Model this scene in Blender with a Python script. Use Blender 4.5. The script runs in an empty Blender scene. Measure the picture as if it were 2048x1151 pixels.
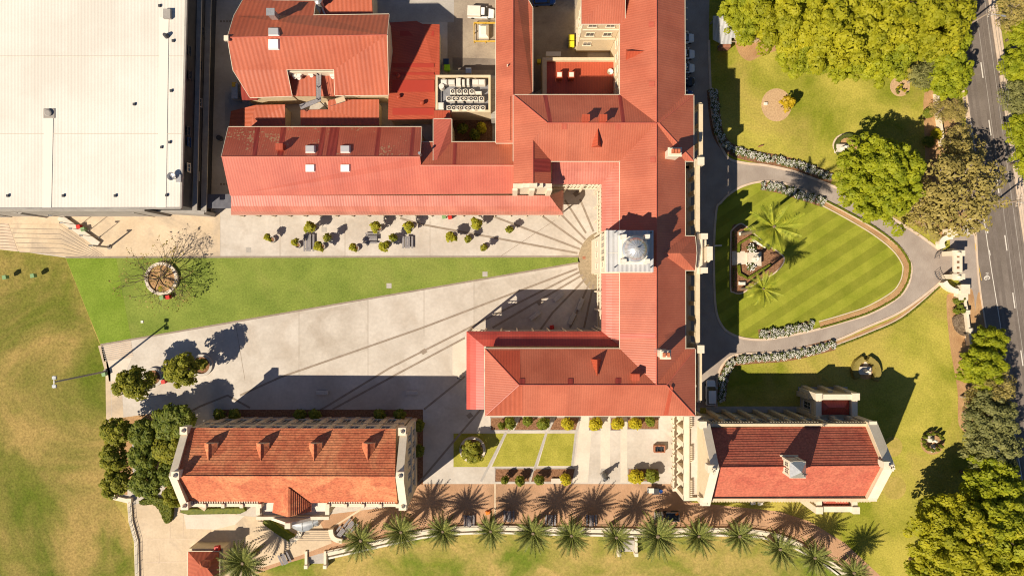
import bpy, bmesh, math, random
import numpy as np
from mathutils import Vector, Matrix, noise as mnoise
random.seed(7)
C = bpy.context.scene.collection
sc = bpy.context.scene
# ---------------------------------------------------------------- camera, sky, sun
H = 136.5                       # flying height of the camera (m); 10 photo pixels = 1 m on the ground
CX, CY = 1024.0, 575.5
cam = bpy.data.objects.new('camera', bpy.data.cameras.new('camera')); C.objects.link(cam)
cam.location = (0, 0, H); cam.rotation_euler = (0, 0, 0)
cam.data.sensor_width = 36; cam.data.lens = 36 * H / 204.8; cam.data.clip_end = 3000; cam.data.clip_start = 1
sc.camera = cam
sc.cycles.filter_width = 1.1
EL, AZ = math.radians(45), math.atan2(-.616, -.788)      # sun elevation, direction the sun stands in
w = bpy.data.worlds.new('World'); sc.world = w; w.use_nodes = True
nt = w.node_tree; bg = nt.nodes['Background']
sky = nt.nodes.new('ShaderNodeTexSky'); sky.sky_type = 'NISHITA'; sky.sun_disc = False; sky.air_density = .75; sky.dust_density = .2; sky.ozone_density = 3.5
sky.sun_elevation = EL; sky.sun_rotation = math.pi / 2 - AZ
nt.links.new(sky.outputs[0], bg.inputs[0]); bg.inputs[1].default_value = 0.06
sun = bpy.data.objects.new('sun', bpy.data.lights.new('sun', 'SUN')); C.objects.link(sun)
sun.data.energy = 5.0; sun.data.angle = math.radians(.5); sun.data.color = (1, .89, .73)
sd = Vector((math.cos(AZ) * math.cos(EL), math.sin(AZ) * math.cos(EL), math.sin(EL)))
sun.rotation_euler = sd.to_track_quat('Z', 'Y').to_euler(); sun.location = sd * 200
sc.view_settings.view_transform = 'Standard'; sc.view_settings.look = 'None'
sc.view_settings.exposure = 0.42; sc.view_settings.gamma = 1
# ---------------------------------------------------------------- helpers
def P(x, y, z=0.0):             # photo position of a point at height z -> place in the world
    s = (1 - z / H) / 10
    return Vector(((x - CX) * s, (CY - y) * s, z))
ORD = ['first', 'second', 'third', 'fourth', 'fifth', 'sixth', 'seventh', 'eighth', 'ninth', 'tenth', 'eleventh', 'twelfth', 'thirteenth', 'fourteenth', 'fifteenth', 'sixteenth', 'seventeenth']
def tag(o, label=None, cat=None, group=None, kind=None):
    if label: o['label'] = label
    if cat: o['category'] = cat
    if group: o['group'] = group
    if kind: o['kind'] = kind
    return o
def thing(name, label, cat, loc=(0, 0, 0), rz=0, group=None):
    o = bpy.data.objects.new(name, None); C.objects.link(o); o.empty_display_size = .5
    o.location = loc; o.rotation_euler = (0, 0, rz)
    return tag(o, label, cat, group)
def worldloc(o):
    v = Vector((0, 0, 0))
    while o is not None: v = v + Vector(o.location); o = o.parent
    return v
def dup(root, loc, rz=0, scale=1, label=None, group=None):
    def cp(o, par):
        c = o.copy(); C.objects.link(c)
        if par is not None: c.parent = par
        for ch in o.children: cp(ch, c)
        return c
    r = cp(root, None); r.location = loc; r.rotation_euler = (0, 0, rz)
    r.scale = (scale,) * 3 if not isinstance(scale, tuple) else scale
    if label: r['label'] = label
    if group: r['group'] = group
    return r
class MB:
    def __init__(s): s.v = []; s.f = []; s.m = []; s.mi = 0
    def face(s, pts):
        n = len(s.v); s.v += [tuple(p) for p in pts]; s.f.append(tuple(range(n, n + len(pts)))); s.m.append(s.mi); return s
    def grid(s, rows, closed=False):
        n = len(s.v); k = len(rows[0])
        for r in rows: s.v += [tuple(p) for p in r]
        for i in range(len(rows) - 1):
            for j in range(k if closed else k - 1):
                j2 = (j + 1) % k
                s.f.append((n + i * k + j, n + i * k + j2, n + (i + 1) * k + j2, n + (i + 1) * k + j)); s.m.append(s.mi)
        return s
    def prism(s, pts, z0, z1, top=None):           # pts ccw 2d; top: optional other outline
        n = len(s.v); k = len(pts); top = top or pts
        s.v += [(p[0], p[1], z0) for p in pts] + [(p[0], p[1], z1) for p in top]
        s.f.append(tuple(range(n + k - 1, n - 1, -1))); s.f.append(tuple(range(n + k, n + 2 * k)))
        for i in range(k): j = (i + 1) % k; s.f.append((n + i, n + j, n + k + j, n + k + i))
        s.m += [s.mi] * (k + 2); return s
    def box(s, c, size, rz=0, z0=None):            # c centre (or base centre when z0 given)
        x, y = c[0], c[1]; sx, sy, sz = size; zb = (c[2] - sz / 2) if z0 is None else z0
        cs, sn = math.cos(rz), math.sin(rz)
        pts = [(x + a * sx / 2 * cs - b * sy / 2 * sn, y + a * sx / 2 * sn + b * sy / 2 * cs) for a, b in ((-1, -1), (1, -1), (1, 1), (-1, 1))]
        return s.prism(pts, zb, zb + sz)
    def bbox(s, c, size, bev=.06, rz=0, z0=0):     # box with chamfered top edges
        sx, sy, sz = size; cs, sn = math.cos(rz), math.sin(rz)
        def ring(a, b): return [(c[0] + i * a / 2 * cs - j * b / 2 * sn, c[1] + i * a / 2 * sn + j * b / 2 * cs) for i, j in ((-1, -1), (1, -1), (1, 1), (-1, 1))]
        s.prism(ring(sx, sy), z0, z0 + sz - bev); s.prism(ring(sx, sy), z0 + sz - bev, z0 + sz, ring(sx - 2 * bev, sy - 2 * bev)); return s
    def lathe(s, c, prof, n=16):                   # prof list of (r,z)
        rows = [[(c[0] + r * math.cos(2 * math.pi * k / n), c[1] + r * math.sin(2 * math.pi * k / n), c[2] + z) for k in range(n)] for r, z in prof]
        return s.grid(rows, True)
    def cyl(s, c, r, z0, z1, n=12, r2=None):
        pts = [(c[0] + r * math.cos(2 * math.pi * k / n), c[1] + r * math.sin(2 * math.pi * k / n)) for k in range(n)]
        r2 = r if r2 is None else r2
        top = [(c[0] + r2 * math.cos(2 * math.pi * k / n), c[1] + r2 * math.sin(2 * math.pi * k / n)) for k in range(n)]
        return s.prism(pts, z0, z1, top)
    def ring(s, c, r0, r1, z0, z1, n=40):
        return s.lathe((c[0], c[1], 0), [(r1, z0), (r1, z1), (r0, z1), (r0, z0)], n)
    def tube(s, path, r, n=6):
        path = [Vector(p) for p in path]; rows = []
        for i, p in enumerate(path):
            d = (path[min(i + 1, len(path) - 1)] - path[max(i - 1, 0)]).normalized()
            a = d.cross(Vector((0, 0, 1)))
            if a.length < .05: a = d.cross(Vector((1, 0, 0)))
            a.normalize(); b = d.cross(a); rr = r[i] if isinstance(r, (list, tuple)) else r
            rows.append([p + a * rr * math.cos(2 * math.pi * k / n) + b * rr * math.sin(2 * math.pi * k / n) for k in range(n)])
        s.grid(rows, True); s.face(list(reversed(rows[0]))); s.face(rows[-1]); return s
    def build(s, name, mat, parent=None, smooth=False, uv=True):
        me = bpy.data.meshes.new(name); off = worldloc(parent) if parent else Vector((0, 0, 0))
        me.from_pydata([(v[0] - off.x, v[1] - off.y, v[2] - off.z) for v in s.v], [], s.f)
        for m_ in (mat if isinstance(mat, list) else [mat]): me.materials.append(m_)
        if isinstance(mat, list): me.polygons.foreach_set('material_index', s.m)
        if smooth: me.polygons.foreach_set('use_smooth', [True] * len(me.polygons))
        if uv:
            l = me.uv_layers.new(name='UVMap').data
            for p in me.polygons:
                nr = p.normal; u = Vector((0, 0, 1)).cross(nr)
                u = Vector((1, 0, 0)) if u.length < .02 else u.normalized()
                vv = nr.cross(u)
                for li in p.loop_indices:
                    co = Vector(me.vertices[me.loops[li].vertex_index].co) + off
                    l[li].uv = (co.dot(u), co.dot(vv))
        o = bpy.data.objects.new(name, me); C.objects.link(o)
        if parent: o.parent = parent
        return o
def build_each(m, name, mat, parent, uv=False):      # every separate piece of a builder as a part of its own
    par = list(range(len(m.v)))
    def find(a):
        while par[a] != a: par[a] = par[par[a]]; a = par[a]
        return a
    for f in m.f:
        for b in f[1:]: par[find(b)] = find(f[0])
    gr = {}
    for f in m.f: gr.setdefault(find(f[0]), []).append(f)
    for fs in gr.values():
        q = MB(); ix = {}
        for f in fs:
            for i in f:
                if i not in ix: ix[i] = len(q.v); q.v.append(m.v[i])
            q.f.append(tuple(ix[i] for i in f)); q.m.append(0)
        o = q.build(name, mat, parent, uv=uv)
    return o
def spl(pts, n=6, closed=False):                   # catmull-rom through photo points
    out = []; k = len(pts)
    for i in range(k if closed else k - 1):
        g = lambda j: pts[j % k] if closed else pts[max(0, min(k - 1, j))]
        p0, p1, p2, p3 = g(i - 1), g(i), g(i + 1), g(i + 2)
        for q in range(n):
            t = q / n
            out.append(tuple(.5 * (2 * b + (c - a) * t + (2 * a - 5 * b + 4 * c - d) * t * t + (-a + 3 * b - 3 * c + d) * t ** 3) for a, b, c, d in zip(p0, p1, p2, p3)))
    if not closed: out.append(tuple(pts[-1]))
    return out
def ccw(pts):
    a = sum(pts[i][0] * pts[(i + 1) % len(pts)][1] - pts[(i + 1) % len(pts)][0] * pts[i][1] for i in range(len(pts)))
    return pts if a > 0 else pts[::-1]
def sheet(name, pts, mat, z, kind='structure', th=None, label=None, cat=None, parent=None, holes=None):
    q = ccw([tuple(P(x, y, z)[:2]) for x, y in pts]); m = MB()
    if th: m.prism(q, z - th, z)
    else: m.face([(a, b, z) for a, b in q])
    o = m.build(name, mat, parent)
    return tag(o, label, cat, kind=kind) if parent is None else o
def band_pts(path, wd, off=0):                     # path world 2d -> outline left/right
    L, R = [], []
    for i, p in enumerate(path):
        a = path[max(i - 1, 0)]; b = path[min(i + 1, len(path) - 1)]
        d = Vector((b[0] - a[0], b[1] - a[1])).normalized(); n = Vector((-d.y, d.x))
        L.append((p[0] + n.x * (off + wd / 2), p[1] + n.y * (off + wd / 2))); R.append((p[0] + n.x * (off - wd / 2), p[1] + n.y * (off - wd / 2)))
    return L, R
def band_mb(m, pts, wd, z0, z1, off=0, zref=None):
    path = [tuple(P(x, y, z1 if zref is None else zref)[:2]) for x, y in pts]; L, R = band_pts(path, wd, off)
    rows = [[(r[0], r[1], z0), (r[0], r[1], z1), (l[0], l[1], z1), (l[0], l[1], z0)] for l, r in zip(L, R)]
    m.grid(rows, True); m.face(rows[0]); m.face(rows[-1][::-1]); return m
def band(name, pts, wd, z0, z1, mat, kind='structure', label=None, cat=None, parent=None, off=0, group=None):
    o = band_mb(MB(), pts, wd, z0, z1, off).build(name, mat, parent)
    return tag(o, label, cat, group, kind) if parent is None else o
# ---------------------------------------------------------------- materials
def mk(name, c1, c2=None, scale=.3, det=6, fine=0, fs=6, rough=.85, bump=0, bs=8, metal=0, spec=.3, mid=(.38, .62), c3=None, s3=.05, mid3=(.5, .62), dist=0):
    m = bpy.data.materials.new(name); m.use_nodes = True; n = m.node_tree.nodes; L = m.node_tree.links
    b = n['Principled BSDF']; b.inputs['Roughness'].default_value = rough; b.inputs['Metallic'].default_value = metal
    b.inputs['Specular IOR Level'].default_value = spec
    col = None; geo = n.new('ShaderNodeNewGeometry')
    def nz(s, d, di=0):
        t = n.new('ShaderNodeTexNoise'); t.inputs['Scale'].default_value = s; t.inputs['Detail'].default_value = d; t.inputs['Roughness'].default_value = .62
        t.inputs['Distortion'].default_value = di
        L.new(geo.outputs['Position'], t.inputs['Vector']); return t
    def rng(src, a, bb, lo=0, hi=1):
        r = n.new('ShaderNodeMapRange'); r.inputs[1].default_value = a; r.inputs[2].default_value = bb; r.inputs[3].default_value = lo; r.inputs[4].default_value = hi
        L.new(src, r.inputs[0]); return r.outputs[0]
    def mix(f, a, bb, typ='MIX'):
        x = n.new('ShaderNodeMix'); x.data_type = 'RGBA'; x.blend_type = typ
        for k, v in ((0, f), (6, a), (7, bb)):
            if hasattr(v, 'links') or hasattr(v, 'is_linked'): L.new(v, x.inputs[k])
            else: x.inputs[k].default_value = v if k == 0 else (*v, 1) if len(v) == 3 else v
        return x.outputs[2]
    if c2:
        col = mix(rng(nz(scale, det, dist).outputs[0], *mid), c1, c2)
        if c3: col = mix(rng(nz(s3, 5, .6).outputs[0], *mid3), col, c3)
    if fine:
        f = rng(nz(fs, 4).outputs[0], .3, .7, 1 - fine, 1 + fine)
        x = n.new('ShaderNodeVectorMath'); x.operation = 'SCALE'
        if col is not None: L.new(col, x.inputs[0])
        else: x.inputs[0].default_value = c1
        L.new(f, x.inputs['Scale']); col = x.outputs[0]
    if col is not None: L.new(col, b.inputs['Base Color'])
    else: b.inputs['Base Color'].default_value = (*c1, 1)
    if bump:
        bn = n.new('ShaderNodeBump'); bn.inputs['Strength'].default_value = bump; bn.inputs['Distance'].default_value = .1
        L.new(nz(bs, 5).outputs[0], bn.inputs['Height']); L.new(bn.outputs[0], b.inputs['Normal'])
    return m
def mkroof(name, c1, c2, rib=.76, ribh=.5, sheetw=2.6, var=.10, rough=.42, axis=0, scale=.25, fine=.06, spec=.45, speck=0):
    m = mk(name, c1, c2, scale=scale, det=7, fine=fine, fs=5, rough=rough, spec=spec)
    n = m.node_tree.nodes; L = m.node_tree.links; b = n['Principled BSDF']
    uv = n.new('ShaderNodeUVMap'); sp = n.new('ShaderNodeSeparateXYZ'); L.new(uv.outputs[0], sp.inputs[0])
    def mth(op, a, c=None):
        x = n.new('ShaderNodeMath'); x.operation = op
        L.new(a, x.inputs[0])
        if c is not None: x.inputs[1].default_value = c
        return x.outputs[0]
    u = sp.outputs[axis]
    wv = mth('SINE', mth('MULTIPLY', u, 2 * math.pi / rib))
    bn = n.new('ShaderNodeBump'); bn.inputs['Strength'].default_value = ribh; bn.inputs['Distance'].default_value = .06
    L.new(wv, bn.inputs['Height']); L.new(bn.outputs[0], b.inputs['Normal'])
    cell = mth('FLOOR', mth('DIVIDE', u, sheetw))
    wn = n.new('ShaderNodeTexWhiteNoise'); wn.noise_dimensions = '1D'; L.new(cell, wn.inputs['W'])
    r = n.new('ShaderNodeMapRange'); r.inputs[3].default_value = 1 - var; r.inputs[4].default_value = 1 + var * .6; L.new(wn.outputs[0], r.inputs[0])
    r2 = n.new('ShaderNodeMapRange'); r2.inputs[1].default_value = -1; r2.inputs[2].default_value = 1; r2.inputs[3].default_value = .93; r2.inputs[4].default_value = 1.05; L.new(wv, r2.inputs[0])
    mu = n.new('ShaderNodeMath'); mu.operation = 'MULTIPLY'; L.new(r.outputs[0], mu.inputs[0]); L.new(r2.outputs[0], mu.inputs[1])
    src = b.inputs['Base Color'].links[0].from_socket
    v = n.new('ShaderNodeVectorMath'); v.operation = 'SCALE'; L.new(src, v.inputs[0]); L.new(mu.outputs[0], v.inputs['Scale']); L.new(v.outputs[0], b.inputs['Base Color'])
    if speck:                                      # lichen spots
        geo = n.new('ShaderNodeNewGeometry'); t = n.new('ShaderNodeTexNoise'); t.inputs['Scale'].default_value = 2.2; t.inputs['Detail'].default_value = 3
        t2 = n.new('ShaderNodeTexNoise'); t2.inputs['Scale'].default_value = .16
        L.new(geo.outputs['Position'], t.inputs[0]); L.new(geo.outputs['Position'], t2.inputs[0])
        a = n.new('ShaderNodeMath'); a.operation = 'MULTIPLY'; L.new(t.outputs[0], a.inputs[0]); L.new(t2.outputs[0], a.inputs[1])
        rr = n.new('ShaderNodeMapRange'); rr.inputs[1].default_value = .33; rr.inputs[2].default_value = .40; rr.inputs[4].default_value = speck; L.new(a.outputs[0], rr.inputs[0])
        x = n.new('ShaderNodeMix'); x.data_type = 'RGBA'; L.new(rr.outputs[0], x.inputs[0]); L.new(v.outputs[0], x.inputs[6]); x.inputs[7].default_value = (.42, .3, .16, 1)
        L.new(x.outputs[2], b.inputs['Base Color'])
    return m
def mkleaf(name, c1, c2, c3=None, scale=.9, tr=.25, rough=.6):
    m = bpy.data.materials.new(name); m.use_nodes = True; n = m.node_tree.nodes; L = m.node_tree.links
    b = n['Principled BSDF']; b.inputs['Roughness'].default_value = rough; b.inputs['Specular IOR Level'].default_value = .25
    geo = n.new('ShaderNodeNewGeometry'); t = n.new('ShaderNodeTexNoise'); t.inputs['Scale'].default_value = scale; t.inputs['Detail'].default_value = 3
    L.new(geo.outputs['Position'], t.inputs[0])
    r = n.new('ShaderNodeValToRGB'); r.color_ramp.elements[0].position = .33; r.color_ramp.elements[1].position = .66
    r.color_ramp.elements[0].color = (*c1, 1); r.color_ramp.elements[1].color = (*c2, 1)
    if c3: e = r.color_ramp.elements.new(.8); e.color = (*c3, 1)
    L.new(t.outputs[0], r.inputs[0]); L.new(r.outputs[0], b.inputs['Base Color'])
    tl = n.new('ShaderNodeBsdfTranslucent'); L.new(r.outputs[0], tl.inputs[0])
    mx = n.new('ShaderNodeMixShader'); mx.inputs[0].default_value = tr; L.new(b.outputs[0], mx.inputs[1]); L.new(tl.outputs[0], mx.inputs[2])
    L.new(mx.outputs[0], n['Material Output'].inputs[0]); return m
M = {}
M['field'] = mk('field_grass', (.105, .13, .016), (.35, .245, .08), scale=.05, det=13, fine=.3, fs=2.6, mid=(.35, .62), c3=(.11, .14, .014), s3=.03, mid3=(.47, .64), rough=.95, spec=.1, dist=.8, bump=.5, bs=5)
M['oval'] = mk('oval_grass', (.18, .20, .025), (.46, .32, .11), scale=.1, det=12, fine=.22, fs=2.6, mid=(.34, .66), c3=(.14, .18, .02), s3=.06, rough=.95, spec=.1, dist=.5, bump=.4, bs=5)
M['turf'] = mk('synthetic_turf', (.155, .205, .032), (.215, .262, .046), scale=.16, det=11, fine=.24, fs=3, rough=.9, spec=.15, c3=(.235, .26, .055), s3=.09, mid3=(.5, .7), bump=.4, bs=6)
M['turf2'] = mk('synthetic_turf_bright', (.155, .225, .022), (.205, .275, .034), scale=.2, det=10, fine=.22, fs=3, rough=.9, spec=.15, bump=.4, bs=6)
M['lawn'] = mk('front_lawn', (.20, .215, .018), (.43, .365, .065), scale=.07, det=11, fine=.24, fs=3, rough=.92, spec=.12, c3=(.42, .31, .08), s3=.045, mid3=(.5, .7), dist=.4, bump=.5, bs=5)
M['lawn_y'] = mk('court_lawn', (.27, .255, .035), (.37, .33, .055), scale=.3, det=10, fine=.24, fs=4, rough=.92, spec=.12, bump=.4, bs=6)
M['conc'] = mk('plaza_concrete', (.47, .41, .34), (.58, .52, .445), scale=.13, det=11, fine=.07, fs=1.6, rough=.8, c3=(.43, .36, .285), s3=.11, mid3=(.52, .75))
M['conc_b'] = mk('older_concrete', (.44, .38, .31), (.54, .48, .405), scale=.16, det=11, fine=.08, fs=1.6, rough=.8, c3=(.39, .325, .255), s3=.13, mid3=(.52, .75))
M['conc_w'] = mk('pale_concrete', (.58, .50, .40), (.65, .565, .455), scale=.3, det=6, fine=.06, fs=3, rough=.8)
M['conc_g'] = mk('grey_concrete', (.36, .325, .285), (.44, .40, .35), scale=.3, det=8, fine=.08, fs=3, rough=.85)
M['conc_y'] = mk('warm_concrete', (.54, .415, .275), (.63, .495, .34), scale=.15, det=10, fine=.08, fs=2, rough=.85, c3=(.46, .365, .26), s3=.1)
M['strip'] = mk('paving_strip', (.255, .20, .15), (.31, .25, .19), scale=.8, fine=.1, fs=5, rough=.85)
M['cobble'] = mk('cobble_circle', (.27, .21, .13), (.36, .28, .18), scale=2.2, det=3, fine=.15, fs=7, rough=.85)
M['asph'] = mk('drive_asphalt', (.31, .25, .205), (.38, .315, .26), scale=.25, det=9, fine=.1, fs=5, rough=.9)
M['yard'] = mk('yard_asphalt', (.26, .205, .155), (.35, .285, .21), scale=.2, det=8, fine=.1, fs=3, rough=.9, c3=(.2, .16, .12), s3=.25, mid3=(.55, .75))
M['road'] = mk('road_asphalt', (.155, .125, .10), (.22, .18, .148), scale=.16, det=10, fine=.12, fs=4, rough=.9)
M['road_wear'] = mk('road_wear', (.145, .116, .094), (.185, .15, .124), scale=.2, det=9, fine=.12, fs=4, rough=.8)
M['road_dk'] = mk('road_seal', (.10, .08, .066), rough=.9)
M['kerb'] = mk('kerb_stone', (.56, .43, .31), (.64, .50, .37), scale=.6, fine=.08, fs=4)
M['brick'] = mk('brick_paving', (.40, .225, .12), (.50, .295, .17), scale=.22, det=10, fine=.2, fs=5, rough=.88, c3=(.33, .20, .115), s3=.14, mid3=(.52, .72))
M['mulch'] = mk('mulch', (.16, .075, .035), (.29, .15, .08), scale=3, det=4, fine=.25, fs=9, rough=.95)
M['mulch_l'] = mk('pale_mulch', (.44, .28, .15), (.55, .37, .2), scale=3, det=4, fine=.2, fs=8, rough=.95)
M['dirt'] = mk('bare_soil', (.36, .20, .09), (.46, .28, .13), scale=.4, det=8, fine=.2, fs=5, rough=.95)
M['paint'] = mk('road_paint', (.72, .66, .57), (.6, .54, .46), scale=2, fine=.05, rough=.7)
M['paint_y'] = mk('yellow_paint', (.6, .38, .05), rough=.7)
M['wall'] = mk('cream_render', (.60, .48, .31), (.66, .53, .35), scale=.5, fine=.08, fs=3, rough=.8)
M['trim'] = mk('white_trim', (.68, .58, .43), (.73, .63, .48), scale=.8, fine=.06, fs=4, rough=.7)
M['trim2'] = mk('white_stone', (.72, .66, .56), (.68, .62, .52), scale=1.2, fine=.05, fs=6, rough=.7)
M['dwall'] = mk('dark_cladding', (.035, .034, .036), (.05, .048, .05), scale=.6, fine=.1, rough=.6)
M['gwall'] = mk('grey_render', (.30, .27, .24), (.36, .33, .29), scale=.6, fine=.06, rough=.8)
M['glass'] = mk('window_glass', (.03, .035, .045), rough=.12, spec=.6)
M['skyl'] = mk('skylight_glazing', (.80, .78, .74), rough=.25, spec=.5)
M['steel'] = mk('galvanised_steel', (.55, .54, .52), (.45, .44, .43), scale=3, rough=.4, metal=.6)
M['zinc'] = mk('weathered_zinc', (.30, .31, .32), (.38, .39, .40), scale=1.5, rough=.45, metal=.3)
M['dsteel'] = mk('dark_steel', (.06, .06, .065), rough=.5, spec=.4)
M['silver'] = mk('dome_metal', (.66, .66, .67), (.55, .55, .56), scale=1.5, rough=.34, metal=.6)
M['red'] = mkroof('red_metal_roof', (.385, .098, .050), (.47, .135, .072), rib=.42, ribh=.10, sheetw=2.4, var=.07, scale=.12, fine=.1)
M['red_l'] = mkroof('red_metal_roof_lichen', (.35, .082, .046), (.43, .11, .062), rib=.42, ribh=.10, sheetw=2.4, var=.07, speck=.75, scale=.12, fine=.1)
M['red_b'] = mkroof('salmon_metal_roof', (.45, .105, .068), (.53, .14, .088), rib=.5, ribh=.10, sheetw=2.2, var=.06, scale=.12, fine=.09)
M['red_v'] = mkroof('verandah_roof_sheet', (.48, .15, .105), (.57, .20, .14), rib=.5, ribh=.16, sheetw=1.5, var=.07, rough=.36, spec=.6)
M['red_k'] = mkroof('crimson_verandah_sheet', (.46, .06, .036), (.54, .085, .052), rib=.5, ribh=.03, sheetw=2.0, var=.06, rough=.42, spec=.6)
M['red_h'] = mkroof('hatch_sheet', (.38, .08, .045), (.42, .095, .052), rib=.6, ribh=.1, sheetw=3, var=.02)
M['red_s'] = mkroof('deep_red_sheet', (.38, .066, .030), (.44, .085, .039), rib=.5, ribh=.12, sheetw=2.5, var=.06, scale=.15, fine=.1)
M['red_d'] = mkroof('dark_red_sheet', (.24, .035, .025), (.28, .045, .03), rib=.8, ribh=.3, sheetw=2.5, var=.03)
M['red_o'] = mkroof('orange_red_roof', (.385, .088, .040), (.46, .115, .054), rib=.82, ribh=.22, sheetw=2.4, var=.06, scale=.12, fine=.1)
M['tile'] = mk('terracotta_tile', (.44, .115, .052), (.55, .17, .075), scale=.5, det=10, fine=.34, fs=2.6, rough=.75, c3=(.60, .225, .10), s3=.14)
M['tile2'] = mk('church_tile', (.42, .10, .06), (.50, .14, .08), scale=.5, det=10, fine=.30, fs=2.6, rough=.75, c3=(.46, .13, .075), s3=.12)
M['gymroof'] = mkroof('white_metal_roof', (.66, .595, .51), (.735, .675, .59), rib=.6, ribh=.10, sheetw=.9, var=.025, rough=.5, axis=0, fine=.04, spec=.25, scale=.06)
M['greyroof'] = mkroof('grey_metal_roof', (.46, .45, .44), (.52, .51, .50), rib=.75, ribh=.5, sheetw=1.5, var=.06, rough=.4)
M['bark'] = mk('bark', (.10, .07, .045), (.16, .115, .075), scale=3, fine=.2, rough=.95)
M['barkp'] = mk('pale_bark', (.42, .33, .25), (.30, .23, .17), scale=3, fine=.2, rough=.95)
M['pbark'] = mk('palm_trunk', (.17, .12, .075), (.24, .18, .12), scale=5, fine=.25, rough=.95)
M['lf_y'] = mkleaf('leaf_yellow_green', (.25, .255, .010), (.46, .42, .018), (.54, .45, .02), scale=.3, tr=.33)
M['lf_g'] = mkleaf('leaf_bright_green', (.21, .25, .010), (.39, .40, .016), (.45, .43, .02), scale=.6, tr=.33)
M['lf_d'] = mkleaf('leaf_dark_green', (.09, .125, .012), (.20, .22, .022), (.28, .27, .03), scale=.9)
M['lf_o'] = mkleaf('leaf_olive', (.25, .20, .05), (.42, .33, .09), (.48, .38, .14), scale=.5)
M['lf_m'] = mkleaf('leaf_mid_green', (.16, .175, .012), (.30, .28, .022), (.36, .32, .03), scale=.9)
M['worn'] = mk('worn_grass', (.34, .27, .06), (.44, .33, .09), scale=.5, det=9, fine=.2, fs=3, rough=.95, spec=.1)
M['lf_y2'] = mkleaf('leaf_canopy_green', (.22, .25, .012), (.42, .42, .018), (.50, .45, .02), scale=.4, tr=.33)
M['lf_gr'] = mkleaf('leaf_grey_green', (.15, .155, .045), (.27, .26, .08), (.32, .29, .10), scale=.8)
M['lf_p'] = mkleaf('leaf_potted', (.23, .235, .012), (.40, .36, .02), scale=1.5)
M['lf_s'] = mkleaf('leaf_shrub_yellow', (.36, .31, .012), (.52, .42, .016), scale=1.5)
M['lf_pl'] = mkleaf('palm_frond', (.075, .10, .018), (.27, .275, .065), (.48, .44, .14), scale=2.6, tr=.05)
M['lf_ry'] = mkleaf('royal_palm_frond', (.20, .24, .018), (.42, .42, .035), (.52, .48, .05), scale=1.0, tr=.15)
M['lf_t'] = mkleaf('leaf_dead_twig', (.20, .14, .09), (.32, .24, .16), scale=1.2)
M['hedge'] = mkleaf('hedge_leaf', (.12, .15, .012), (.21, .22, .02), scale=2.0)
M['rose'] = mkleaf('rose_leaf', (.075, .095, .018), (.14, .16, .03), scale=2.5)
M['bloom'] = mk('white_bloom', (.85, .80, .72), rough=.7)
M['yel'] = mkleaf('leaf_gold', (.40, .27, .006), (.52, .36, .010), scale=1.5)
M['bred'] = mk('bin_red', (.55, .03, .02), rough=.45)
M['bgreen'] = mk('bin_green', (.20, .33, .14), rough=.5)
M['blime'] = mk('bin_lime', (.35, .72, .01), rough=.45)
M['byel'] = mk('bin_yellow', (.72, .62, .03), rough=.45)
M['bblue'] = mk('bin_blue', (.02, .05, .13), rough=.5)
M['vwhite'] = mk('white_car_paint', (.80, .79, .77), rough=.25, spec=.6)
M['vdark'] = mk('dark_car_paint', (.03, .035, .045), rough=.3, spec=.6)
M['vblue'] = mk('blue_car_paint', (.02, .07, .25), rough=.3, spec=.6)
M['rubber'] = mk('tyre_rubber', (.025, .025, .025), rough=.9)
M['timber'] = mk('weathered_timber', (.22, .20, .20), (.30, .28, .28), scale=4, rough=.85)
M['bench'] = mk('concrete_bench', (.46, .42, .37), (.52, .48, .42), scale=2, fine=.06, rough=.85)
M['ac'] = mk('condenser_casing', (.66, .60, .52), (.72, .66, .58), scale=2, rough=.5)
M['acdeck'] = mk('plant_deck', (.17, .17, .18), (.23, .23, .24), scale=.6, fine=.1, rough=.8)
M['bronze'] = mk('bronze', (.10, .105, .11), (.16, .165, .17), scale=4, rough=.45, metal=.5)
M['orange'] = mk('orange_plastic', (.75, .20, .02), rough=.5)
M['shade'] = mk('brown_brick', (.30, .12, .07), (.36, .16, .09), scale=2, fine=.2, rough=.9)
# ================================================================ the ground
FZ = -1.0                                          # the playing fields lie a metre below the terrace
def st(o): return tag(o, kind='structure')
big = [(-4000, -4000), (6000, -4000), (6000, 5000), (-4000, 5000)]
sheet('ground', big, M['oval'], FZ - .02)
sheet('playing_field', [(-900, -400), (-900, 1700), (300, 1700), (272, 1151), (262, 1060), (228, 1000), (214, 900), (212, 745), (200, 690), (130, 514), (0, 500), (-300, 470), (-300, -400)], M['field'], FZ - .012)
# terrace: the campus platform
edge = [(-600, -600), (2600, -600), (2600, 1900), (1850, 1900), (1790, 1300), (1745, 1180), (1690, 1145), (1640, 1110), (1590, 1084), (1540, 1067), (1480, 1060), (1400, 1061), (1300, 1063), (1200, 1060), (1100, 1058), (1000, 1055), (940, 1056), (860, 1062), (780, 1078), (700, 1096), (640, 1106), (560, 1128), (480, 1160), (400, 1220), (278, 1220), (276, 1151), (270, 1060), (258, 1005), (226, 992), (214, 900), (214, 742), (201, 688), (131, 515), (0, 497), (-600, 460)]
sheet('campus_ground', edge, M['conc'], 0.0, th=1.3)
L1, L2, L3, L4 = .006, .012, .018, .024
# pavings of the court
sheet('step_forecourt', [(-100, 432), (240, 425), (440, 425), (440, 513), (131, 513), (0, 495), (-100, 490)], M['conc_y'], L1)
sheet('synthetic_turf', [(131, 515), (1157, 514), (1160, 524), (201, 688)], M['turf'], L2)
sheet('bright_turf', [(131, 515), (232, 515), (262, 676), (201, 688)], M['turf2'], L3)
for a, b in (((131, 514), (1157, 513)), ((201, 689), (1158, 525))): band('turf_kerb', [a, b], .35, 0, .03, M['strip'])
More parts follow.
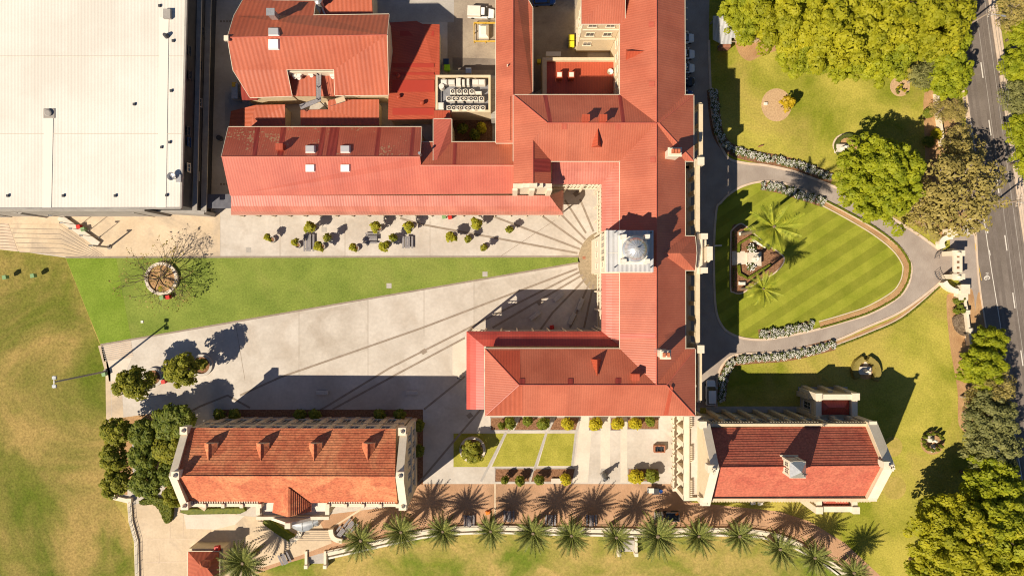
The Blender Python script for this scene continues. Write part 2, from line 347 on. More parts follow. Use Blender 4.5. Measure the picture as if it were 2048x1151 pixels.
# circular court and its radial strips
cc = (1206, 524)
arc = [(cc[0] + 50 * math.cos(t) * 1.0, cc[1] - 62 * math.sin(t)) for t in np.linspace(math.pi * .42, math.pi * 1.55, 30)]
sheet('cobble_circle', arc + [(1224, 588), (1224, 464)], M['cobble'], L2)
rays = [((1187, 463), (1160, 398)), ((1172, 466), (1130, 400)), ((1171, 479), (1112, 418)), ((1165, 489), (1068, 420)), ((1160, 498), (985, 432)), ((1155, 506), (840, 448), (800, 436)),
        ((1155, 537), (845, 655), (560, 754), (480, 790)), ((1160, 543), (780, 735), (640, 820)), ((1166, 549), (985, 655)), ((1172, 556), (1105, 625), (1080, 660)), ((1180, 563), (1140, 655)), ((1187, 568), (1168, 655)),
        ((930, 675), (793, 748), (665, 818)), ((930, 752), (848, 818)), ((985, 790), (850, 950), (820, 985)), ((500, 815), (455, 790), (400, 812), (330, 850))]
for i, r in enumerate(rays): band('paving_strip', r, .40, .001, L2 + .002 + .0007 * i, M['strip'])
for x0, y0 in ((848, 702), (940, 830), (1080, 604), (1153, 387)):
    sheet('drain_grate', [(x0 - 8, y0), (x0 + 1, y0 - 6), (x0 + 7, y0 + 1), (x0 - 2, y0 + 7)], M['strip'], L3 + .002)
for x0, y0 in ((970, 548), (778, 571), (1168, 515), (497, 500), (648, 459)):
    q = 5 if x0 != 1168 else 3
    sheet('access_cover', [(x0 - q, y0 - q), (x0 + q, y0 - q), (x0 + q, y0 + q), (x0 - q, y0 + q)], M['conc_g'] if x0 != 1168 else M['shade'], L3 + .002)
for a in ([(598, 606), (598, 750)], [(736, 580), (736, 750)], [(948, 552), (948, 662)], [(848, 560), (848, 672)], [(470, 640), (490, 760)], [(690, 434), (690, 513)], [(560, 434), (560, 513)], [(860, 434), (860, 513)], [(440, 432), (440, 513)], [(1110, 440), (1000, 513)]): band('slab_joint', a, .09, .001, .005, M['strip'])
sheet('slab', [(949, 567), (1040, 553), (1125, 538), (1060, 662), (949, 662)], M['conc_b'], .004); sheet('slab', [(599, 628), (735, 600), (735, 700), (600, 738)], M['conc_b'], .004)
sheet('pale_apron', [(905, 688), (932, 672), (932, 748), (922, 755), (905, 748)], M['conc_w'], L1)
# terraced seating steps at the north-west corner of the court
lines = []
for i in range(7):
    o = i * 9.5
    lines.append([(18 + i * 3.5, 447 + o), (118 + i * 1.5, 449 + o), (208 - i * 9 + 4 * i, 511 + .3 * i)])
for i in range(6):
    a, b = lines[i], lines[i + 1]
    if i < 6: st(sheet('terrace_step', a + b[::-1], M['conc_y'], .045 - .005 * i, th=.04)); band('step_joint', b, .13, .01, .049 - .005 * i, M['strip'])
sheet('stair', [(-60, 440), (17, 447), (36, 503), (-60, 492)], M['kerb'], .03)
for i in range(9): band('stair_nosing', [(-60, 443 + i * 6), (17 + i * 2, 449 + i * 6)], .12, .03, .05, M['strip'])
band('field_edge_step', [(201, 690), (216, 745), (218, 900)], 1.0, -.9, .012, M['conc_y'])
sheet('ramp_paving', [(223, 762), (243, 762), (247, 835), (223, 835)], M['conc_y'], L1)
sheet('lower_stair', [(202, 692), (262, 680), (266, 712), (208, 722)], M['kerb'], L2)
for i in range(8): band('stair_nosing', [(203 + i * 1, 694 + i * 3.6), (262 + i * .6, 682 + i * 3.9)], .14, .004, .03, M['conc_g'])
sheet('sloped_walk', [(212, 722), (264, 714), (245, 760), (218, 762)], M['conc_w'], L2)
# service yards
sheet('service_yard', [(895, -80), (1000, -80), (1000, 150), (895, 150)], M['yard'], L1)
sheet('yard_slab', [(742, -80), (908, -80), (908, 45), (742, 45)], M['conc_g'], L2)
sheet('east_yard', [(1060, -80), (1175, -80), (1175, 130), (1060, 190)], M['yard'], L1)
sheet('yard_patch', [(905, 115), (1000, 118), (1000, 140), (905, 140)], M['road'], L2)
sheet('west_lane', [(425, -80), (540, -80), (540, 400), (425, 400)], M['conc'], L1)
for y0 in (41, 366):
    for k in range(5): sheet('drain_grate', [(440 + 6 * k, y0), (444 + 6 * k, y0), (444 + 6 * k, y0 + 4), (440 + 6 * k, y0 + 4)], M['strip'], L2)
sheet('alley', [(450, 185), (780, 185), (780, 260), (450, 260)], M['conc_g'], L2)
sheet('planted_court_bed', [(903, 235), (985, 235), (985, 290), (903, 290)], M['mulch'], L2)
# south court beside the south wing
sheet('court_paving', [(1150, 829), (1345, 829), (1345, 966), (1150, 966)], M['conc'], L1)
for p in ([(1162, 829), (1185, 829), (1176, 964), (1146, 964)], [(1201, 829), (1220, 829), (1220, 940), (1201, 940)], [(1241, 829), (1254, 829), (1254, 964), (1241, 964)]): sheet('pale_path', p, M['conc_w'], L2)
sheet('statue_pad', [(1202, 936), (1219, 936), (1219, 962), (1202, 962)], M['conc_g'], L3)
for p in ([(907, 866), (1008, 866), (978, 933), (907, 933)], [(1014, 866), (1090, 866), (1070, 932), (984, 932)], [(1095, 866), (1153, 866), (1143, 931), (1076, 931)]): sheet('court_lawn', p, M['lawn_y'], L2)
for a in ([(1012, 864), (962, 962)], [(1093, 864), (1068, 940)], [(1036, 833), (1016, 862)], [(1106, 833), (1097, 862)], [(1161, 833), (1152, 864), (1144, 934)]): band('paving_strip', a, .45, .001, .02, M['conc_g'])
beds = [[(981, 834), (1031, 834), (1017, 860), (981, 860)], [(1040, 834), (1101, 834), (1090, 860), (1028, 860)], [(1111, 834), (1161, 834), (1155, 860), (1099, 860)], [(1178, 834), (1201, 834), (1201, 860), (1178, 860)], [(1221, 834), (1241, 834), (1241, 860), (1221, 860)], [(1255, 834), (1317, 834), (1317, 858), (1255, 858)], [(990, 936), (1064, 936), (1058, 963), (990, 963)], [(1068, 936), (1150, 936), (1144, 963), (1062, 963)], [(1256, 936), (1317, 936), (1317, 962), (1256, 962)]]
for b in beds:
    sheet('garden_bed', b, M['mulch'], L3)
    band('bed_edge', b + [b[0]], .2, 0, .06, M['conc_g'])
# brick terrace with the palms
sheet('brick_terrace', [(1380, 967), (1380, 1003), (1480, 1003), (1560, 1022), (1620, 1042), (1690, 1085), (1760, 1150), (1800, 1260), (1745, 1180), (1690, 1145), (1640, 1110), (1590, 1084), (1540, 1067), (1480, 1060), (1400, 1061), (1300, 1063), (1200, 1060), (1100, 1058), (1000, 1055), (940, 1056), (860, 1062), (780, 1078), (700, 1096), (640, 1106), (600, 1090), (640, 1030), (800, 1010), (830, 967)], M['brick'], L1 + .002)
band('paving_strip', [(990, 967), (990, 1050)], .3, 0, .016, M['conc_y'])
band('paving_strip', [(726, 1015), (652, 1062)], .35, 0, .016, M['conc_y'])
sheet('brick_path', [(565, 1128), (640, 1106), (700, 1096), (640, 1080), (560, 1100), (470, 1160)], M['brick'], L1)
sheet('forecourt', [(262, 1010), (360, 985), (480, 1030), (640, 1045), (664, 1085), (600, 1110), (520, 1135), (470, 1165), (278, 1165), (272, 1060)], M['conc_y'], L2)
sheet('forecourt_panel', [(366, 1018), (490, 1030), (470, 1048), (430, 1058), (372, 1056)], M['conc_w'], L3)
for a in ([(290, 1077), (600, 1077)], [(290, 1124), (376, 1122)], [(366, 1030), (366, 1076)], [(420, 1058), (420, 1076)], [(318, 1104), (318, 1124)], [(340, 985), (340, 1076)]): band('paving_joint', a, .12, .01, .028, M['kerb'])
m = MB()
for i in range(5): st(sheet('entry_stair', [(600 - i, 1060 + i * 4), (661 + i, 1060 + i * 4), (661 + i, 1064.2 + i * 4), (600 - i, 1064.2 + i * 4)], M['conc_y'], .42 - .08 * i, th=.45))
for i in range(6): band('stair_nosing', [(600 - i, 1060 + i * 4), (661 + i, 1060 + i * 4)], .12, .0, .43 - .08 * max(0, i - 1), M['strip'])
# grove paving lower left
sheet('grove_bed', [(218, 838), (350, 820), (350, 985), (262, 990), (226, 985)], M['dirt'], L1)
band('grove_path', [(272, 845), (268, 900), (272, 990)], .9, 0, .018, M['conc_g'])
sheet('grove_walk', [(255, 965), (330, 965), (330, 1000), (255, 1000)], M['conc'], L2)
band('north_hall_bed', [(432, 826), (845, 826)], 1.5, 0, .02, M['mulch'])
sheet('north_hall_path', [(508, 820), (590, 820), (590, 848), (508, 848)], M['conc_g'], L3)
sheet('north_hall_path', [(664, 820), (746, 820), (746, 848), (664, 848)], M['conc_g'], L3)
sheet('east_hall_bed', [(826, 818), (846, 818), (846, 968), (815, 968)], M['mulch'], L3)
# front gardens, drive
sheet('front_lawn', [(1420, -300), (1950, -300), (1957, 250), (1905, 480), (1960, 650), (1985, 850), (1990, 1300), (1780, 1300), (1745, 1180), (1690, 1145), (1640, 1110), (1590, 1084), (1560, 1070), (1380, 1003), (1400, 820), (1400, 500)], M['lawn'], L1)
sheet('lower_lawn_patch', [(1560, 1022), (1380, 1003), (1640, 990), (1640, 1040)], M['lawn'], L1 + .004)
drive_out = spl([(1420, -60), (1418, 60), (1420, 150), (1425, 230), (1433, 270), (1446, 300), (1460, 318), (1490, 326), (1535, 331), (1585, 342), (1625, 356), (1675, 376), (1735, 408), (1795, 442), (1842, 472), (1880, 500)], 5)
drive_lo = spl([(1888, 556), (1862, 580), (1800, 624), (1730, 655), (1660, 684), (1560, 703), (1490, 707), (1462, 713), (1443, 733), (1434, 765), (1433, 815)], 5)
sheet('drive', drive_out + [(1905, 500), (1905, 556)] + drive_lo + [(1380, 815), (1340, 700), (1340, -60)], M['asph'], L2)
island = spl([(1433, 420), (1442, 405), (1459, 388), (1486, 372), (1522, 363), (1560, 365), (1600, 377), (1653, 403), (1700, 428), (1755, 460), (1798, 492), (1820, 522), (1823, 545), (1815, 572), (1795, 596), (1745, 625), (1699, 640), (1620, 662), (1542, 677), (1501, 678), (1469, 670), (1445, 652), (1431, 610), (1428, 500)], 5, True)
# island lawn with mown stripes
ml = mk('striped_lawn', (.20, .22, .02), (.27, .275, .032), scale=.25, det=8, fine=.12, fs=4, rough=.92, spec=.12)
n_ = ml.node_tree.nodes; lk = ml.node_tree.links; g_ = n_.new('ShaderNodeNewGeometry'); dt = n_.new('ShaderNodeVectorMath'); dt.operation = 'DOT_PRODUCT'
dt.inputs[1].default_value = (.51, .86, 0); dt.inputs[1].default_value = (-.545, .838, 0); lk.new(g_.outputs['Position'], dt.inputs[0])
sn = n_.new('ShaderNodeMath'); sn.operation = 'MULTIPLY'; sn.inputs[1].default_value = 2 * math.pi / 3.6; lk.new(dt.outputs['Value'], sn.inputs[0])
s2 = n_.new('ShaderNodeMath'); s2.operation = 'SINE'; lk.new(sn.outputs[0], s2.inputs[0])
mr = n_.new('ShaderNodeMapRange'); mr.inputs[1].default_value = -.15; mr.inputs[2].default_value = .15; mr.inputs[3].default_value = .88; mr.inputs[4].default_value = 1.12; lk.new(s2.outputs[0], mr.inputs[0])
src = n_['Principled BSDF'].inputs['Base Color'].links[0].from_socket; vs = n_.new('ShaderNodeVectorMath'); vs.operation = 'SCALE'
lk.new(src, vs.inputs[0]); lk.new(mr.outputs[0], vs.inputs['Scale']); lk.new(vs.outputs[0], n_['Principled BSDF'].inputs['Base Color'])
sheet('island_lawn', island, ml, L3)
band('drive_kerb', island + [island[0]], .42, 0, .12, M['kerb'])
band('drive_kerb', drive_out[6:], .45, 0, .12, M['kerb'])
band('drive_kerb', drive_lo, .45, 0, .12, M['kerb'])
for path, off in ((spl([(1650, 405), (1700, 432), (1750, 462), (1790, 494), (1811, 524), (1813, 545), (1806, 568), (1788, 590), (1740, 618), (1695, 634), (1640, 650)], 6), 0), (spl([(1884, 566), (1805, 632), (1735, 665), (1665, 692)], 6), 0)):
    band('edging_bed', path, 1.1, 0, .03, M['dirt'])
    band('edging_kerb', path, .22, 0, .09, M['kerb'], off=-.75 if path[0][0] < 1700 else .0)
# rose beds, long strips
RB = {'north': spl([(1425, 180), (1432, 250), (1446, 285), (1470, 302), (1510, 313), (1560, 322), (1610, 336), (1665, 358)], 5),
      'island_north': spl([(1522, 371), (1560, 378), (1605, 392), (1648, 406)], 5),
      'island_south': spl([(1517, 667), (1560, 663), (1622, 649)], 5),
      'south': spl([(1440, 800), (1446, 755), (1462, 724), (1500, 716), (1560, 712), (1610, 703), (1668, 688)], 5)}
for k, p in RB.items(): band('rose_bed', p, 2.3 if 'island' not in k else 1.7, 0, L3 + .003, M['mulch'])
# round beds
def disc(name, x, y, r, mat, z, rx=1.0): return sheet(name, [(x + r * rx * math.cos(t), y + r * math.sin(t)) for t in np.linspace(0, 2 * math.pi, 36)[:-1]], mat, z)
disc('mulch_circle', 1553, 210, 33, M['mulch_l'], L3, .92)
disc('mulch_circle', 1800, 173, 20, M['mulch_l'], L3)
disc('mulch_circle', 1865, 884, 24, M['dirt'], L3)
disc('mulch_circle', 1694, 289, 21, M['dirt'], L3)
disc('mulch_circle', 1732, 738, 20, M['dirt'], L3)
disc('worn_patch', 1789, 975, 23, M['worn'], L2 + .002); disc('worn_patch', 1785, 893, 20, M['worn'], L2 + .002)
sheet('tree_bed', spl([(1470, 85), (1480, 110), (1500, 122), (1530, 108), (1590, 90), (1600, 60), (1470, 60)], 4, True), M['dirt'], L2)
sheet('street_bed', spl([(1893, 600), (1905, 585), (1945, 580), (1950, 700), (1945, 850), (1918, 850), (1915, 780), (1900, 690)], 5, True), M['dirt'], L3)
sheet('street_bed', spl([(1850, 180), (1905, 170), (1930, 300), (1940, 420), (1900, 480), (1860, 455), (1830, 440), (1850, 330)], 5, True), M['dirt'], L3)
sheet('statue_garden', spl([(1462, 462), (1478, 448), (1492, 452), (1530, 486), (1565, 510), (1566, 527), (1546, 548), (1518, 562), (1486, 585), (1467, 584), (1461, 570)], 4, True), M['mulch'], L4)
band('statue_garden_edge', spl([(1462, 462), (1478, 448), (1492, 452), (1530, 486), (1565, 510), (1566, 527), (1546, 548), (1518, 562), (1486, 585), (1467, 584), (1461, 570), (1462, 462)], 4), .25, 0, .1, M['kerb'])
sheet('statue_path', [(1464, 502), (1490, 502), (1490, 505), (1523, 503), (1523, 532), (1490, 528), (1464, 530)], M['conc_w'], L4 + .006)
# ---------------------------------------------------------------- road
rl = [(1850, -500), (1893, -120), (1905, 0), (1925, 140), (1940, 240), (1950, 400), (1957, 545), (1973, 660), (1996, 800), (2022, 980), (2060, 1250), (2120, 1700)]
rr = [(1895, -500), (1962, -120), (1978, 0), (2000, 150), (2022, 300), (2044, 450), (2072, 640), (2100, 830), (2135, 1050), (2180, 1300), (2250, 1700)]
rls, rrs = spl(rl, 5), spl(rr, 5)
sheet('road', rls + rrs[::-1], M['road'], L2)
sheet('verge', [(1835, -500), (1888, -120), (1900, 0)] + [(x - 8, y) for x, y in rl[3:]] + [(x - 2, y) for x, y in rl[::-1]], M['kerb'], L1 + .002)
sheet('verge', spl([(1956, 585), (1964, 600), (1970, 650), (1962, 700), (1950, 640)], 4, True), M['dirt'], L3)
sheet('footpath', [(1900, 470), (1948, 470), (1957, 560), (1968, 650), (1975, 720), (1952, 720), (1945, 590), (1912, 556), (1900, 556)], M['asph'], L2 + .002)
band('road_kerb', rls, .28, 0, .13, M['kerb'])
band('road_kerb', [(x + 1, y) for x, y in rrs], .35, 0, .13, M['kerb'])
band('footpath', [(x + 9, y) for x, y in rrs], 1.3, 0, .10, M['kerb'])
sheet('far_bank', [(x + 16, y) for x, y in rrs] + [(2700, 1700), (2700, -500)], M['lawn'], L1 + .006)
edge_l = spl([(1893, -120), (1907, 0), (1920, 86), (1932, 175), (1950, 300), (1967, 430), (1983, 540), (2000, 644), (2013, 738), (2023, 821), (2035, 902), (2048, 980), (2070, 1130)], 4)
band('road_marking', edge_l, .14, .002, L3 + .001, M['paint'])
band('road_marking', [(1950, 487), (1957, 530), (1963, 560)], .12, .002, L3 + .001, M['paint_y'])
ctr = lambda y: 1944.5 + y * .1385 if y < 300 else 1986 + (y - 300) * .139
for y0 in range(-110, 1150, 115): band('road_marking', [(ctr(y0 + 5), y0 + 5), (ctr(y0 + 36), y0 + 36)], .22, .002, L3 + .001, M['paint'])
for o in (9, 17, 29, 36): band('road_seam', [(ctr(y) + o - 4 - (y * .002), y) for y in range(-110, 1150, 40)], .07, .002, L2 + .004, M['road_dk'] if o in (17, 36) else M['conc_g'])
for y0 in (455, 500): band('road_marking', [(1974 + (y0 - 455) * .1, y0), (1975.5 + (y0 - 455) * .1, y0 + 11)], .25, .002, L3 + .001, M['paint'])
for o, wd in ((-14, .7), (-26, .6), (12, .7), (23, .7), (4, .5)): band('road_wear', [(ctr(y) + o - 4 - (y * .002), y) for y in range(-110, 1150, 40)], wd, .002, L2 + .0025, M['road_wear'])
# bicycle symbol
m = MB(); z = L3 + .001
def dsk(x, y, r0, r1):
    c = P(x, y, z); m.grid([[(c.x + r * math.cos(t), c.y + r * math.sin(t), z) for t in np.linspace(0, 2 * math.pi, 18)[:-1]] for r in (r1, r0)], True)
dsk(1971.5, 556, .20, .38); dsk(1976.5, 555, .20, .38)
for a, b in (((1971.5, 556), (1972.5, 549)), ((1972.5, 549), (1976, 549)), ((1976, 549), (1976.5, 555)), ((1972.5, 549), (1974, 555)), ((1974, 555), (1976, 549)), ((1971.5, 546), (1974, 546)), ((1976, 549), (1975.5, 545)), ((1974.5, 545), (1977, 545))): band_mb(m, [a, b], .13, .002, z + .002)
st(m.build('bicycle_marking', M['paint']))
sheet('side_drive', [(2020, 95), (2060, 80), (2060, 105), (2032, 108)], M['road'], L3)
# ================================================================ buildings
def boundary(F):
    E = {}
    for f in F:
        for i in range(len(f)): E[(f[i], f[(i + 1) % len(f)])] = 1
    nxt = {a: b for (a, b) in E if (b, a) not in E}
    loops = []
    while nxt:
        a = next(iter(nxt)); lp = [a]
        while True:
            b = nxt.pop(lp[-1])
            if b == lp[0]: break
            lp.append(b)
            if b not in nxt: break
        loops.append(lp)
    return loops
def roof(parent, V, F, mat, th=.28, name='roof', wall=None, inset=.45, z0=0, gutter=None, wallname='wall', world=False):
    W = [Vector(v) if world else P(*v) for v in V]
    F2 = []
    for f in F:
        a = [W[i] for i in f]; nz = sum(a[i].x * a[(i + 1) % len(a)].y - a[(i + 1) % len(a)].x * a[i].y for i in range(len(a)))
        F2.append(tuple(f) if nz > 0 else tuple(reversed(f)))
    m = MB()
    for f in F2: m.face([W[i] for i in f])
    for f in F2: m.face([W[i] - Vector((0, 0, th)) for i in reversed(f)])
    lps = boundary(F2)
    for lp in lps:
        for i in range(len(lp)):
            a, b = W[lp[i]], W[lp[(i + 1) % len(lp)]]; d = Vector((0, 0, th)); m.face([a, a - d, b - d, b])
    ro = m.build(name, mat, parent)
    if gutter:                                     # pale gutter line along the eaves
        g = MB()
        for lp in lps:
            for i in range(len(lp)):
                a, b = W[lp[i]], W[lp[(i + 1) % len(lp)]]
                if (b - a).length < .4: continue
                d = (b - a).normalized(); n = Vector((d.y, -d.x, 0)) * .12
                g.face([a + n * .2 + Vector((0, 0, .03)), b + n * .2 + Vector((0, 0, .03)), b + n + Vector((0, 0, .03)), a + n + Vector((0, 0, .03))][::-1])
                g.face([a + n + Vector((0, 0, .03)), b + n + Vector((0, 0, .03)), b + n - Vector((0, 0, .12)), a + n - Vector((0, 0, .12))][::-1])
        g.build('gutter', gutter, ro, uv=False)
    if wall:
        wm = MB()
        for lp in lps:
            k = len(lp); ps = [W[i] for i in lp]; ins = []
            for i in range(k):
                p0, p1, p2 = ps[i - 1], ps[i], ps[(i + 1) % k]
                d1 = Vector((p1.x - p0.x, p1.y - p0.y)); d2 = Vector((p2.x - p1.x, p2.y - p1.y))
                d1.normalize(); d2.normalize(); n1 = Vector((-d1.y, d1.x)); n2 = Vector((-d2.y, d2.x)); n = (n1 + n2)
                n = n / max(.35, n.length_squared / 2) if n.length > .01 else n1
                ins.append(Vector((p1.x + n.x * inset, p1.y + n.y * inset, p1.z - .06)))
            for i in range(k):
                a, b = ins[i], ins[(i + 1) % k]; wm.face([(a.x, a.y, z0), (b.x, b.y, z0), b, a])
        wm.build(wallname, wall, parent)
    return ro
def hip(x0, y0, x1, y1, rx0, rx1, ry, ze, zr):     # photo corners, ridge from rx0 to rx1 at ry
    V = [(x0, y0, ze), (x1, y0, ze), (x1, y1, ze), (x0, y1, ze), (rx0, ry, zr), (rx1, ry, zr)]
    return V, [(0, 1, 5, 4), (1, 2, 5), (2, 3, 4, 5), (3, 0, 4)]
def strip_sheet(parent, pts, mat, lift=.02, name='roof_sheet'):
    m = MB(); q = [P(*p) for p in pts]
    n = (q[1] - q[0]).cross(q[2] - q[0]).normalized()
    if n.z < 0: q = q[::-1]; n = -n
    m.face([a + n * lift for a in q]); return m.build(name, mat, parent)
def on_plane(A, B, Cc, x, y):                      # height where the photo ray of (x, y) meets the plane of three photo points
    a, b, c = P(*A), P(*B), P(*Cc); n = (b - a).cross(c - a)
    o = Vector((0, 0, H)); d = P(x, y, 0) - o; t = n.dot(a - o) / n.dot(d); return (o + d * t).z
def window(parent, c, wd, ht, axis, mat_f, depth=.10, name='window'):
    # axis: unit outward normal 2d
    n = Vector((axis[0], axis[1])); t = Vector((-n.y, n.x)); c = Vector(c)
    def bx(m, ct, a, b, d0, d1):
        pts = [(c.x + t.x * (ct[0] + s * a / 2) + n.x * d, c.y + t.y * (ct[0] + s * a / 2) + n.y * d) for s, d in ((-1, d0), (1, d0), (1, d1), (-1, d1))]
        m.prism(ccw(pts), c.z + ct[1] - b / 2, c.z + ct[1] + b / 2)
    m = MB(); f = .13
    bx(m, (0, ht / 2), wd + f, f, 0, depth); bx(m, (0, -ht / 2), wd + 2.4 * f, f * 1.3, 0, depth * 2.2)
    bx(m, (-wd / 2, 0), f, ht - f - .01, 0, depth); bx(m, (wd / 2, 0), f, ht - f - .01, 0, depth); bx(m, (0, 0), f * .5, ht - f - .02, 0, depth * .8); bx(m, (0, ht * .1), wd - f - .01, f * .5, .005, depth * .7)
    o = m.build(name, mat_f, parent, uv=False)
    g = MB(); bx(g, (0, 0), wd - f - .02, ht - f - .02, 0, depth * .45); g.build('pane', M['glass'], o, uv=False); return o
def boxp(x, y, z, sx, sy, sz, mb=None, rz=0):       # box with its top centred on photo (x, y) at height z
    p = P(x, y, z); m = mb or MB(); m.box((p.x, p.y), (sx, sy, sz), rz, z - sz); return m
cols = dict(red=M['red'])
# ---------------------------------------------------------------- 1 main college building
mb_ = thing('college_building', 'long red roofed main college building with hipped wings and a domed tower', 'building', P(1280, 500))
ZE, ZR = 15.9, 19.2
roof(mb_, [(1313, -60, ZR), (1313, 769, ZR), (1240, 769, ZE), (1240, -60, ZE), (1369, -60, ZE), (1371, 769, ZE)], [(0, 1, 2, 3), (0, 4, 5, 1)], M['red'], name='main_roof', wall=M['wall'], gutter=M['trim'])
V, F = hip(1027, 190, 1387, 322, 1095, 1318, 246, ZE, ZR + .02)
nr = roof(mb_, V, F, M['red'], name='north_wing_roof', wall=M['wall'], gutter=M['trim'])
V, F = hip(970, 697, 1390, 831, 1038, 1333, 769.5, ZE, ZR - .03)
sr = roof(mb_, V, F, M['red'], name='south_wing_roof', wall=M['wall'], gutter=M['trim'])
roof(mb_, [(1066, 255, 17.8), (1066, 366, 17.8), (1027, 366, ZE + .01), (1027, 250, ZE + .01), (1102, 250, ZE), (1102, 366, ZE)], [(0, 1, 2, 3), (0, 4, 5, 1)], M['red'], name='gable_wing_roof', wall=M['wall'])
# gable parapet of the short wing
m = MB(); y_ = P(1066, 368, 16).y
for x0, x1, z1 in ((1026, 1046, 16.2), (1046, 1058, 16.8), (1058, 1074, 17.4), (1074, 1086, 16.8), (1086, 1104, 16.2)):
    a, b = P(x0, 368, 16.5).x, P(x1, 368, 16.5).x; m.prism([(a, y_ - .7), (b, y_ - .7), (b, y_ + .05), (a, y_ + .05)], 0, z1)
for x0 in (1030, 1064, 1099): p = P(x0, 372, 15); m.prism([(p.x - .45, y_ - 1.1), (p.x + .45, y_ - 1.1), (p.x + .45, y_ - .7), (p.x - .45, y_ - .7)], 0, 15.5)
m.build('gable_parapet', M['trim'], mb_)
# east porch pavilion in the middle of the front
roof(mb_, [(1313, 506, 18.6), (1360, 506, 18.4), (1390, 472, 15.9), (1338, 472, 15.9), (1338, 540, 15.9), (1390, 540, 15.9), (1393, 506, 16.3)], [(0, 1, 2, 3), (0, 4, 5, 1), (1, 6, 2), (1, 5, 6)], M['red'], name='porch_roof', wall=M['wall'], gutter=M['trim'])
# wing to the north west with the rows of windows
roof(mb_, [(1163, 48, ZE), (1250, 48, ZE), (1250, -60, ZE), (1163, -60, ZE), (1212, -8, 18.3), (1250, -8, 18.3)], [(0, 1, 5, 4), (3, 0, 4), (2, 3, 4, 5)], M['red'], name='window_wing_roof', wall=M['wall'], gutter=M['trim'])
wy = P(1200, 48, ZE).y + .45
for z in (14.2, 9.8, 4.9):
    for x in (114.8 + 30, 177):
        if z < 5 and x > 150: continue
        window(mb_, (x / 10, wy, z), 1.5, 1.7, (0, -1), M['trim'])
m = MB()
for z in (12.0, 7.3): m.box((16.2, wy - .06, z), (6.6, .12, .35))
build_each(m, 'string_course', M['trim'], mb_, uv=False)
wx = P(1163, 20, ZE).x + .45
for y in (-4, 18, 36):
    for z in (13.8, 9.6, 5): window(mb_, (wx, P(1163, y, ZE).y, z), 1.2, 1.7, (-1, 0), M['trim'])
ex = P(1240, 100, ZE).x + .45
for y in (62, 90, 118, 146, 172):
    for z in (13.8, 9.6): window(mb_, (ex, P(1240, y, ZE).y, z), 1.2, 1.8, (-1, 0), M['trim'])
# verandahs (two faced arcades) round the court
def ver_sheet(outer, inner, bulge, mat, name='verandah_roof'):
    rows = [[], [], [], []]
    for (ox, oy, oz), (ix, iy, iz) in zip(outer, inner):
        a, b = P(ox, oy, oz), P(ix, iy, iz)
        for k, t in enumerate((0, .22, .55, 1)): rows[k].append(a.lerp(b, t) + Vector((0, 0, bulge * math.sin(math.pi * min(1, t * 1.1)))))
    m = MB(); m.grid(rows); m.v = m.v; fl = [tuple(f) for f in m.f]
    # face up
    a, b, c = [Vector(m.v[i]) for i in m.f[0][:3]]
    if (b - a).cross(c - a).z < 0: m.f = [tuple(reversed(f)) for f in m.f]
    n = len(m.v); low = [(v[0], v[1], v[2] - .12) for v in m.v]; k = len(rows[0])
    f2 = [tuple(n + i for i in reversed(f)) for f in m.f]; m.v += low; m.f += f2
    e = [(i, i + 1) for i in range(k - 1)]
    for i, j in e: m.f += [(i, j, n + j, n + i), (3 * k + i, n + 3 * k + i, n + 3 * k + j, 3 * k + j)]
    for r in range(3): m.f += [(r * k, n + r * k, n + (r + 1) * k, (r + 1) * k), (r * k + k - 1, (r + 1) * k + k - 1, n + (r + 1) * k + k - 1, n + r * k + k - 1)]
    m.m = [0] * len(m.f); return m.build(name, mat, mb_)
ver_sheet([(1103, 368, 12.3), (1203, 368, 12.3), (1203, 463, 12.3)], [(1103, 322, 13.8), (1240, 322, 13.8), (1240, 463, 13.8)], .35, M['red_v'])
ver_sheet([(1203, 543, 12.3), (1203, 662, 12.3)], [(1240, 543, 13.8), (1240, 692, 13.8)], .35, M['red_v'])
ver_sheet([(1203, 662, 12.3), (933, 662, 12.3), (933, 818, 12.3)], [(1240, 692, 13.8), (968, 692, 13.8), (968, 818, 13.8)], .25, M['red_k'])
def arcade(a, b, zt, floors, nrm, step=3.2, parent=None, back=2.6):
    a, b = Vector(a[:2]), Vector(b[:2]); n = max(1, round((b - a).length / step)); d = (b - a).normalized(); ang = math.atan2(d.y, d.x); N = Vector(nrm)
    cols_, rails = MB(), MB(); mid = (a + b) / 2; Ln = (b - a).length
    for i in range(n + 1):
        p = a + d * (Ln * i / n); cols_.box(p, (.32, .32, zt), ang, 0)
        if i < n:
            for s in (-1, 1):
                q = p + d * (Ln / n * (.04 if s < 0 else .96)); k = q + d * s * -.5
                cols_.prism(ccw([(q.x - N.x * .1, q.y - N.y * .1), (k.x - N.x * .1, k.y - N.y * .1), (k.x + N.x * .05, k.y + N.y * .05), (q.x + N.x * .05, q.y + N.y * .05)]), zt - .7, zt - .45)
    for z in floors:
        c = mid - N * back / 2; rails.box(c, (Ln, back, .3), ang, z - .3)
        for zz, hh in ((z + 1.0, .14), (z + .15, .1)): rails.box(mid, (Ln, .14, hh), ang, zz)
        for i in range(int(Ln / .7)): rails.box(a + d * (i * .7 + .35), (.1, .08, .9), ang, z + .12)
    rails.box(mid, (Ln, .22, .4), ang, zt - .42)
    cols_.build('verandah_columns', M['trim'], parent, uv=False); rails.build('verandah_balustrade', M['trim'], parent, uv=False)
def e2(x, y, z=12.3): v = P(x, y, z); return (v.x, v.y)
arcade(Vector(e2(1103, 368)) + Vector((0, .25)), Vector(e2(1203, 368)) + Vector((.25, .25)), 12, (3.9, 7.9), (0, -1), parent=mb_)
arcade(Vector(e2(1203, 370)) + Vector((.25, 0)), Vector(e2(1203, 462)) + Vector((.25, 0)), 12, (3.9, 7.9), (-1, 0), parent=mb_)
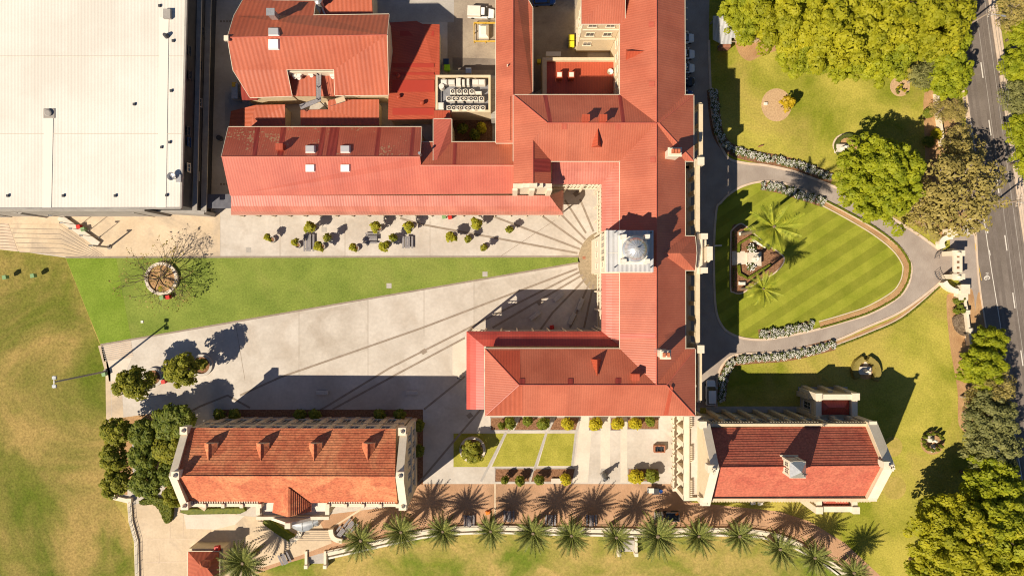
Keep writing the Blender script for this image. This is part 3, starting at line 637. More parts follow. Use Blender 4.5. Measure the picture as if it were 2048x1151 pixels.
arcade(Vector(e2(1203, 545)) + Vector((.25, 0)), Vector(e2(1203, 660)) + Vector((.25, 0)), 12, (3.9, 7.9), (-1, 0), parent=mb_)
arcade(Vector(e2(1200, 662)) + Vector((0, -.25)), Vector(e2(935, 662)) + Vector((0, -.25)), 12, (3.9, 7.9), (0, 1), parent=mb_)
arcade(Vector(e2(933, 664)) + Vector((.25, 0)), Vector(e2(933, 816)) + Vector((.25, 0)), 12, (3.9, 7.9), (-1, 0), parent=mb_)
# east front: stone verandah parapet standing out under the eave
def front(px, y0, y1, pier=30, z=14.6, wd=.7):
    a, b = P(px, y0, z), P(px, y1, z); m = MB()
    ex2 = P(1371, 400, ZE).x
    m.box(((a.x), (a.y + b.y) / 2), (wd, abs(a.y - b.y), .5), 0, z - .5); m.box((a.x, (a.y + b.y) / 2), (wd * .6, abs(a.y - b.y), .35), 0, z - 1.5)
    for zz in (9.4, 4.7): m.box(((a.x + ex2) / 2 - .3, (a.y + b.y) / 2), (a.x - ex2 + .6, abs(a.y - b.y) - .02, .4), 0, zz)
    n = max(1, int(abs(y1 - y0) / pier))
    for i in range(n + 1): m.box((a.x, a.y + (b.y - a.y) * i / n), (wd - .05, .8, z - .51), 0, 0)
    m.build('front_arcade', M['wall'], mb_)
front(1396, 322, 472); front(1396, 545, 700); front(1402, 208, 327); front(1400, 702, 800)
m = MB(); a = P(1404, 507, 14.6)
for dx, sy, zz in ((0, 7.2, 14.9), (.9, 5, 14.2), (1.5, 2.4, 16)): m.box((a.x + dx - .5, a.y), (1.0, sy, zz), 0, 0)
for s in (-1, 1): m.prism([(a.x - .6, a.y + s * 3 - .5), (a.x + .6, a.y + s * 3 - .5), (a.x + .6, a.y + s * 3 + .5), (a.x - .6, a.y + s * 3 + .5)], 14.9, 16.2)
m.prism([(a.x + 1, a.y - 1.6), (a.x + 1.6, a.y - .9), (a.x + 1.6, a.y + .9), (a.x + 1, a.y + 1.6)], 0, 15.4)
m.build('porch_gable', M['trim'], mb_)
for y in (322, 698): p = P(1402, y, 15.4); boxp(1402, y, 15.6, 1.2, 1.4, 15.6).build('front_pier', M['trim'], mb_)
m = MB()
for y in range(-40, 190, 24): p = P(1369, y, ZE); m.box((p.x + .5, p.y), (1.0, .18, .18), 0, 14.2)
build_each(m, 'eave_bracket', M['trim'], mb_, uv=False)
# roof furniture of the main building
RP = lambda A, B, Cc, x, y: (x, y, on_plane(A, B, Cc, x, y))
PL = {'jl': ((1313, 0, ZR), (1313, 700, ZR), (1240, 0, ZE)), 'jr': ((1313, 0, ZR), (1313, 700, ZR), (1371, 0, ZE)), 'ns': ((1095, 246, ZR), (1313, 246, ZR), (1200, 322, ZE)), 'nn': ((1095, 246, ZR), (1313, 246, ZR), (1200, 190, ZE)), 'sn': ((1038, 769.5, ZR), (1333, 769.5, ZR), (1200, 697, ZE)), 'ss': ((1038, 769.5, ZR), (1333, 769.5, ZR), (1200, 831, ZE))}
def hatch(pl, x, y, s=6, mat=None, name='roof_hatch'): strip_sheet(mb_, [RP(*PL[pl], a, b) for a, b in ((x - s, y - s), (x + s, y - s), (x + s, y + s), (x - s, y + s))], mat or M['red_d'], .06, name)
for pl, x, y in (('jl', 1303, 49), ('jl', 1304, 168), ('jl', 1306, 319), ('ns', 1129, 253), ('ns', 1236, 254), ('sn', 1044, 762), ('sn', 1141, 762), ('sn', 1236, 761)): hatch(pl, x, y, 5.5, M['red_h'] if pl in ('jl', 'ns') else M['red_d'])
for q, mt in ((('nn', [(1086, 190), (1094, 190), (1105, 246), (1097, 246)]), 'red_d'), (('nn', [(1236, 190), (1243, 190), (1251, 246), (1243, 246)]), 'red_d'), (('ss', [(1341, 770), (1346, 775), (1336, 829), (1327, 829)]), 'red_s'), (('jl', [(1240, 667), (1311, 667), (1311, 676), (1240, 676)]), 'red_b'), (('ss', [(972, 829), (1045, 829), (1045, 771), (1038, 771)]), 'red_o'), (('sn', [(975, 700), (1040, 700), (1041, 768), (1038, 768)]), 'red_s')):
    strip_sheet(mb_, [RP(*PL[q[0]], a, b) for a, b in q[1]], M[mt])
strip_sheet(mb_, [(1067, 318, 17.75), (1067, 344, 17.75), (1101, 344, ZE + .05), (1101, 318, ZE + .05)], M['red_d'], .05)
def vent_cone(pl, x, y, dx, dy, s=1.3):           # little gablet vent: open triangular face looking down the slope
    zz = on_plane(*PL[pl], x, y); p = P(x, y, zz); d = Vector((dx, dy)).normalized(); n = Vector((-d.y, d.x)); m = MB()
    tip = (p.x + d.x * s, p.y + d.y * s, p.z + 1.1); back = (p.x - d.x * s * 1.2, p.y - d.y * s * 1.2, p.z + 1.15)
    l = (p.x + d.x * s + n.x * s * .8, p.y + d.y * s + n.y * s * .8, p.z - 1); r = (p.x + d.x * s - n.x * s * .8, p.y + d.y * s - n.y * s * .8, p.z - 1)
    m.face([tip, back, l]); m.face([tip, r, back]); m.face([tip, l, r]); m.build('roof_gablet', M['red_s'], mb_)
vent_cone('jl', 1268, 107, -1, 0); vent_cone('ns', 1194, 278, 0, -1); vent_cone('sn', 1193, 733, 0, 1)
def boxvent(pl, x, y, s=1.1, h=1.5):
    zz = on_plane(*PL[pl], x, y); p = P(x, y, zz); m = MB(); m.box((p.x, p.y), (s, s * .9, h + 1), 0, p.z - 1); m.box((p.x, p.y), (s + .25, s * .9 + .2, .15), 0, p.z + h); m.build('roof_vent', M['red_s'], mb_)
for x in (1170, 1204): boxvent('nn', x, 240)
boxvent('sn', 1268, 752)
def chimney(parent, x, y, z, sx, sy, h, pots=2):
    p = P(x, y, z); m = MB(); m.box((p.x, p.y), (sx, sy, h + 2.5), 0, z - h - 2.5 + .0); m.box((p.x, p.y), (sx + .35, sy + .35, .3), 0, z - .6)
    o = m.build('chimney', M['trim'], parent, uv=False); q = MB()
    for i in range(pots): q.box((p.x - sx * .25 + i * sx * .5 / max(1, pots - 1), p.y), (.4, .7, .5), 0, z - .02)
    build_each(q, 'chimney_pot', M['tile'], o, uv=False)
chimney(mb_, 1351, 303, 21.5, 2.0, 1.2, 4, 3); chimney(mb_, 1332, 709, 22.5, 1.5, 1.2, 4, 2)
m = MB(); p = P(1312, 698, 19.3)                  # aerial on the ridge
m.tube([p, p + Vector((0, 0, 2.4))], .03); 
for k in range(5): m.tube([p + Vector((-.8, .15 * k - .3, 2.2)), p + Vector((.8, .15 * k - .3, 2.2))], .02, 4)
m.build('aerial', M['steel'], mb_, uv=False)
# ridge and hip cappings
def ridge(parent, runs, mat='red_b', r=.11):
    for a, b in runs: MB().tube([P(*a) + Vector((0, 0, .02)), P(*b) + Vector((0, 0, .02))], r, 6).build('ridge_cap', M[mat], parent, uv=False)
ridge(mb_, [((1313, -40, ZR), (1313, 769, ZR)), ((1095, 246, ZR), (1318, 246, ZR)), ((1027, 190, ZE), (1095, 246, ZR)), ((1387, 190, ZE), (1318, 246, ZR)), ((1387, 322, ZE), (1318, 246, ZR)), ((1038, 769.5, ZR), (1333, 769.5, ZR)), ((970, 697, ZE), (1038, 769.5, ZR)), ((970, 831, ZE), (1038, 769.5, ZR)), ((1390, 831, ZE), (1333, 769.5, ZR)), ((1390, 697, ZE), (1333, 769.5, ZR)), ((1066, 285, 17.8), (1066, 366, 17.8))])
# the tower
ZT = 22.5
tw = MB(); c0 = P(1213, 461, ZT); c1 = P(1306, 543, ZT); tc = (c0 + c1) / 2; sx, sy = c1.x - c0.x, c0.y - c1.y
tw.box(tc, (sx - .2, sy - .2, ZT - .1), 0, 0); tower = tw.build('tower', M['trim'], mb_)
m = MB(); m.box(tc, (sx + .1, sy + .1, .25), 0, ZT - .1); m.box((c0.x + .12, tc.y), (.3, sy + .15, .35), 0, ZT - .12); m.build('tower_roof', M['greyroof'], tower)
m = MB(); m.box((tc.x, tc.y), (sx + .3, sy + .3, .4), 0, ZT - 1.6); m.box((tc.x, tc.y), (sx + .2, sy + .2, .3), 0, 14.5); build_each(m, 'tower_cornice', M['trim'], tower, uv=False)
for k, (yy, zz) in enumerate(((.36, 19.5), (.19, 19.5), (.02, 19.5), (-.15, 19.5))): window(tower, (c0.x + .1, tc.y + sy * yy, zz - 2), .8, 4.2, (-1, 0), M['trim'], name='tower_window')
for yy, zz in ((.3, 9), (0, 9), (-.3, 9), (-.3, 17.5)): window(tower, (c0.x + .1, tc.y + sy * yy, zz), .9, 1.8, (-1, 0), M['trim'], name='tower_window')
dc = P(1273, 497, 26); dcx, dcy = dc.x, dc.y
m = MB(); m.box((dcx - .1, dcy), (4.7, 4.9, .5), 0, ZT + .1); m.box((dcx, dcy), (3.9, 4.1, 1.9), 0, ZT + .55)
for a in (-1, 1):
    for b in (-1, 1): m.box((dcx + a * 1.9, dcy + b * 2.0), (.7, .7, 2.7), 0, ZT + .5)
m.build('lantern', M['trim2'], tower)
m = MB()
for a in (-1, 1):
    for b in (-1, 1): m.cyl((dcx + a * 3.0, dcy + b * 2.9), .14, ZT + .1, ZT + .9, 8, .06)
build_each(m, 'finial', M['dsteel'], tower, uv=False)
m = MB(); m.box((c0.x + 2.4, tc.y + .4), (.6, 4.6, .35), 0, ZT + .15); m.box((c0.x + 1.3, tc.y - .3), (2.2, .06, .08), 0, ZT + .15); m.build('walkway', M['trim2'], tower)
R_ = 1.88; prof = [(R_ + .25, ZT + 2.2), (R_ + .25, ZT + 2.6), (R_, ZT + 2.62)] + [(R_ * math.cos(t), ZT + 2.62 + R_ * .95 * math.sin(t)) for t in np.linspace(0.05, math.pi / 2 - .03, 9)]
dm = MB().lathe((dcx, dcy, 0), prof, 32).build('dome', M['silver'], tower, smooth=True)
m = MB()
for k in range(16):
    t0 = 2 * math.pi * k / 16; m.tube([(dcx + math.cos(t0) * R_ * math.cos(t), dcy + math.sin(t0) * R_ * math.cos(t), ZT + 2.64 + R_ * .95 * math.sin(t)) for t in np.linspace(0, math.pi / 2 - .1, 7)], .045, 4)
m.cyl((dcx, dcy), .18, ZT + 4.6, ZT + 5.0, 8, .1); m.tube([(dcx, dcy, ZT + 4.9), (dcx, dcy, ZT + 6.3)], .05); m.build('dome_rib', M['steel'], dm, uv=False)
# ---------------------------------------------------------------- 2 gymnasium
gy = thing('gymnasium', 'large gymnasium with a broad white metal roof and dark side wall', 'building', P(200, 200))
GZ = 13.5
g = [P(-420, -260, GZ), P(380, -260, GZ), P(372, 0, GZ), P(361, 416, GZ), P(-420, 418, GZ)]
m = MB(); q = ccw([(p.x, p.y) for p in g]); m.prism(q, GZ - .5, GZ); m.build('roof', M['gymroof'], gy)
m = MB(); wl = [(p.x + (-.5 if p.x > -80 else 0), p.y + (.6 if p.y < 30 else 0)) for p in g]; m.prism(ccw(wl), 0, GZ - .5); m.build('wall', M['dwall'], gy)
m = MB(); band_mb(m, [(380, -260), (372, 0), (361, 416)], .35, GZ - .35, GZ + .12); band_mb(m, [(361, 416), (-420, 418)], .3, GZ - .35, GZ + .1); m.build('gutter', M['gwall'], gy)
def ebase(y): return 1024 - (1024 - (372 - 11 * y / 416)) * (1 - GZ / H)   # east wall line on the ground
m = MB()
for z, o in ((8.4, .55), (4.9, .75)):
    a = P(ebase(-40), -40 , 0); b = P(ebase(402), 430, 0); m.prism(ccw([(a.x - .3, a.y), (a.x + o, a.y), (b.x + o, b.y), (b.x - .3, b.y)]), z - .3, z)
build_each(m, 'floor_edge', M['gwall'], gy)
for y, z, mt in ((62, 6.5, 'dsteel'), (100, 11.5, 'dsteel'), (130, 7, 'dsteel'), (150, 11, 'dsteel'), (205, 6.6, 'gwall'), (262, 11, 'dsteel'), (284, 10.7, 'bblue'), (335, 10.6, 'trim'), (352, 7, 'gwall')):
    p = P(ebase(y), y, 0); p.y = P(0, y, z).y; window(gy, (p.x - .18, p.y, z), 1.5, 1.0, (1, 0), M[mt])
m = MB()
for x0, x1, y0 in ((87, 105, 229), (318, 336, 35)):
    z = GZ + .012; m.prism(ccw([tuple(P(a, b, z)[:2]) for a, b in ((x0 + 2, y0), (x1 + 2, y0), (x1 - 4 if x0 > 200 else x1 - 2, 416), (x0 - 4 if x0 > 200 else x0 - 2, 416))]), GZ + .001, z + .08)
build_each(m, 'roof_walkway', mk('white_walkway', (.76, .69, .59), rough=.5), gy)
m = MB()
for y0 in (112, 267): m.prism(ccw([tuple(P(a, b, GZ)[:2]) for a, b in ((-420, y0), (366, y0), (366, y0 + 1), (-420, y0 + 1))]), GZ + .001, GZ + .05)
build_each(m, 'roof_seam', mk('roof_seam', (.56, .49, .40)), gy)
p = P(99, 227, GZ); m = MB(); m.box((p.x, p.y), (2, 1.7, .15), 0, GZ); m.cyl((p.x, p.y), .55, GZ + .15, GZ + .5, 16); m.cyl((p.x, p.y), .65, GZ + .5, GZ + .62, 16, .45); m.build('roof_fan', M['gwall'], gy)
m = boxp(333, 27, GZ + .7, 1.3, 1.7, .8); m.build('roof_plant', M['gwall'], gy)
p = P(334, 73, GZ); m = MB(); m.cyl((p.x, p.y), .5, GZ, GZ + 1, 12, .3); m.build('roof_fan', M['dsteel'], gy)
p = P(348, 354, GZ); m = MB(); m.lathe((p.x, p.y, GZ + .5), [(.1, 0), (.5, .15), (.75, .55)], 16); m.cyl((p.x + .2, p.y - .4), .08, GZ, GZ + .6, 8); m.box((p.x + 1, p.y - .3), (.9, 1.3, .5), 0, GZ); m.build('satellite_dish', M['steel'], gy)
for x, y in ((345, 81), (341, 181), (338, 284), (318, 11), (267, 208), (322, 294), (14, 391), (125, 391), (229, 391), (332, 390)):
    m = boxp(x, y, GZ + .35, .35, .45, .35); m.build('roof_anchor', M['dsteel'], gy, uv=False)
for pts in ([(-60, 430), (20, 430), (24, 434), (-60, 437)], [(25, 418), (92, 428), (90, 434), (30, 424)], [(58, 426), (98, 433), (94, 436), (58, 430)], [(232, 420), (312, 429), (309, 434), (236, 424)], [(330, 421), (432, 427), (430, 434), (330, 428)]):
    m = MB(); b_ = [tuple(P(x, y, 0)[:2]) for x, y in pts]; m.prism(ccw(b_), 0, 7.5 if pts[0][0] != 330 else 5); m.build('fin_wall', M['gwall'], gy)
m = MB(); q = [tuple(P(x, y, 0)[:2]) for x, y in ((-400, 428), (340, 428), (340, 433), (-400, 433))]; m.prism(ccw(q), 0, 9.5); m.build('plinth_wall', M['gwall'], gy)
lk_ = thing('covered_link', 'dark flat roofed covered link between white gymnasium and red dining hall', 'walkway', P(425, 405))
m = MB(); q = [tuple(P(x, y, 4)[:2]) for x, y in ((395, 388), (463, 388), (463, 416), (372, 416))]; m.prism(ccw(q), 3.6, 4.0); m.build('roof', mk('link_roof', (.10, .10, .12), (.13, .13, .15), scale=1, rough=.5), lk_)
m = MB()
for x, y in ((400, 392), (458, 392), (400, 414), (458, 414)): p = P(x, y, 3.6); m.box((p.x, p.y), (.2, .2, 3.6), 0, 0)
build_each(m, 'post', M['dsteel'], lk_, uv=False)
# ---------------------------------------------------------------- 3 dining hall wing with bullnose verandah
dh = thing('dining_hall', 'long red gabled hall with four white skylights and a curved salmon verandah', 'building', P(740, 340))
RZ, EZ = 13.2, 9.0
A = (443, 313, RZ); B_ = (840, 313, RZ)
V = [(443, 313, RZ), (840, 313, RZ), (843, 254, EZ), (457, 254, EZ), (460, 391, EZ), (842, 389, EZ)]
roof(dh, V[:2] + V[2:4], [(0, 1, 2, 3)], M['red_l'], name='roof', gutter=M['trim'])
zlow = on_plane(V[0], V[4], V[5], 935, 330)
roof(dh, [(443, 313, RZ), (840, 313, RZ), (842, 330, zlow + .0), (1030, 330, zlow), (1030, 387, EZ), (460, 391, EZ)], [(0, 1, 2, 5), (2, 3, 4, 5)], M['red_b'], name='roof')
roof(dh, [(840, 330, zlow), (1030, 330, zlow), (1030, 284, 10), (840, 284, 10)], [(0, 1, 2, 3)], M['red'], name='roof', gutter=M['trim'])
roof(dh, [(867, 238, 10), (903, 238, 10), (903, 290, 10), (870, 330, 11.9), (867, 330, 11.9)], [(0, 1, 2, 3, 4)], M['red_b'], name='link_roof', gutter=M['trim'], th=.5)
m = MB()                                           # walls
def wallq(m, pts, z0=0):
    q = [P(*p) for p in pts]
    for a, b in zip(q, q[1:]): m.face([(a.x, a.y, z0), (b.x, b.y, z0), (b.x, b.y, b.z - .1), (a.x, a.y, a.z - .1)])
wallq(m, [(462, 388, EZ), (449, 313, RZ), (463, 257, EZ), (838, 257, EZ), (836, 313, RZ), (838, 330, zlow)]); wallq(m, [(838, 286, 10), (1027, 286, 10)]); wallq(m, [(462, 388, EZ), (1027, 385, EZ)]); wallq(m, [(869, 290, 10), (869, 240, 10), (901, 240, 10), (901, 288, 10)])
m.build('wall', M['wall'], dh)
pu = (V[0], V[1], V[2]); pl_ = (V[0], V[4], V[5])
for x in (621, 691):
    for y, pl in ((298, pu), (336, pl_)):
        z = on_plane(*pl, x, y) + .05; a = [P(x + dx, y + dy, on_plane(*pl, x + dx, y + dy)) for dx, dy in ((-10, -7), (10, -7), (10, 8), (-10, 8))]
        m = MB(); up = Vector((0, 0, .45)); top = [(v + up).lerp(sum(a, Vector()) / 4 + up * 1.5, .18) for v in a]
        for i in range(4): j = (i + 1) % 4; m.face([a[j], a[i], top[i], top[j]])
        m.face(top[::-1]); m.build('skylight', M['skyl'], dh)
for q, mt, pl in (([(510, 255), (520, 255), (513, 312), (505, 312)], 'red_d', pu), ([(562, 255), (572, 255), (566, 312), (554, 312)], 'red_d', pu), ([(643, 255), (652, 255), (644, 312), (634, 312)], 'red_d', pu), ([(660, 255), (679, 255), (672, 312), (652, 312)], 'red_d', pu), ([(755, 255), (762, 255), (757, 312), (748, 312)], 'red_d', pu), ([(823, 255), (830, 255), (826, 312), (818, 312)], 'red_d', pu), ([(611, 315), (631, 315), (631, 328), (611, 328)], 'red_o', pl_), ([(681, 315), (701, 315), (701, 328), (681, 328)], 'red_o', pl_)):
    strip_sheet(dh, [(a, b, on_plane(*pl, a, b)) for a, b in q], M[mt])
strip_sheet(dh, [(a, b, on_plane((840, 330, zlow), (1030, 330, zlow), (1030, 284, 10), a, b)) for a, b in ((907, 286), (914, 286), (912, 329), (905, 329))], M['red_d'])
z = on_plane(*pu, 560, 297); boxp(558, 293, z + 1.2, 1.3, 1.2, 2.2).build('roof_vent', M['red_s'], dh)
m = MB(); p = P(840, 308, 13.2); m.cyl((p.x, p.y), .25, 12, 14.2, 10); m.build('vent_pipe', M['steel'], dh)
ridge(dh, [((443, 313, RZ), (840, 313, RZ)), ((840, 330, zlow), (1027, 330, zlow))])
# bullnose verandah
rows = []
yo, yi = 430, 391
prof = [(430, 4.4), (428.5, 5.3), (423, 6.6), (412, 7.7), (391, 8.7)]
for y, z in prof: rows.append([P(x, y, z) for x in (462, 700, 900, 1127 - (430 - y) * .5 if y > 420 else 1127 - (430 - y) * .72)])
m = MB(); m.grid(rows); 
endp = [r[-1] for r in rows]; apex = endp[-1]; low = P(1127, 379, 4.6); 
for a, b in zip(endp, endp[1:]): m.face([a, low, b])
m.build('verandah_roof', M['red_v'], dh)
m = MB(); m.face([rows[0][0], rows[1][0], rows[2][0], rows[3][0], rows[4][0]][::-1]); q0, q1 = P(462, 430, 4.4), P(1127, 430, 4.4); m.box(((q0.x + q1.x) / 2, q0.y + .05), (q1.x - q0.x, .14, .22), 0, 4.25); m.build('verandah_fascia', M['trim'], dh, uv=False)
m = MB(); br = MB()
for i in range(21):
    p = P(470 + i * 32.4, 428, 4.4); m.box((p.x, p.y), (.2, .2, 4.3), 0, 0)
    for s in (-1, 1): br.prism([(p.x + s * .1, p.y - .04), (p.x + s * .8, p.y - .04), (p.x + s * .8, p.y + .04), (p.x + s * .1, p.y + .04)][::s], 3.9, 4.25)
build_each(m, 'verandah_post', M['trim'], dh, uv=False); br.build('bracket', M['trim'], dh, uv=False)
# ---------------------------------------------------------------- 4 assembly hall to the north
ah = thing('assembly_hall', 'red roofed hall with tapering west end, twin skylights and a notched eave', 'building', P(620, 110))
V = [(455, 75, 14.2), (774, 70, 14.2), (778, 29, 10.2), (627, 31, 10.2), (631, 2, 8.2), (486, 0, 9.0), (468, 32, 11.0), (466, 140, 10.4), (500, 195, 7.3), (584, 192, 7.3), (573, 139, 10.2), (668, 139, 10.2), (670, 191, 7.3), (777, 190, 7.3)]
roof(ah, V, [(0, 1, 2, 3, 6), (3, 4, 5, 6), (0, 7, 10, 11, 1), (7, 8, 9, 10), (11, 12, 13, 1)], M['red_o'], wall=M['wall'], inset=.5, gutter=M['trim'])
for x, y, a in ((548, 65, ((455, 75, 14.2), (774, 70, 14.2), (627, 31, 10.2))), (548, 90, ((455, 75, 14.2), (774, 70, 14.2), (573, 139, 10.2)))):
    c = [P(x + dx, y + dy, on_plane(*a, x + dx, y + dy)) for dx, dy in ((-11, -8 if y < 70 else -11), (11, -8 if y < 70 else -11), (12, 8 if y < 70 else 11), (-11, 8 if y < 70 else 11))]
    m = MB(); up = Vector((0, 0, .5)); top = [(v + up).lerp(sum(c, Vector()) / 4 + up * 1.4, .15) for v in c]
    for i in range(4): j = (i + 1) % 4; m.face([c[j], c[i], top[i], top[j]])
    m.face(top[::-1]); m.build('skylight', M['skyl'], ah)
m = boxp(541, 24, 14, 1.2, 1.0, 3.5); p = P(541, 24, 14); m.box((p.x, p.y), (1.5, 1.3, .2), 0, 13.9); m.build('flue', M['steel'], ah)
ridge(ah, [((455, 75, 14.2), (774, 70, 14.2))])
m = boxp(452, 76, 14.6, .8, .9, .5); m.build('ridge_vent', M['trim'], ah)
ann = [(476, 140, 5), (484, 200, 5), (515, 200, 5), (515, 140, 5)]
roof(ah, ann, [(0, 1, 2, 3)], M['red_d'], name='lean_to_roof', wall=M['wall'])
roof(ah, [(571, 146, 7.4), (572, 192, 6.6), (672, 192, 6.6), (670, 146, 7.4)], [(0, 1, 2, 3)], M['red_o'], name='recess_roof', wall=M['wall'])
m = boxp(620, 143, 9.5, 9, .25, 3); m.build('recess_wall', M['trim'], ah)
roof(ah, [(650, -40, 8.5), (742, -40, 8.5), (745, 27, 7.4), (640, 29, 7.4)], [(0, 1, 2, 3)], M['red_o'], name='annexe_roof', wall=M['wall'])
p = P(642, 10, 8); m = MB(); m.cyl((p.x, p.y), .55, 6, 9.6, 12); m.lathe((p.x, p.y, 9.6), [(.75, 0), (.7, .4), (.3, .7), (.05, .75)], 12); m.tube([(p.x, p.y, 8), (p.x + .4, p.y - 1.2, 7.6), (p.x + .8, p.y - 2, 7.4)], .2); m.build('exhaust_stack', M['steel'], ah)
for x, y in ((588, 150), (598, 147), (596, 152), (621, 147), (664, 150)):
    p = P(x, y, 8.6); m = MB(); m.bbox((p.x, p.y), (.9, .5, 1.0), .06, 0, 7.5); m.cyl((p.x, p.y - .27), .32, 8, 8.01, 12); m.build('condenser', M['ac'], ah, uv=False)
wkb = thing('rooftop_walkway', 'grey steel walkway with handrails crossing the notch of the red hall roof', 'walkway', P(637, 165))
m = MB(); band_mb(m, [(637, 140), (637, 200), (600, 214)], 1.0, 7.9, 8.0); m.build('deck', M['timber'], wkb)
m = MB()
for o in (-.5, .5):
    for z in (8.5, 9.0): L_, R__ = band_pts([tuple(P(x, y, z)[:2]) for x, y in ((637, 140), (637, 200), (600, 214))], .04, o); m.tube([(a[0], a[1], z) for a in L_], .03, 4)
for x, y in ((637, 150), (637, 175), (637, 200), (602, 213)): p = P(x, y, 8); m.box((p.x, p.y), (.12, .12, 9), 0, 0)
m.build('handrail', M['dsteel'], wkb, uv=False)
es = thing('fire_stair', 'steel fire stair in the alley below the red hall eave', 'stair', P(670, 205))
m = MB()
for i in range(12): p = P(655 + i * 3, 208 - i * 1.0, 3 + i * .3); m.box((p.x, p.y), (.3, 1.1, .05), .3, p.z)
m.build('tread', M['conc_y'], es, uv=False); m = MB()
for o in (-.6, .6): m.tube([P(655, 208 + o * 10, 4), P(690, 197 + o * 10, 7.6)], .04, 4)
m.build('handrail', M['dsteel'], es, uv=False)
# lower roofs
def simple(name, label, V, F, mat, wall=M['wall'], cat='building', **k):
    c = sum((P(*v) for v in V), Vector()) / len(V); c.z = 0
    t = thing(name, label, cat, c); roof(t, V, F, mat, wall=wall, **k); return t
ws = simple('skillion_annexe', 'wide low red metal roof half shaded beside the condenser deck', [(780, 45, 5.6), (833, 42, 5.6), (845, 48, 5.6), (879, 49, 5.2), (879, 150, 5.2), (870, 150, 5.2), (870, 238, 5.2), (776, 240, 5.6)], [(0, 1, 2, 3, 4, 5, 6, 7)], M['red_s'], inset=.3)
for y0, y1, mt in ((62, 72, 'red_d'), (127, 135, 'red_d'), (145, 150, 'red_d'), (160, 184, 'red_d'), (216, 230, 'red_d')): strip_sheet(ws, [(800 if y1 < 80 else 785, y0, 5.55), (868, y0, 5.3), (868, y1, 5.3), (800 if y1 < 80 else 785, y1, 5.55)], mk('annexe_sheet', (.38, .047, .028), rough=.4), .05)
for x, y in ((797, 153), (798, 194), (845, 207)):
    p = P(x, y, 5.5); m = MB(); m.cyl((p.x, p.y), .28, 5.3, 6.0, 10); m.lathe((p.x, p.y, 6.0), [(.42, 0), (.3, .3), (.02, .35)], 10); m.build('roof_cowl', M['red_s'], ws)
simple('alley_annexe', 'small corrugated red roof between the two red halls', [(656, 199, 4.8), (758, 199, 4.8), (758, 250, 4.2), (601, 250, 4.2), (601, 220, 4.5), (656, 219, 4.5)], [(0, 1, 2, 5), (5, 2, 3, 4)], M['red_o'], inset=.3, th=.2)
simple('corner_annexe', 'small hipped dark red roof at the lane corner beside red hall', [(512, 210, 4.8), (570, 209, 4.8), (570, 254, 4), (498, 254, 4.4), (458, 254, 3.6), (462, 222, 3.6)], [(0, 1, 2, 3), (0, 3, 4, 5)], M['red_o'], inset=.3, th=.2)
# ---------------------------------------------------------------- 5 plant deck
pd = thing('plant_room', 'cream walled flat roof plant deck packed with air conditioner condensers', 'building', P(930, 190))
a0, a1 = P(871, 150, 6.6), P(981, 224, 6.6); cx_, cy_ = (a0.x + a1.x) / 2, (a0.y + a1.y) / 2; dx_, dy_ = a1.x - a0.x, a0.y - a1.y
m = MB(); m.box((cx_, cy_), (dx_ - .02, dy_ - .02, 5.5), 0, 0); m.build('deck', M['acdeck'], pd)
m = MB()
for c, s in (((cx_, a0.y - .2), (dx_, .4)), ((cx_, a1.y + .2), (dx_, .4)), ((a0.x + .2, cy_), (.4, dy_ - .8)), ((a1.x - .2, cy_), (.4, dy_ - .8))): m.box(c, (s[0], s[1], 6.6), 0, 0)
m.build('parapet', M['wall'], pd)
m = MB(); p0, p1 = P(982, 152, 5), P(993, 237, 5); m.box(((p0.x + p1.x) / 2, (p0.y + p1.y) / 2), (p1.x - p0.x, p0.y - p1.y, 5), 0, 0)
for i in range(8): m.box(((p0.x + p1.x) / 2, p0.y - .5 - i), (p1.x - p0.x, .25, .12), 0, 5.0)
m.build('louvre_screen', M['gwall'], pd)
m = MB(); p = P(884, 229, 7); m.box((p.x, p.y), (3.1, 1.5, 7), 0, 0); m.build('stair_head', M['red_s'], pd)
def ac_unit(x, y, fans, sx=1.02):
    p = P(x, y, 6.7); t = thing('air_conditioner', '', 'air conditioner', (p.x, p.y, 5.5), 0, 'air conditioner condensers on the plant deck')
    m = MB(); m.bbox((p.x, p.y), (sx * fans, .95, 1.2), .07, 0, 5.55); m.box((p.x, p.y), (sx * fans + .1, .8, .06), 0, 5.5); m.build('casing', M['ac'], t, uv=False)
    for k in range(fans):
        c = (p.x + (k - (fans - 1) / 2) * sx, p.y); f = MB(); f.ring(c, .30, .44, 6.752, 6.84, 18); f.cyl(c, .30, 6.752, 6.78, 16); fo = f.build('fan', M['dsteel'], t, uv=False)
        g = MB(); g.ring(c, .36, .46, 6.842, 6.88, 18); g.cyl(c, .12, 6.79, 6.86, 8); g.build('fan_ring', M['trim'], fo, uv=False)
    return t
rows_ = [(183, [(905.5, 1), (918.5, 1), (931, 1), (944, 1)], 'back'), (197.5, [(903.5, 2), (920.5, 2), (937, 2), (951, 1), (963, 1)], 'middle'), (216, [(898.5, 1), (913, 2), (928.5, 2), (945, 2), (960.5, 2)], 'front')]
for y, lst, rn in rows_:
    for i, (x, f) in enumerate(lst): ac_unit(x, y, f)['label'] = '%s%s fan condenser from the left in the %s row of the plant deck' % (ORD[i], ' twin' if f == 2 else ' single', rn)
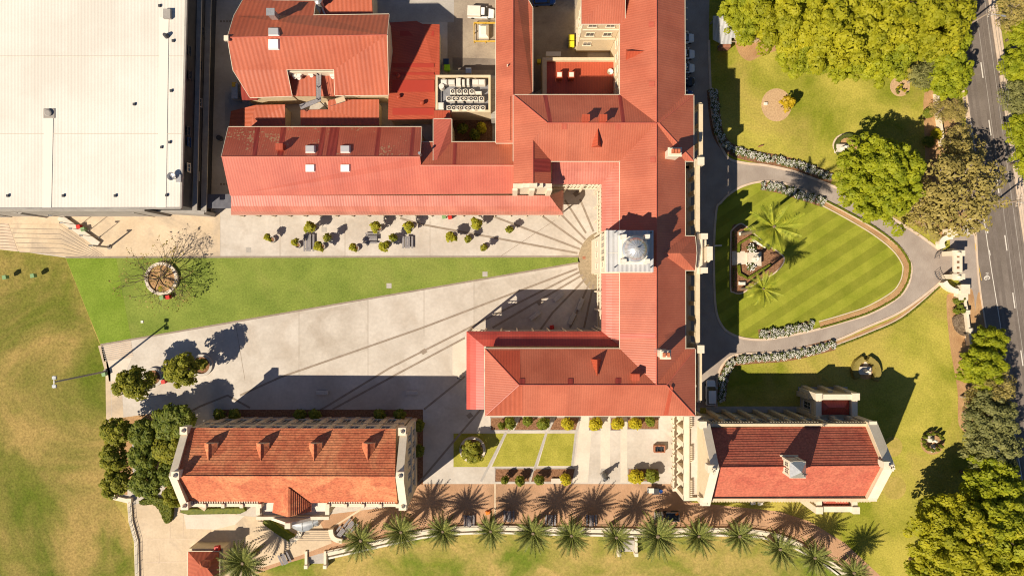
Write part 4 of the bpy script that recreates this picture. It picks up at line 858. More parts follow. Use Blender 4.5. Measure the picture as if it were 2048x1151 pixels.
for i, (x, y, s) in enumerate(((888, 164, (1.2, .9)), (903, 164, (1.2, .9)), (917, 164, (.9, 1.5)), (927, 165, (.5, 1.2)), (936, 164, (.5, 1.3)), (951, 164, (1.2, 1.0)), (964, 164, (1.2, 1.0)), (957, 185, (1.2, .5)), (882, 212, (1.0, 1.3)))):
    m = boxp(x, y, 6.9, s[0], s[1], 1.4); p = P(x, y, 6.9); m.box((p.x, p.y), (s[0] * .8, s[1] * .8, .08), 0, 6.9)
    tag(m.build('plant_cabinet', M['trim2'], None, uv=False), ['white boxy plant cabinet, first from left along the top wall of the deck', 'white boxy plant cabinet, second from left along the top wall of the deck', 'tall white cabinet, third along the top wall of the deck', 'narrow white cabinet, fourth along the top wall of the deck', 'narrow white cabinet, fifth along the top wall of the deck', 'white boxy plant cabinet, second from right along the top wall of the deck', 'white boxy plant cabinet in the top right corner of the deck', 'low white unit at the right end of the upper fan row', 'pale cabinet in the lower left corner of the deck'][i], 'cabinet', 'cabinets on the plant deck')
p = P(883, 173, 6.9); tag(MB().cyl((p.x, p.y), .5, 5.5, 7.2, 14).build('water_tank', M['trim2']), 'small round cream tank against the left deck wall', 'tank')
tag(MB().tube([(P(881, y, 6).x + .1, P(881, y, 6).y, 5.8) for y in (178, 190, 206)], .12).build('duct_pipe', M['steel']), 'pale pipe running down the left side of the deck', 'pipe')
# ---------------------------------------------------------------- 6 north range
ng = thing('north_range', 'narrow red gabled range running north beside the service yard', 'building', P(1028, 100))
roof(ng, [(1026, -60, 13.2), (1026, 286, 13.2), (992, 286, 11), (992, -60, 11), (1058, -60, 11), (1056, 0, 11), (1065, 16, 11), (1065, 196, 11), (1026, 196, 13.2)], [(0, 8, 1, 2, 3), (0, 4, 5, 6, 7, 8)], M['red'], wall=M['wall'], gutter=M['trim'])
ridge(ng, [((1026, -40, 13.2), (1026, 286, 13.2))])
m = MB(); p = P(1015, 134, 12.2); m.cyl((p.x, p.y), .12, 11.5, 13.4, 8); m.build('vent_pipe', M['trim'], ng)
fr = thing('flat_roof_annexe', 'flat red roof behind a cream parapet with two square vents', 'building', P(1160, 155))
b0, b1 = P(1085, 115, 6), P(1229, 192, 6); m = MB(); m.box(((b0.x + b1.x) / 2, (b0.y + b1.y) / 2), (b1.x - b0.x - .02, b0.y - b1.y - .02, 5.2), 0, 0); m.build('roof', M['red_s'], fr)
m = MB(); m.box(((b0.x + b1.x) / 2, b0.y - .3), (b1.x - b0.x, .6, 6), 0, 0); m.box((b0.x + .4, (b0.y + b1.y) / 2 - .31), (.8, b0.y - b1.y - .62, 6), 0, 0); m.build('parapet', M['wall'], fr)
for x in (1119, 1143):
    m = boxp(x, 149, 7.0, 1.1, 1.2, 1.8); o = m.build('roof_vent', M['red_s'], fr); boxp(x, 149, 7.06, .85, .85, .06).build('cap', M['trim2'], o)
m = MB(); p = P(1221, 142, 6.2); m.lathe((p.x, p.y, 5.3), [(.1, 0), (.4, .1), (.6, .45)], 14); m.build('satellite_dish', M['trim2'], fr)
tag(boxp(1107, 108, 3, 2.9, .9, 3).build('site_hut', M['trim2']), 'low white storage hut against the cream parapet in the yard', 'hut')
tag(boxp(937, 141, 2.4, 1.1, 1.0, 2.4).build('switch_cabinet', M['steel']), 'grey metal cabinet against the plant deck wall', 'cabinet')
# ---------------------------------------------------------------- 7 tiled hall (south west) and church (south east)
def tiled(parent, A, B, D, Cc, n, mat, amp=.10, name='roof', segs=1):
    """courses of tiles from eave A-B up to ridge D-C, each lapping over the one below"""
    A, B, D, Cc = [P(*v) for v in (A, B, D, Cc)]; m = MB(); nr = (B - A).cross(D - A).normalized()
    if nr.z < 0: nr = -nr
    for i in range(n):
        t0, t1 = i / n, (i + 1) / n; l0, r0, l1, r1 = A.lerp(D, t0), B.lerp(Cc, t0), A.lerp(D, t1), B.lerp(Cc, t1)
        fs = [[l0 + nr * amp, r0 + nr * amp, r1, l1], [l0, r0, r0 + nr * amp, l0 + nr * amp]]
        for f in fs:
            nn = (f[1] - f[0]).cross(f[2] - f[0])
            m.face(f if nn.dot(nr + Vector((0, 0, .01))) >= 0 else f[::-1])
    m.face([A - nr * .2, B - nr * .2, Cc - nr * .2, D - nr * .2]); return m.build(name, mat, parent)
def gablewall(parent, pts, thick, side, mat, cap=None, z0=0, name='gable_wall', over=.12):
    """upright end wall whose top follows pts (photo x, y, z); thick along x towards side"""
    q = [P(*p) for p in pts]; m = MB(); x = sum(p.x for p in q) / len(q)
    xa, xb = (x, x + thick * side) if side > 0 else (x + thick * side, x)
    fr = [(xa, p.y, p.z) for p in q]; bk = [(xb, p.y, p.z) for p in q]
    lo = [(xa, p.y, z0) for p in q]; lb = [(xb, p.y, z0) for p in q]
    for i in range(len(q) - 1):
        m.face([lo[i], lo[i + 1], fr[i + 1], fr[i]]); m.face([lb[i + 1], lb[i], bk[i], bk[i + 1]]); m.face([fr[i], fr[i + 1], bk[i + 1], bk[i]])
    m.face([lo[0], fr[0], bk[0], lb[0]]); m.face([fr[-1], lo[-1], lb[-1], bk[-1]])
    o = m.build(name, mat, parent)
    c = MB()
    for i in range(len(q) - 1):
        a, b = q[i], q[i + 1]; e = over; h = .22
        v = [(xa - e, a.y, a.z + .02), (xb + e, a.y, a.z + .02), (xb + e, b.y, b.z + .02), (xa - e, b.y, b.z + .02)]; t = [(p_[0], p_[1], p_[2] + h) for p_ in v]
        c.face(t if (Vector(t[1]) - Vector(t[0])).cross(Vector(t[2]) - Vector(t[0])).z > 0 else t[::-1])
        for k in range(4): l = (k + 1) % 4; c.face([v[k], v[l], t[l], t[k]])
    c.build('coping', cap or M['trim'], o); return o
ha = thing('tiled_hall', 'long terracotta tiled hall with four dormers and cream gable parapets', 'building', P(590, 900))
HE, HR = 12.8, 17.5
tiled(ha, (378, 855, HE), (792, 857, HE), (353, 951, HR), (790, 952, HR), 19, M['tile'], amp=.065)
tiled(ha, (374, 1003, HE), (795, 1005, HE), (353, 951, HR), (790, 952, HR), 20, M['tile'], amp=.07)
nl, sl = P(600, 856, HE).y - .5, P(600, 1004, HE).y + .5; xl, xr = P(372, 930, 14).x, P(797, 930, 14).x
m = MB(); m.box(((xl + xr) / 2, (nl + sl) / 2), (xr - xl, nl - sl, HE - .1), 0, 0); m.build('wall', M['wall'], ha)
gablewall(ha, [(374, 862, 13.5), (357, 951, 18.1), (374, 1014, 13.5)], 1.0, -1, M['wall'])
gablewall(ha, [(797, 864, 13.6), (799, 952, 18.2), (800, 1016, 13.6)], 1.1, 1, M['wall'])
for x, y, z in ((364, 862, 15), (347, 952, 19.3), (366, 1013, 15), (803, 864, 15), (799, 953, 19.3), (804, 1014, 15)):
    p = P(x, y, z); m = MB(); m.box((p.x, p.y), (1.15, 1.2, 2.0), 0, z - 2.7); m.box((p.x, p.y), (1.35, 1.4, .2), 0, z - .7); m.lathe((p.x, p.y, z - .5), [(.4, 0), (.36, .3), (.08, .6)], 8); m.build('pinnacle', M['trim'], ha, uv=False)
m = MB()                                           # pilasters and cornice of the north wall, and its windows
for i in range(13):
    x = xl + 1.6 + (xr - xl - 3.2) * i / 12; m.box((x, nl + .1), (.8, .2, 12.0), 0, 0)
m.box(((xl + xr) / 2, nl + .2), (xr - xl, .3, .5), 0, 12.05); m.box(((xl + xr) / 2, nl + .15), (xr - xl - .2, .3, .35), 0, 6.2); build_each(m, 'pilaster', M['wall'], ha, uv=False)
for i in range(12):
    x = xl + 1.6 + (xr - xl - 3.2) * (i + .5) / 12
    window(ha, (x, nl + .02, 10.4), 1.7, 2.2, (0, 1), M['trim']); window(ha, (x, nl + .02, 4), 1.6, 3, (0, 1), M['trim'])
er = P(799, 940, 15).x + 1.1
for y, z in ((880, 11), (905, 11), (930, 11), (955, 11), (985, 11), (880, 6), (905, 6), (930, 6), (955, 6), (985, 6)):
    window(ha, (er, P(800, y, 12.8).y, z), 1.3, 2.2, (1, 0), M['trim'])
m = MB()
for z in (8.6, 3.8): m.box((er + .12, (nl + sl) / 2), (.24, nl - sl, .3), 0, z)
build_each(m, 'string_course', M['trim'], ha, uv=False)
pu = ((384, 855, HE), (790, 857, HE), (357, 951, HR)); pd_ = ((378, 1003, HE), (795, 1005, HE), (357, 951, HR))
for x in (417, 521.5, 628, 735):
    zb = on_plane(*pu, x, 920); b = P(x, 921, zb); zf = on_plane(*pu, x, 887); f = P(x, 887, zb); m = MB()
    yb, yf, w_ = b.y, f.y, 1.15; rz_ = b.z + .05; ez = rz_ - .95; lo = on_plane(*pu, x, 880) - .3
    R0, R1 = (b.x, yb, rz_), (b.x, yf, rz_)
    for s in (-1, 1):
        e0, e1 = (b.x + s * w_, yf, ez), (b.x + s * w_, yb + 2.0, ez - .1)
        fc = [R1, R0, e1, e0]; m.face(fc if s > 0 else fc[::-1])
    dr = m.build('dormer', M['tile'], ha)
    m = MB(); m.face([(b.x - w_ * .95, yf - .12, lo), (b.x + w_ * .95, yf - .12, lo), (b.x + w_ * .95, yf - .12, ez), (b.x, yf - .12, rz_ - .1), (b.x - w_ * .95, yf - .12, ez)][::-1])
    for s in (-1, 1): fc = [(b.x + s * w_ * .95, yf - .12, lo), (b.x + s * w_ * .95, yb + 2, ez - 1.4), (b.x + s * w_ * .95, yb + 2, ez - .05), (b.x + s * w_ * .95, yf - .12, ez)]; m.face(fc if s < 0 else fc[::-1])
    m.build('dormer_cheek', M['wall'], dr)
    m = MB(); m.tube([Vector(R0) + Vector((0, 0, .02)), Vector(R1) + Vector((0, 0, .02))], .09, 6); m.build('ridge_cap', M['tile'], dr, uv=False)
m = MB(); m.tube([P(357, 951, HR + .1), P(788, 952, HR + .03)], .1, 6); m.build('ridge_cap', M['tile'], ha, uv=False)
# south parapet and the entry bay
m = MB()
for x0, x1 in ((372, 520), (656, 795)):
    a, b = P(x0, 1009, 13.2), P(x1, 1009, 13.2); m.box(((a.x + b.x) / 2, a.y), (b.x - a.x, .35, 13.0), 0, 0); m.box(((a.x + b.x) / 2, a.y - .1), (b.x - a.x, .75, .3), 0, 12.4)
    for i in range(int((b.x - a.x) / .45)): m.box((a.x + .2 + i * .45, a.y + .45), (.2, .35, .2), 0, 12.9)
    for i in range(5): m.box((a.x + (b.x - a.x) * i / 4, a.y - .15), (.6, .7, 13.35), 0, 0)
m.build('south_parapet', M['trim'], ha, uv=False)
e0, e1 = P(514, 1035, 12.6), P(657, 1035, 12.6); m = MB()
m.box(((e0.x + e1.x) / 2, (e0.y + sl) / 2), (e1.x - e0.x - .4, sl - e0.y - .4, 11.6), 0, 0); m.build('entry_bay', M['wall'], ha)
m = MB(); z = 11.62; m.box(((e0.x + e1.x) / 2, (e0.y + sl) / 2), (e1.x - e0.x - .8, sl - e0.y - .6, .12), 0, 11.6); m.build('entry_deck', M['trim2'], ha)
m = MB()
for c, s in ((((e0.x + e1.x) / 2, e0.y), (e1.x - e0.x, .55)), ((e0.x + .2, (e0.y + sl) / 2 + .32), (.55, sl - e0.y - .62)), ((e1.x - .2, (e0.y + sl) / 2 + .32), (.55, sl - e0.y - .62))): m.box(c, (*s, .8), 0, 11.8); m.box(c, (s[0] + .2, s[1] + .02, .2), 0, 12.56)
for i in range(9):
    for x in (e0.x + .55, e1.x - .55): m.box((x, e0.y + .4 + i * .25), (.3, .14, .5), 0, 11.75)
m.build('entry_parapet', M['trim'], ha, uv=False)
m = MB(); ap = P(576, 974, 15.9); fp = P(576, 1033, 15.6); lf = P(545, 1024, 12.7); rt = P(622, 1007, 12.7); lb_ = P(548, 1003, 12.9); rf = P(620, 1024, 12.4)
def courses(m, A, B, D, Cc, n, amp):
    nr = (B - A).cross(D - A).normalized(); nr = nr if nr.z > 0 else -nr
    for i in range(n):
        l0, r0, l1, r1 = A.lerp(D, i / n), B.lerp(Cc, i / n), A.lerp(D, (i + 1) / n), B.lerp(Cc, (i + 1) / n)
        for f in ([l0 + nr * amp, r0 + nr * amp, r1, l1], [l0, r0, r0 + nr * amp, l0 + nr * amp]):
            m.face(f if (f[1] - f[0]).cross(f[2] - f[0]).dot(nr + Vector((0, 0, .01))) >= 0 else f[::-1])
courses(m, lf, lb_.lerp(ap, .0), fp, ap, 9, .06); courses(m, P(622, 1022, 12.7), rt, fp, ap, 11, .14)
m.build('entry_roof', M['tile'], ha)
gm = MB(); q = [P(540, 1031, 12.6), P(576, 1040, 15.9), P(626, 1029, 12.6)]; y_ = e0.y + .1
gm.prism([(q[0].x, y_ - .5), (q[2].x, y_ - .5), (q[2].x, y_), (q[0].x, y_)], 0, 12.4)
gm.face([(q[0].x, y_ - .5, 12.4), (q[2].x, y_ - .5, 12.4), (q[1].x, y_ - .5, 15.7)]); gm.face([(q[0].x, y_, 12.4), (q[1].x, y_, 15.7), (q[2].x, y_, 12.4)])
gm.face([(q[0].x, y_ - .5, 12.4), (q[1].x, y_ - .5, 15.7), (q[1].x, y_, 15.7), (q[0].x, y_, 12.4)]); gm.face([(q[1].x, y_ - .5, 15.7), (q[2].x, y_ - .5, 12.4), (q[2].x, y_, 12.4), (q[1].x, y_, 15.7)])
gm.box((q[1].x, y_ - .3), (1.0, 1.0, .9), 0, 15.3); gm.build('entry_gable', M['trim'], ha)
# curved glass canopy by the hall steps
cn = thing('entry_canopy', 'silver curved canopy over the hall entrance steps', 'canopy', P(610, 1048))
m = MB(); rows = []
for t in np.linspace(0, 1, 7):
    c = P(572 + 64 * t, 1043 - 3 * t + 7 * math.sin(t * 3.1), 5); wd = .5 + 1.1 * math.sin(math.pi * t)
    rows.append([(c.x, c.y - wd + 2 * wd * k / 4, 4.4 + .7 * math.sin(math.pi * k / 4)) for k in range(5)])
m.grid(rows); m.build('canopy_sheet', M['zinc'], cn, smooth=True); m = MB()
for i in (1, 3, 5): m.tube([Vector(v) + Vector((0, 0, .05)) for v in rows[i]], .06)
for x, y in ((590, 1048), (606, 1050), (622, 1046)): p = P(x, y, 4.4); m.cyl((p.x, p.y), .12, 0, 4.5, 8)
m.build('canopy_rib', M['steel'], cn, uv=False)
for i, (x, y) in enumerate(((601, 1058), (631, 1049))):
    p = P(x, y, 3.2); m = MB(); m.cyl((p.x, p.y), .55, 0, 1.2, 14); m.lathe((p.x, p.y, 1.2), [(.55, 0), (.45, .3), (.6, .9), (.4, 1.5), (.08, 1.8)], 14)
    tag(m.build('stone_urn', M['steel']), ['grey domed urn at the head of the hall steps', 'smaller grey domed urn under the right end of the canopy'][i], 'urn')
# church
ch = thing('church', 'red tiled church with cream gables, buttressed walls and a metal cupola', 'building', P(1580, 920))
KE, KR = 12.0, 17.5
tiled(ch, (1417, 855, KE), (1741, 852, KE), (1425, 934, KR), (1761, 930, KR), 16, M['tile2'], amp=.065)
tiled(ch, (1415, 992, KE), (1741, 990, KE), (1425, 934, KR), (1761, 930, KR), 22, M['tile2'], amp=.06)
m = MB(); m.tube([P(1425, 934, KR + .1), P(1761, 930, KR + .03)], .1, 6); m.build('ridge_cap', M['tile2'], ch, uv=False)
nl, sl = P(1500, 849, KE).y, P(1500, 997, KE).y; xl, xr = P(1410, 930, 14).x, P(1752, 930, 14).x
m = MB(); m.box(((xl + xr) / 2, (nl + sl) / 2), (xr - xl, nl - sl - .2, KE - .2), 0, 0); m.build('wall', M['wall'], ch)
gablewall(ch, [(1405, 846, 13), (1421, 935, 18.6), (1406, 1010, 13)], 1.2, 1, M['wall'])
gablewall(ch, [(1757, 843, 12.8), (1776, 930, 18.6), (1757, 998, 12.8)], 1.5, -1, M['wall'])
for x, y, z in ((1407, 850, 14), (1424, 938, 19.6), (1408, 1003, 14), (1748, 850, 13.6), (1777, 931, 19.6), (1748, 995, 13.6)):
    p = P(x, y, z); m = MB(); m.box((p.x, p.y), (1.1, 1.15, 2.0), 0, z - 2.4); m.box((p.x, p.y), (1.3, 1.35, .2), 0, z - .4)
    if z > 19: m.box((p.x, p.y), (.3, .35, 1.6), 0, z + .2); m.box((p.x, p.y), (.3, 1.1, .3), 0, z + 1.1)
    m.build('pinnacle', M['trim'], ch, uv=False)
m = MB()
for y, s in ((nl, 1), (sl, -1)):
    m.box(((xl + xr) / 2, y + s * .05), (xr - xl, .5, .8), 0, 11.6)
    for i in range(10): m.box((xl + 1.5 + (xr - xl - 3) * i / 9, y + s * .35), (.75, .7, 8.0), 0, 0); m.box((xl + 1.5 + (xr - xl - 3) * i / 9, y + s * .2), (.6, .4, 2.6), 0, 8.0)
    for i in range(int((xr - xl) / .5)):
        if (i // 6) % 4 != 3: m.box((xl + .6 + i * .5, y + s * .42), (.25, .3, .5), 0, 11.55)
m.build('buttress', M['wall'], ch, uv=False)
for i in range(9):
    x = xl + 1.5 + (xr - xl - 3) * (i + .5) / 9; window(ch, (x, nl - .08, 8.6), 1.2, 3.6, (0, 1), M['trim']); window(ch, (x, sl + .08, 8.6), 1.2, 3.6, (0, -1), M['trim'])
for nm, (ax, ay, bx_, by, zz), rp in (('north_transept', (1633, 789, 1714, 838, 7.2), (1643, 797, 1705, 833)), ('south_transept', (1634, 985, 1714, 1022, 7.2), (1643, 992, 1705, 1016))):
    p0, p1 = P(ax, ay, zz), P(bx_, by, zz)
    if nm[0] == 's': p0.y = sl + .1
    else: p1.y = nl - .1
    m = MB(); cx_, cy_ = (p0.x + p1.x) / 2, (p0.y + p1.y) / 2; sx, sy = p1.x - p0.x, p0.y - p1.y
    m.box((cx_, cy_), (sx - .1, sy, zz - 1.2), 0, 0); o = m.build(nm, M['wall'], ch)
    m = MB(); t = .85
    for c, s in (((cx_, p0.y - t / 2 if nm[0] == 'n' else p1.y + t / 2), (sx, t)), ((p0.x + t / 2, cy_), (t, sy - 2 * t)), ((p1.x - t / 2, cy_), (t, sy - 2 * t))): m.box(c, (*s, .9), 0, zz - .9 - .25); m.box(c, (s[0] + .2, s[1] + .2, .25), 0, zz - .25)
    for x in (p0.x + .3, p1.x - .3):
        for y in ([p0.y - .3] if nm[0] == 'n' else [p1.y + .3]): m.box((x, y), (1.3, 1.3, zz + .4), 0, 0)
    m.build('parapet', M['trim'], o, uv=False)
    q0, q1 = (p0.x + 1, p0.y - .9), (p1.x - 1, p1.y + .9); m = MB(); z0_, z1_ = zz - 1.0, zz - .1; ym = (q0[1] + q1[1]) / 2; d = min(2, (q0[1] - q1[1]) * .45)
    v = [Vector((q0[0], q0[1], z0_)), Vector((q1[0], q0[1], z0_)), Vector((q1[0], q1[1], z0_)), Vector((q0[0], q1[1], z0_)), Vector((q0[0] + d, ym, z1_)), Vector((q1[0] - d, ym, z1_))]
    for f in ((0, 4, 5, 1), (1, 5, 2), (2, 5, 4, 3), (3, 4, 0)): m.face([v[i] for i in f])
    ro = m.build('transept_roof', M['red_b'] if nm[0] == 's' else M['red_k'], o)
    m = MB()
    for a, b in ((0, 4), (3, 4), (1, 5), (2, 5), (4, 5)): m.tube([v[a] + Vector((0, 0, .04)), v[b] + Vector((0, 0, .04))], .08, 5)
    m.build('ridge_cap', M['red_s'], ro, uv=False)
# stepped buttresses of the north transept's west and north faces
m = MB(); p0, p1 = P(1633, 789, 7.2), P(1714, 838, 7.2)
for i in range(3):
    x = p0.x + .6 + i * (p1.x - p0.x - 1.2) / 2; m.prism([(x - .5, p0.y), (x + .5, p0.y), (x + .5, p0.y + .8), (x - .5, p0.y + .8)], 0, 4.6, [(x - .5, p0.y), (x + .5, p0.y), (x + .5, p0.y + .5), (x - .5, p0.y + .5)])
for i in range(2):
    y = p0.y - .8 - i * 3.2; m.prism([(p0.x - .8, y - .5), (p0.x, y - .5), (p0.x, y + .5), (p0.x - .8, y + .5)], 0, 4.6, [(p0.x - .4, y - .5), (p0.x, y - .5), (p0.x, y + .5), (p0.x - .4, y + .5)])
m.build('buttress', M['wall'], ch, uv=False)
window(ch, (p0.x + .0, p0.y - 2.6, 3.2), 1.4, 3.0, (-1, 0), M['trim'])
sheet('church_apron', [(1596, 773), (1695, 773), (1695, 790), (1596, 790)], M['conc_g'], L3 + .004); sheet('church_apron', [(1412, 812), (1600, 812), (1600, 775), (1608, 775), (1608, 825), (1412, 825)], M['conc_g'], L3 + .002)
# cupola
cp = P(1594, 936, 19.0); m = MB(); m.box((cp.x - .2, cp.y), (2.4, 2.5, 4.3), 0, 15.4)
for s in (-1, 1):
    for u in (-1, 1): m.box((cp.x - .2 + s * 1.1, cp.y + u * 1.15), (.5, .5, 4.5), 0, 15.4)
m.box((cp.x - .2, cp.y), (2.8, 2.9, .3), 0, 19.5); m.box((cp.x - .2, cp.y), (3.2, 3.2, .7), 0, 15.5)
cu = m.build('cupola', M['trim'], ch, uv=False)
m = MB(); b = 1.4; zb = 19.82; ap = (cp.x - .2, cp.y, 21.4); q = [(cp.x - .2 + i * b, cp.y + j * b, zb) for i, j in ((-1, -1), (1, -1), (1, 1), (-1, 1))]
for i in range(4): m.face([q[i], q[(i + 1) % 4], ap])
m.build('cupola_roof', M['steel'], cu); m = MB(); m.tube([ap, (ap[0], ap[1], 23.2)], .06); m.box((ap[0], ap[1]), (.9, .09, .1), 0, 22.5); m.box((ap[0], ap[1]), (.09, .9, .1), 0, 22.5); m.build('cross', M['dsteel'], cu, uv=False)
for yy in (-.6, .6): window(cu, (cp.x - .2 - 1.25, cp.y + yy, 18.2), .7, 1.6, (-1, 0), M['trim'], name='louvre')
# cloister between main building and church
cl = thing('cloister', 'cream two storey cloister with balconies linking college and church', 'building', P(1350, 910))
z = 10.0; a, b = P(1374, 832, z), P(1374, 1000, z); r = P(1404, 900, z); m = MB()
m.box(((a.x + r.x) / 2, (a.y + b.y) / 2), (r.x - a.x, a.y - b.y, .5), 0, z - .9); m.build('roof_deck', M['conc'], cl)
m = MB(); n = 6; Ln = a.y - b.y
for i in range(n + 1): m.box((a.x - .25, a.y - .4 - (Ln - .8) * i / n), (.8, .9, z + .1), 0, 0)
m.box((a.x, (a.y + b.y) / 2), (.6, Ln, 1.2), 0, z - .95); m.box((a.x - .1, (a.y + b.y) / 2), (1.1, Ln, .3), 0, z - .15)
m.box(((a.x + r.x) / 2, b.y + .3), (r.x - a.x, .6, 10.2), 0, 0); m.box((a.x - 1.4, (a.y + b.y) / 2), (.15, Ln - 1, .2), 0, 5.4)
m.build('arcade', M['trim'], cl, uv=False)
m = MB(); m.box((a.x - .45, (a.y + b.y) / 2), (2.0, Ln - .4, .3), 0, 4.6)
for i in range(n):
    y = a.y - .4 - (Ln - .8) * (i + .5) / n; m.box((a.x - 1.45, y), (.16, Ln / n - 1.1, .9), 0, 4.9); 
    for s in (-1, 1): m.box((a.x - 1.45, y + s * (Ln / n / 2 - .5)), (.3, .3, 1.15), 0, 4.88)
m.build('balcony', M['trim'], cl, uv=False)
m = MB()
for i in range(int(Ln / .35)):
    if (i // 9) % 2 == 0: m.box((a.x + .75, b.y + .9 + i * .35), (.35, .16, .7), 0, z - .4)
m.build('balustrade', M['trim'], cl, uv=False)
m = MB(); m.box((a.x + 1.2, (a.y + b.y) / 2), (.3, Ln - .2, 9), 0, 0); m.build('inner_wall', M['wall'], cl)
for i in range(n):
    y = a.y - .4 - (Ln - .8) * (i + .5) / n; window(cl, (a.x + 1.04, y, 2.4), 1.5, 2.8, (-1, 0), M['trim']); window(cl, (a.x + 1.04, y, 7), 1.5, 2.4, (-1, 0), M['trim'])
p = P(1398, 910, 9.4); m = MB(); m.box((p.x, p.y), (.8, 5.4, .25), 0, z - .4); m.box((p.x, p.y + .5), (.5, 1.4, .5), 0, z - .16); m.build('roof_light', M['conc_w'], cl)
# pavilion at the bottom left, shelter at the top right
pv = thing('kiosk', 'small red hip roofed kiosk standing on the warm concrete forecourt', 'building', P(410, 1125))
V, F = hip(376, 1102, 439, 1165, 403, 412, 1133, 4.2, 6.4); roof(pv, V, F, M['red_o'], wall=M['wall'], inset=.3, gutter=M['trim'])
m = MB(); p0, p1 = P(439, 1096, 3.6), P(447, 1142, 3.6); m.box(((p0.x + p1.x) / 2, (p0.y + p1.y) / 2), (.5, p0.y - p1.y, 3.4), 0, 0); p0, p1 = P(378, 1099, 3.4), P(443, 1099, 3.4); m.box(((p0.x + p1.x) / 2, p0.y), (p1.x - p0.x, .6, 3.4), 0, 0); m.build('parapet', M['wall'], pv)
m = MB(); p = P(410, 1127, 6.3); m.box((p.x, p.y), (1.6, 1.2, .9), 0, 5.7); m.prism([(p.x - .9, p.y - .7), (p.x + .9, p.y - .7), (p.x + .9, p.y + .7), (p.x - .9, p.y + .7)], 6.6, 7.5, [(p.x - .1, p.y - .05), (p.x + .1, p.y - .05), (p.x + .1, p.y + .05), (p.x - .1, p.y + .05)]); m.build('roof_vent', M['red_o'], pv)
sh = thing('garden_shelter', 'grey corrugated garden shelter half under the big yellow green trees', 'shelter', P(1475, 65))
roof(sh, [(1426, 32, 3.4), (1450, 32, 3.4), (1450, 40, 3.6), (1520, 40, 3.6), (1520, 73, 3.2), (1463, 76, 3.2), (1463, 88, 3.0), (1442, 88, 3.0), (1426, 79, 3.1)], [(0, 1, 2, 3, 4, 5, 6, 7, 8)], M['greyroof'], th=.12)
m = MB(); p = P(1452, 91, 2.2); m.box((p.x, p.y), (2.0, .6, 2.0), 0, 0); m.build('wall', M['shade'], sh); m = MB(); p = P(1495, 76, 2.4); m.box((p.x, p.y), (5, .2, 2.4), 0, 0)
m.build('screen_wall', M['conc_y'], sh); m = MB()
for x, y in ((1430, 36), (1445, 84), (1516, 44), (1516, 70)): p = P(x, y, 3); m.box((p.x, p.y), (.2, .2, 3.05), 0, 0)
build_each(m, 'post', M['timber'], sh, uv=False)
# ---------------------------------------------------------------- entrance gate and street wall
eg = thing('entrance_gateway', 'cream stone entrance gateway with curved wings beside the road', 'gateway', P(1895, 530))
m = MB()
p0, p1 = P(1896, 500, 3), P(1896, 559, 3); xg = P(1886, 530, 0).x
m.box((xg + .9, p0.y - .6), (2.2, .9, 3.1), 0, 0); m.box((xg + .9, p1.y + .6), (2.2, .9, 3.1), 0, 0); m.box((xg + .9, (p0.y + p1.y) / 2), (1.4, p0.y - p1.y, .5), 0, 2.6); m.box((xg + .9, (p0.y + p1.y) / 2), (1.7, p0.y - p1.y + .2, .15), 0, 3.1)
for y in (p0.y - .6, p1.y + .6): m.box((xg + .9, y), (2.5, 1.1, .2), 0, 3.28); m.lathe((xg + .9, y, 3.4), [(.35, 0), (.4, .2), (.2, .5), (.03, .7)], 10)
gw = m.build('gate_arch', M['trim'], eg)
m = MB()
for k in range(4): m.box((xg + .9, (p0.y + p1.y) / 2 + (k - 1.5) * 1.1), (.5, .45, .03), 0, 3.25)
build_each(m, 'inset_panel', M['mulch'], gw, uv=False)
m = MB(); band_mb(m, spl([(1887, 496), (1884, 486), (1888, 478), (1898, 474), (1906, 473)], 6), .8, 0, 1.5); band_mb(m, spl([(1890, 563), (1896, 572), (1908, 580), (1920, 583), (1931, 584)], 6), .8, 0, 1.5)
m.build('wing_wall', M['trim'], eg); m = MB(); band_mb(m, spl([(1887, 496), (1884, 486), (1888, 478), (1898, 474), (1906, 473)], 6), 1.0, 1.51, 1.65); band_mb(m, spl([(1890, 563), (1896, 572), (1908, 580), (1920, 583), (1931, 584)], 6), 1.0, 1.51, 1.65); m.build('coping', M['trim2'], eg)
m = MB()
for x, y, h in ((1906, 465, 2.2), (1930, 578, 1.9), (1926, 590, 1.7)): p = P(x, y, h); m.box((p.x, p.y), (1.5, 1.6, h), 0, 0); m.box((p.x, p.y), (1.8, 1.9, .2), 0, h)
build_each(m, 'gate_pier', M['trim'], eg)
m = MB()
for cy, s in ((511, 1), (549, -1)):
    p = P(1884, cy, 0); pts = [(p.x - 1.6 * math.sin(t) * 1.0, p.y + s * (1.9 - 1.9 * math.cos(t)) * -1 + s * 1.2) for t in np.linspace(0, 1.5, 8)]
    m.tube([(a_, b_, 1.6) for a_, b_ in pts], .05, 4); m.tube([(a_, b_, .3) for a_, b_ in pts], .05, 4)
    for a_, b_ in pts: m.box((a_, b_), (.05, .05, 1.8), 0, 0)
m.build('iron_gate', M['dsteel'], eg, uv=False)
for i, (x, y) in enumerate(((1911, 499), (1916, 545))):
    p = P(x, y, 2.2); m = MB(); m.box((p.x, p.y), (.6, .6, .5), 0, 0); m.lathe((p.x, p.y, .5), [(.3, 0), (.25, .5), (.3, 1.0), (.16, 1.35), (.17, 1.6), (.02, 1.8)], 10); m.tube([(p.x - .5, p.y, 1.1), (p.x + .5, p.y, 1.3)], .12)
    tag(m.build('gate_statue', M['trim2']), ['white statue outside the upper end of the gateway', 'white statue outside the lower end of the gateway'][i], 'statue')
wl_ = thing('street_wall', 'low cream boundary wall running along the street bed south of the gateway', 'wall', P(1940, 650))
wp = [(1932, 592), (1930, 598), (1935, 625), (1939, 660), (1943, 690)]
m = MB(); band_mb(m, wp, .5, 0, 1.3); m.build('wall', M['trim'], wl_); m = MB()
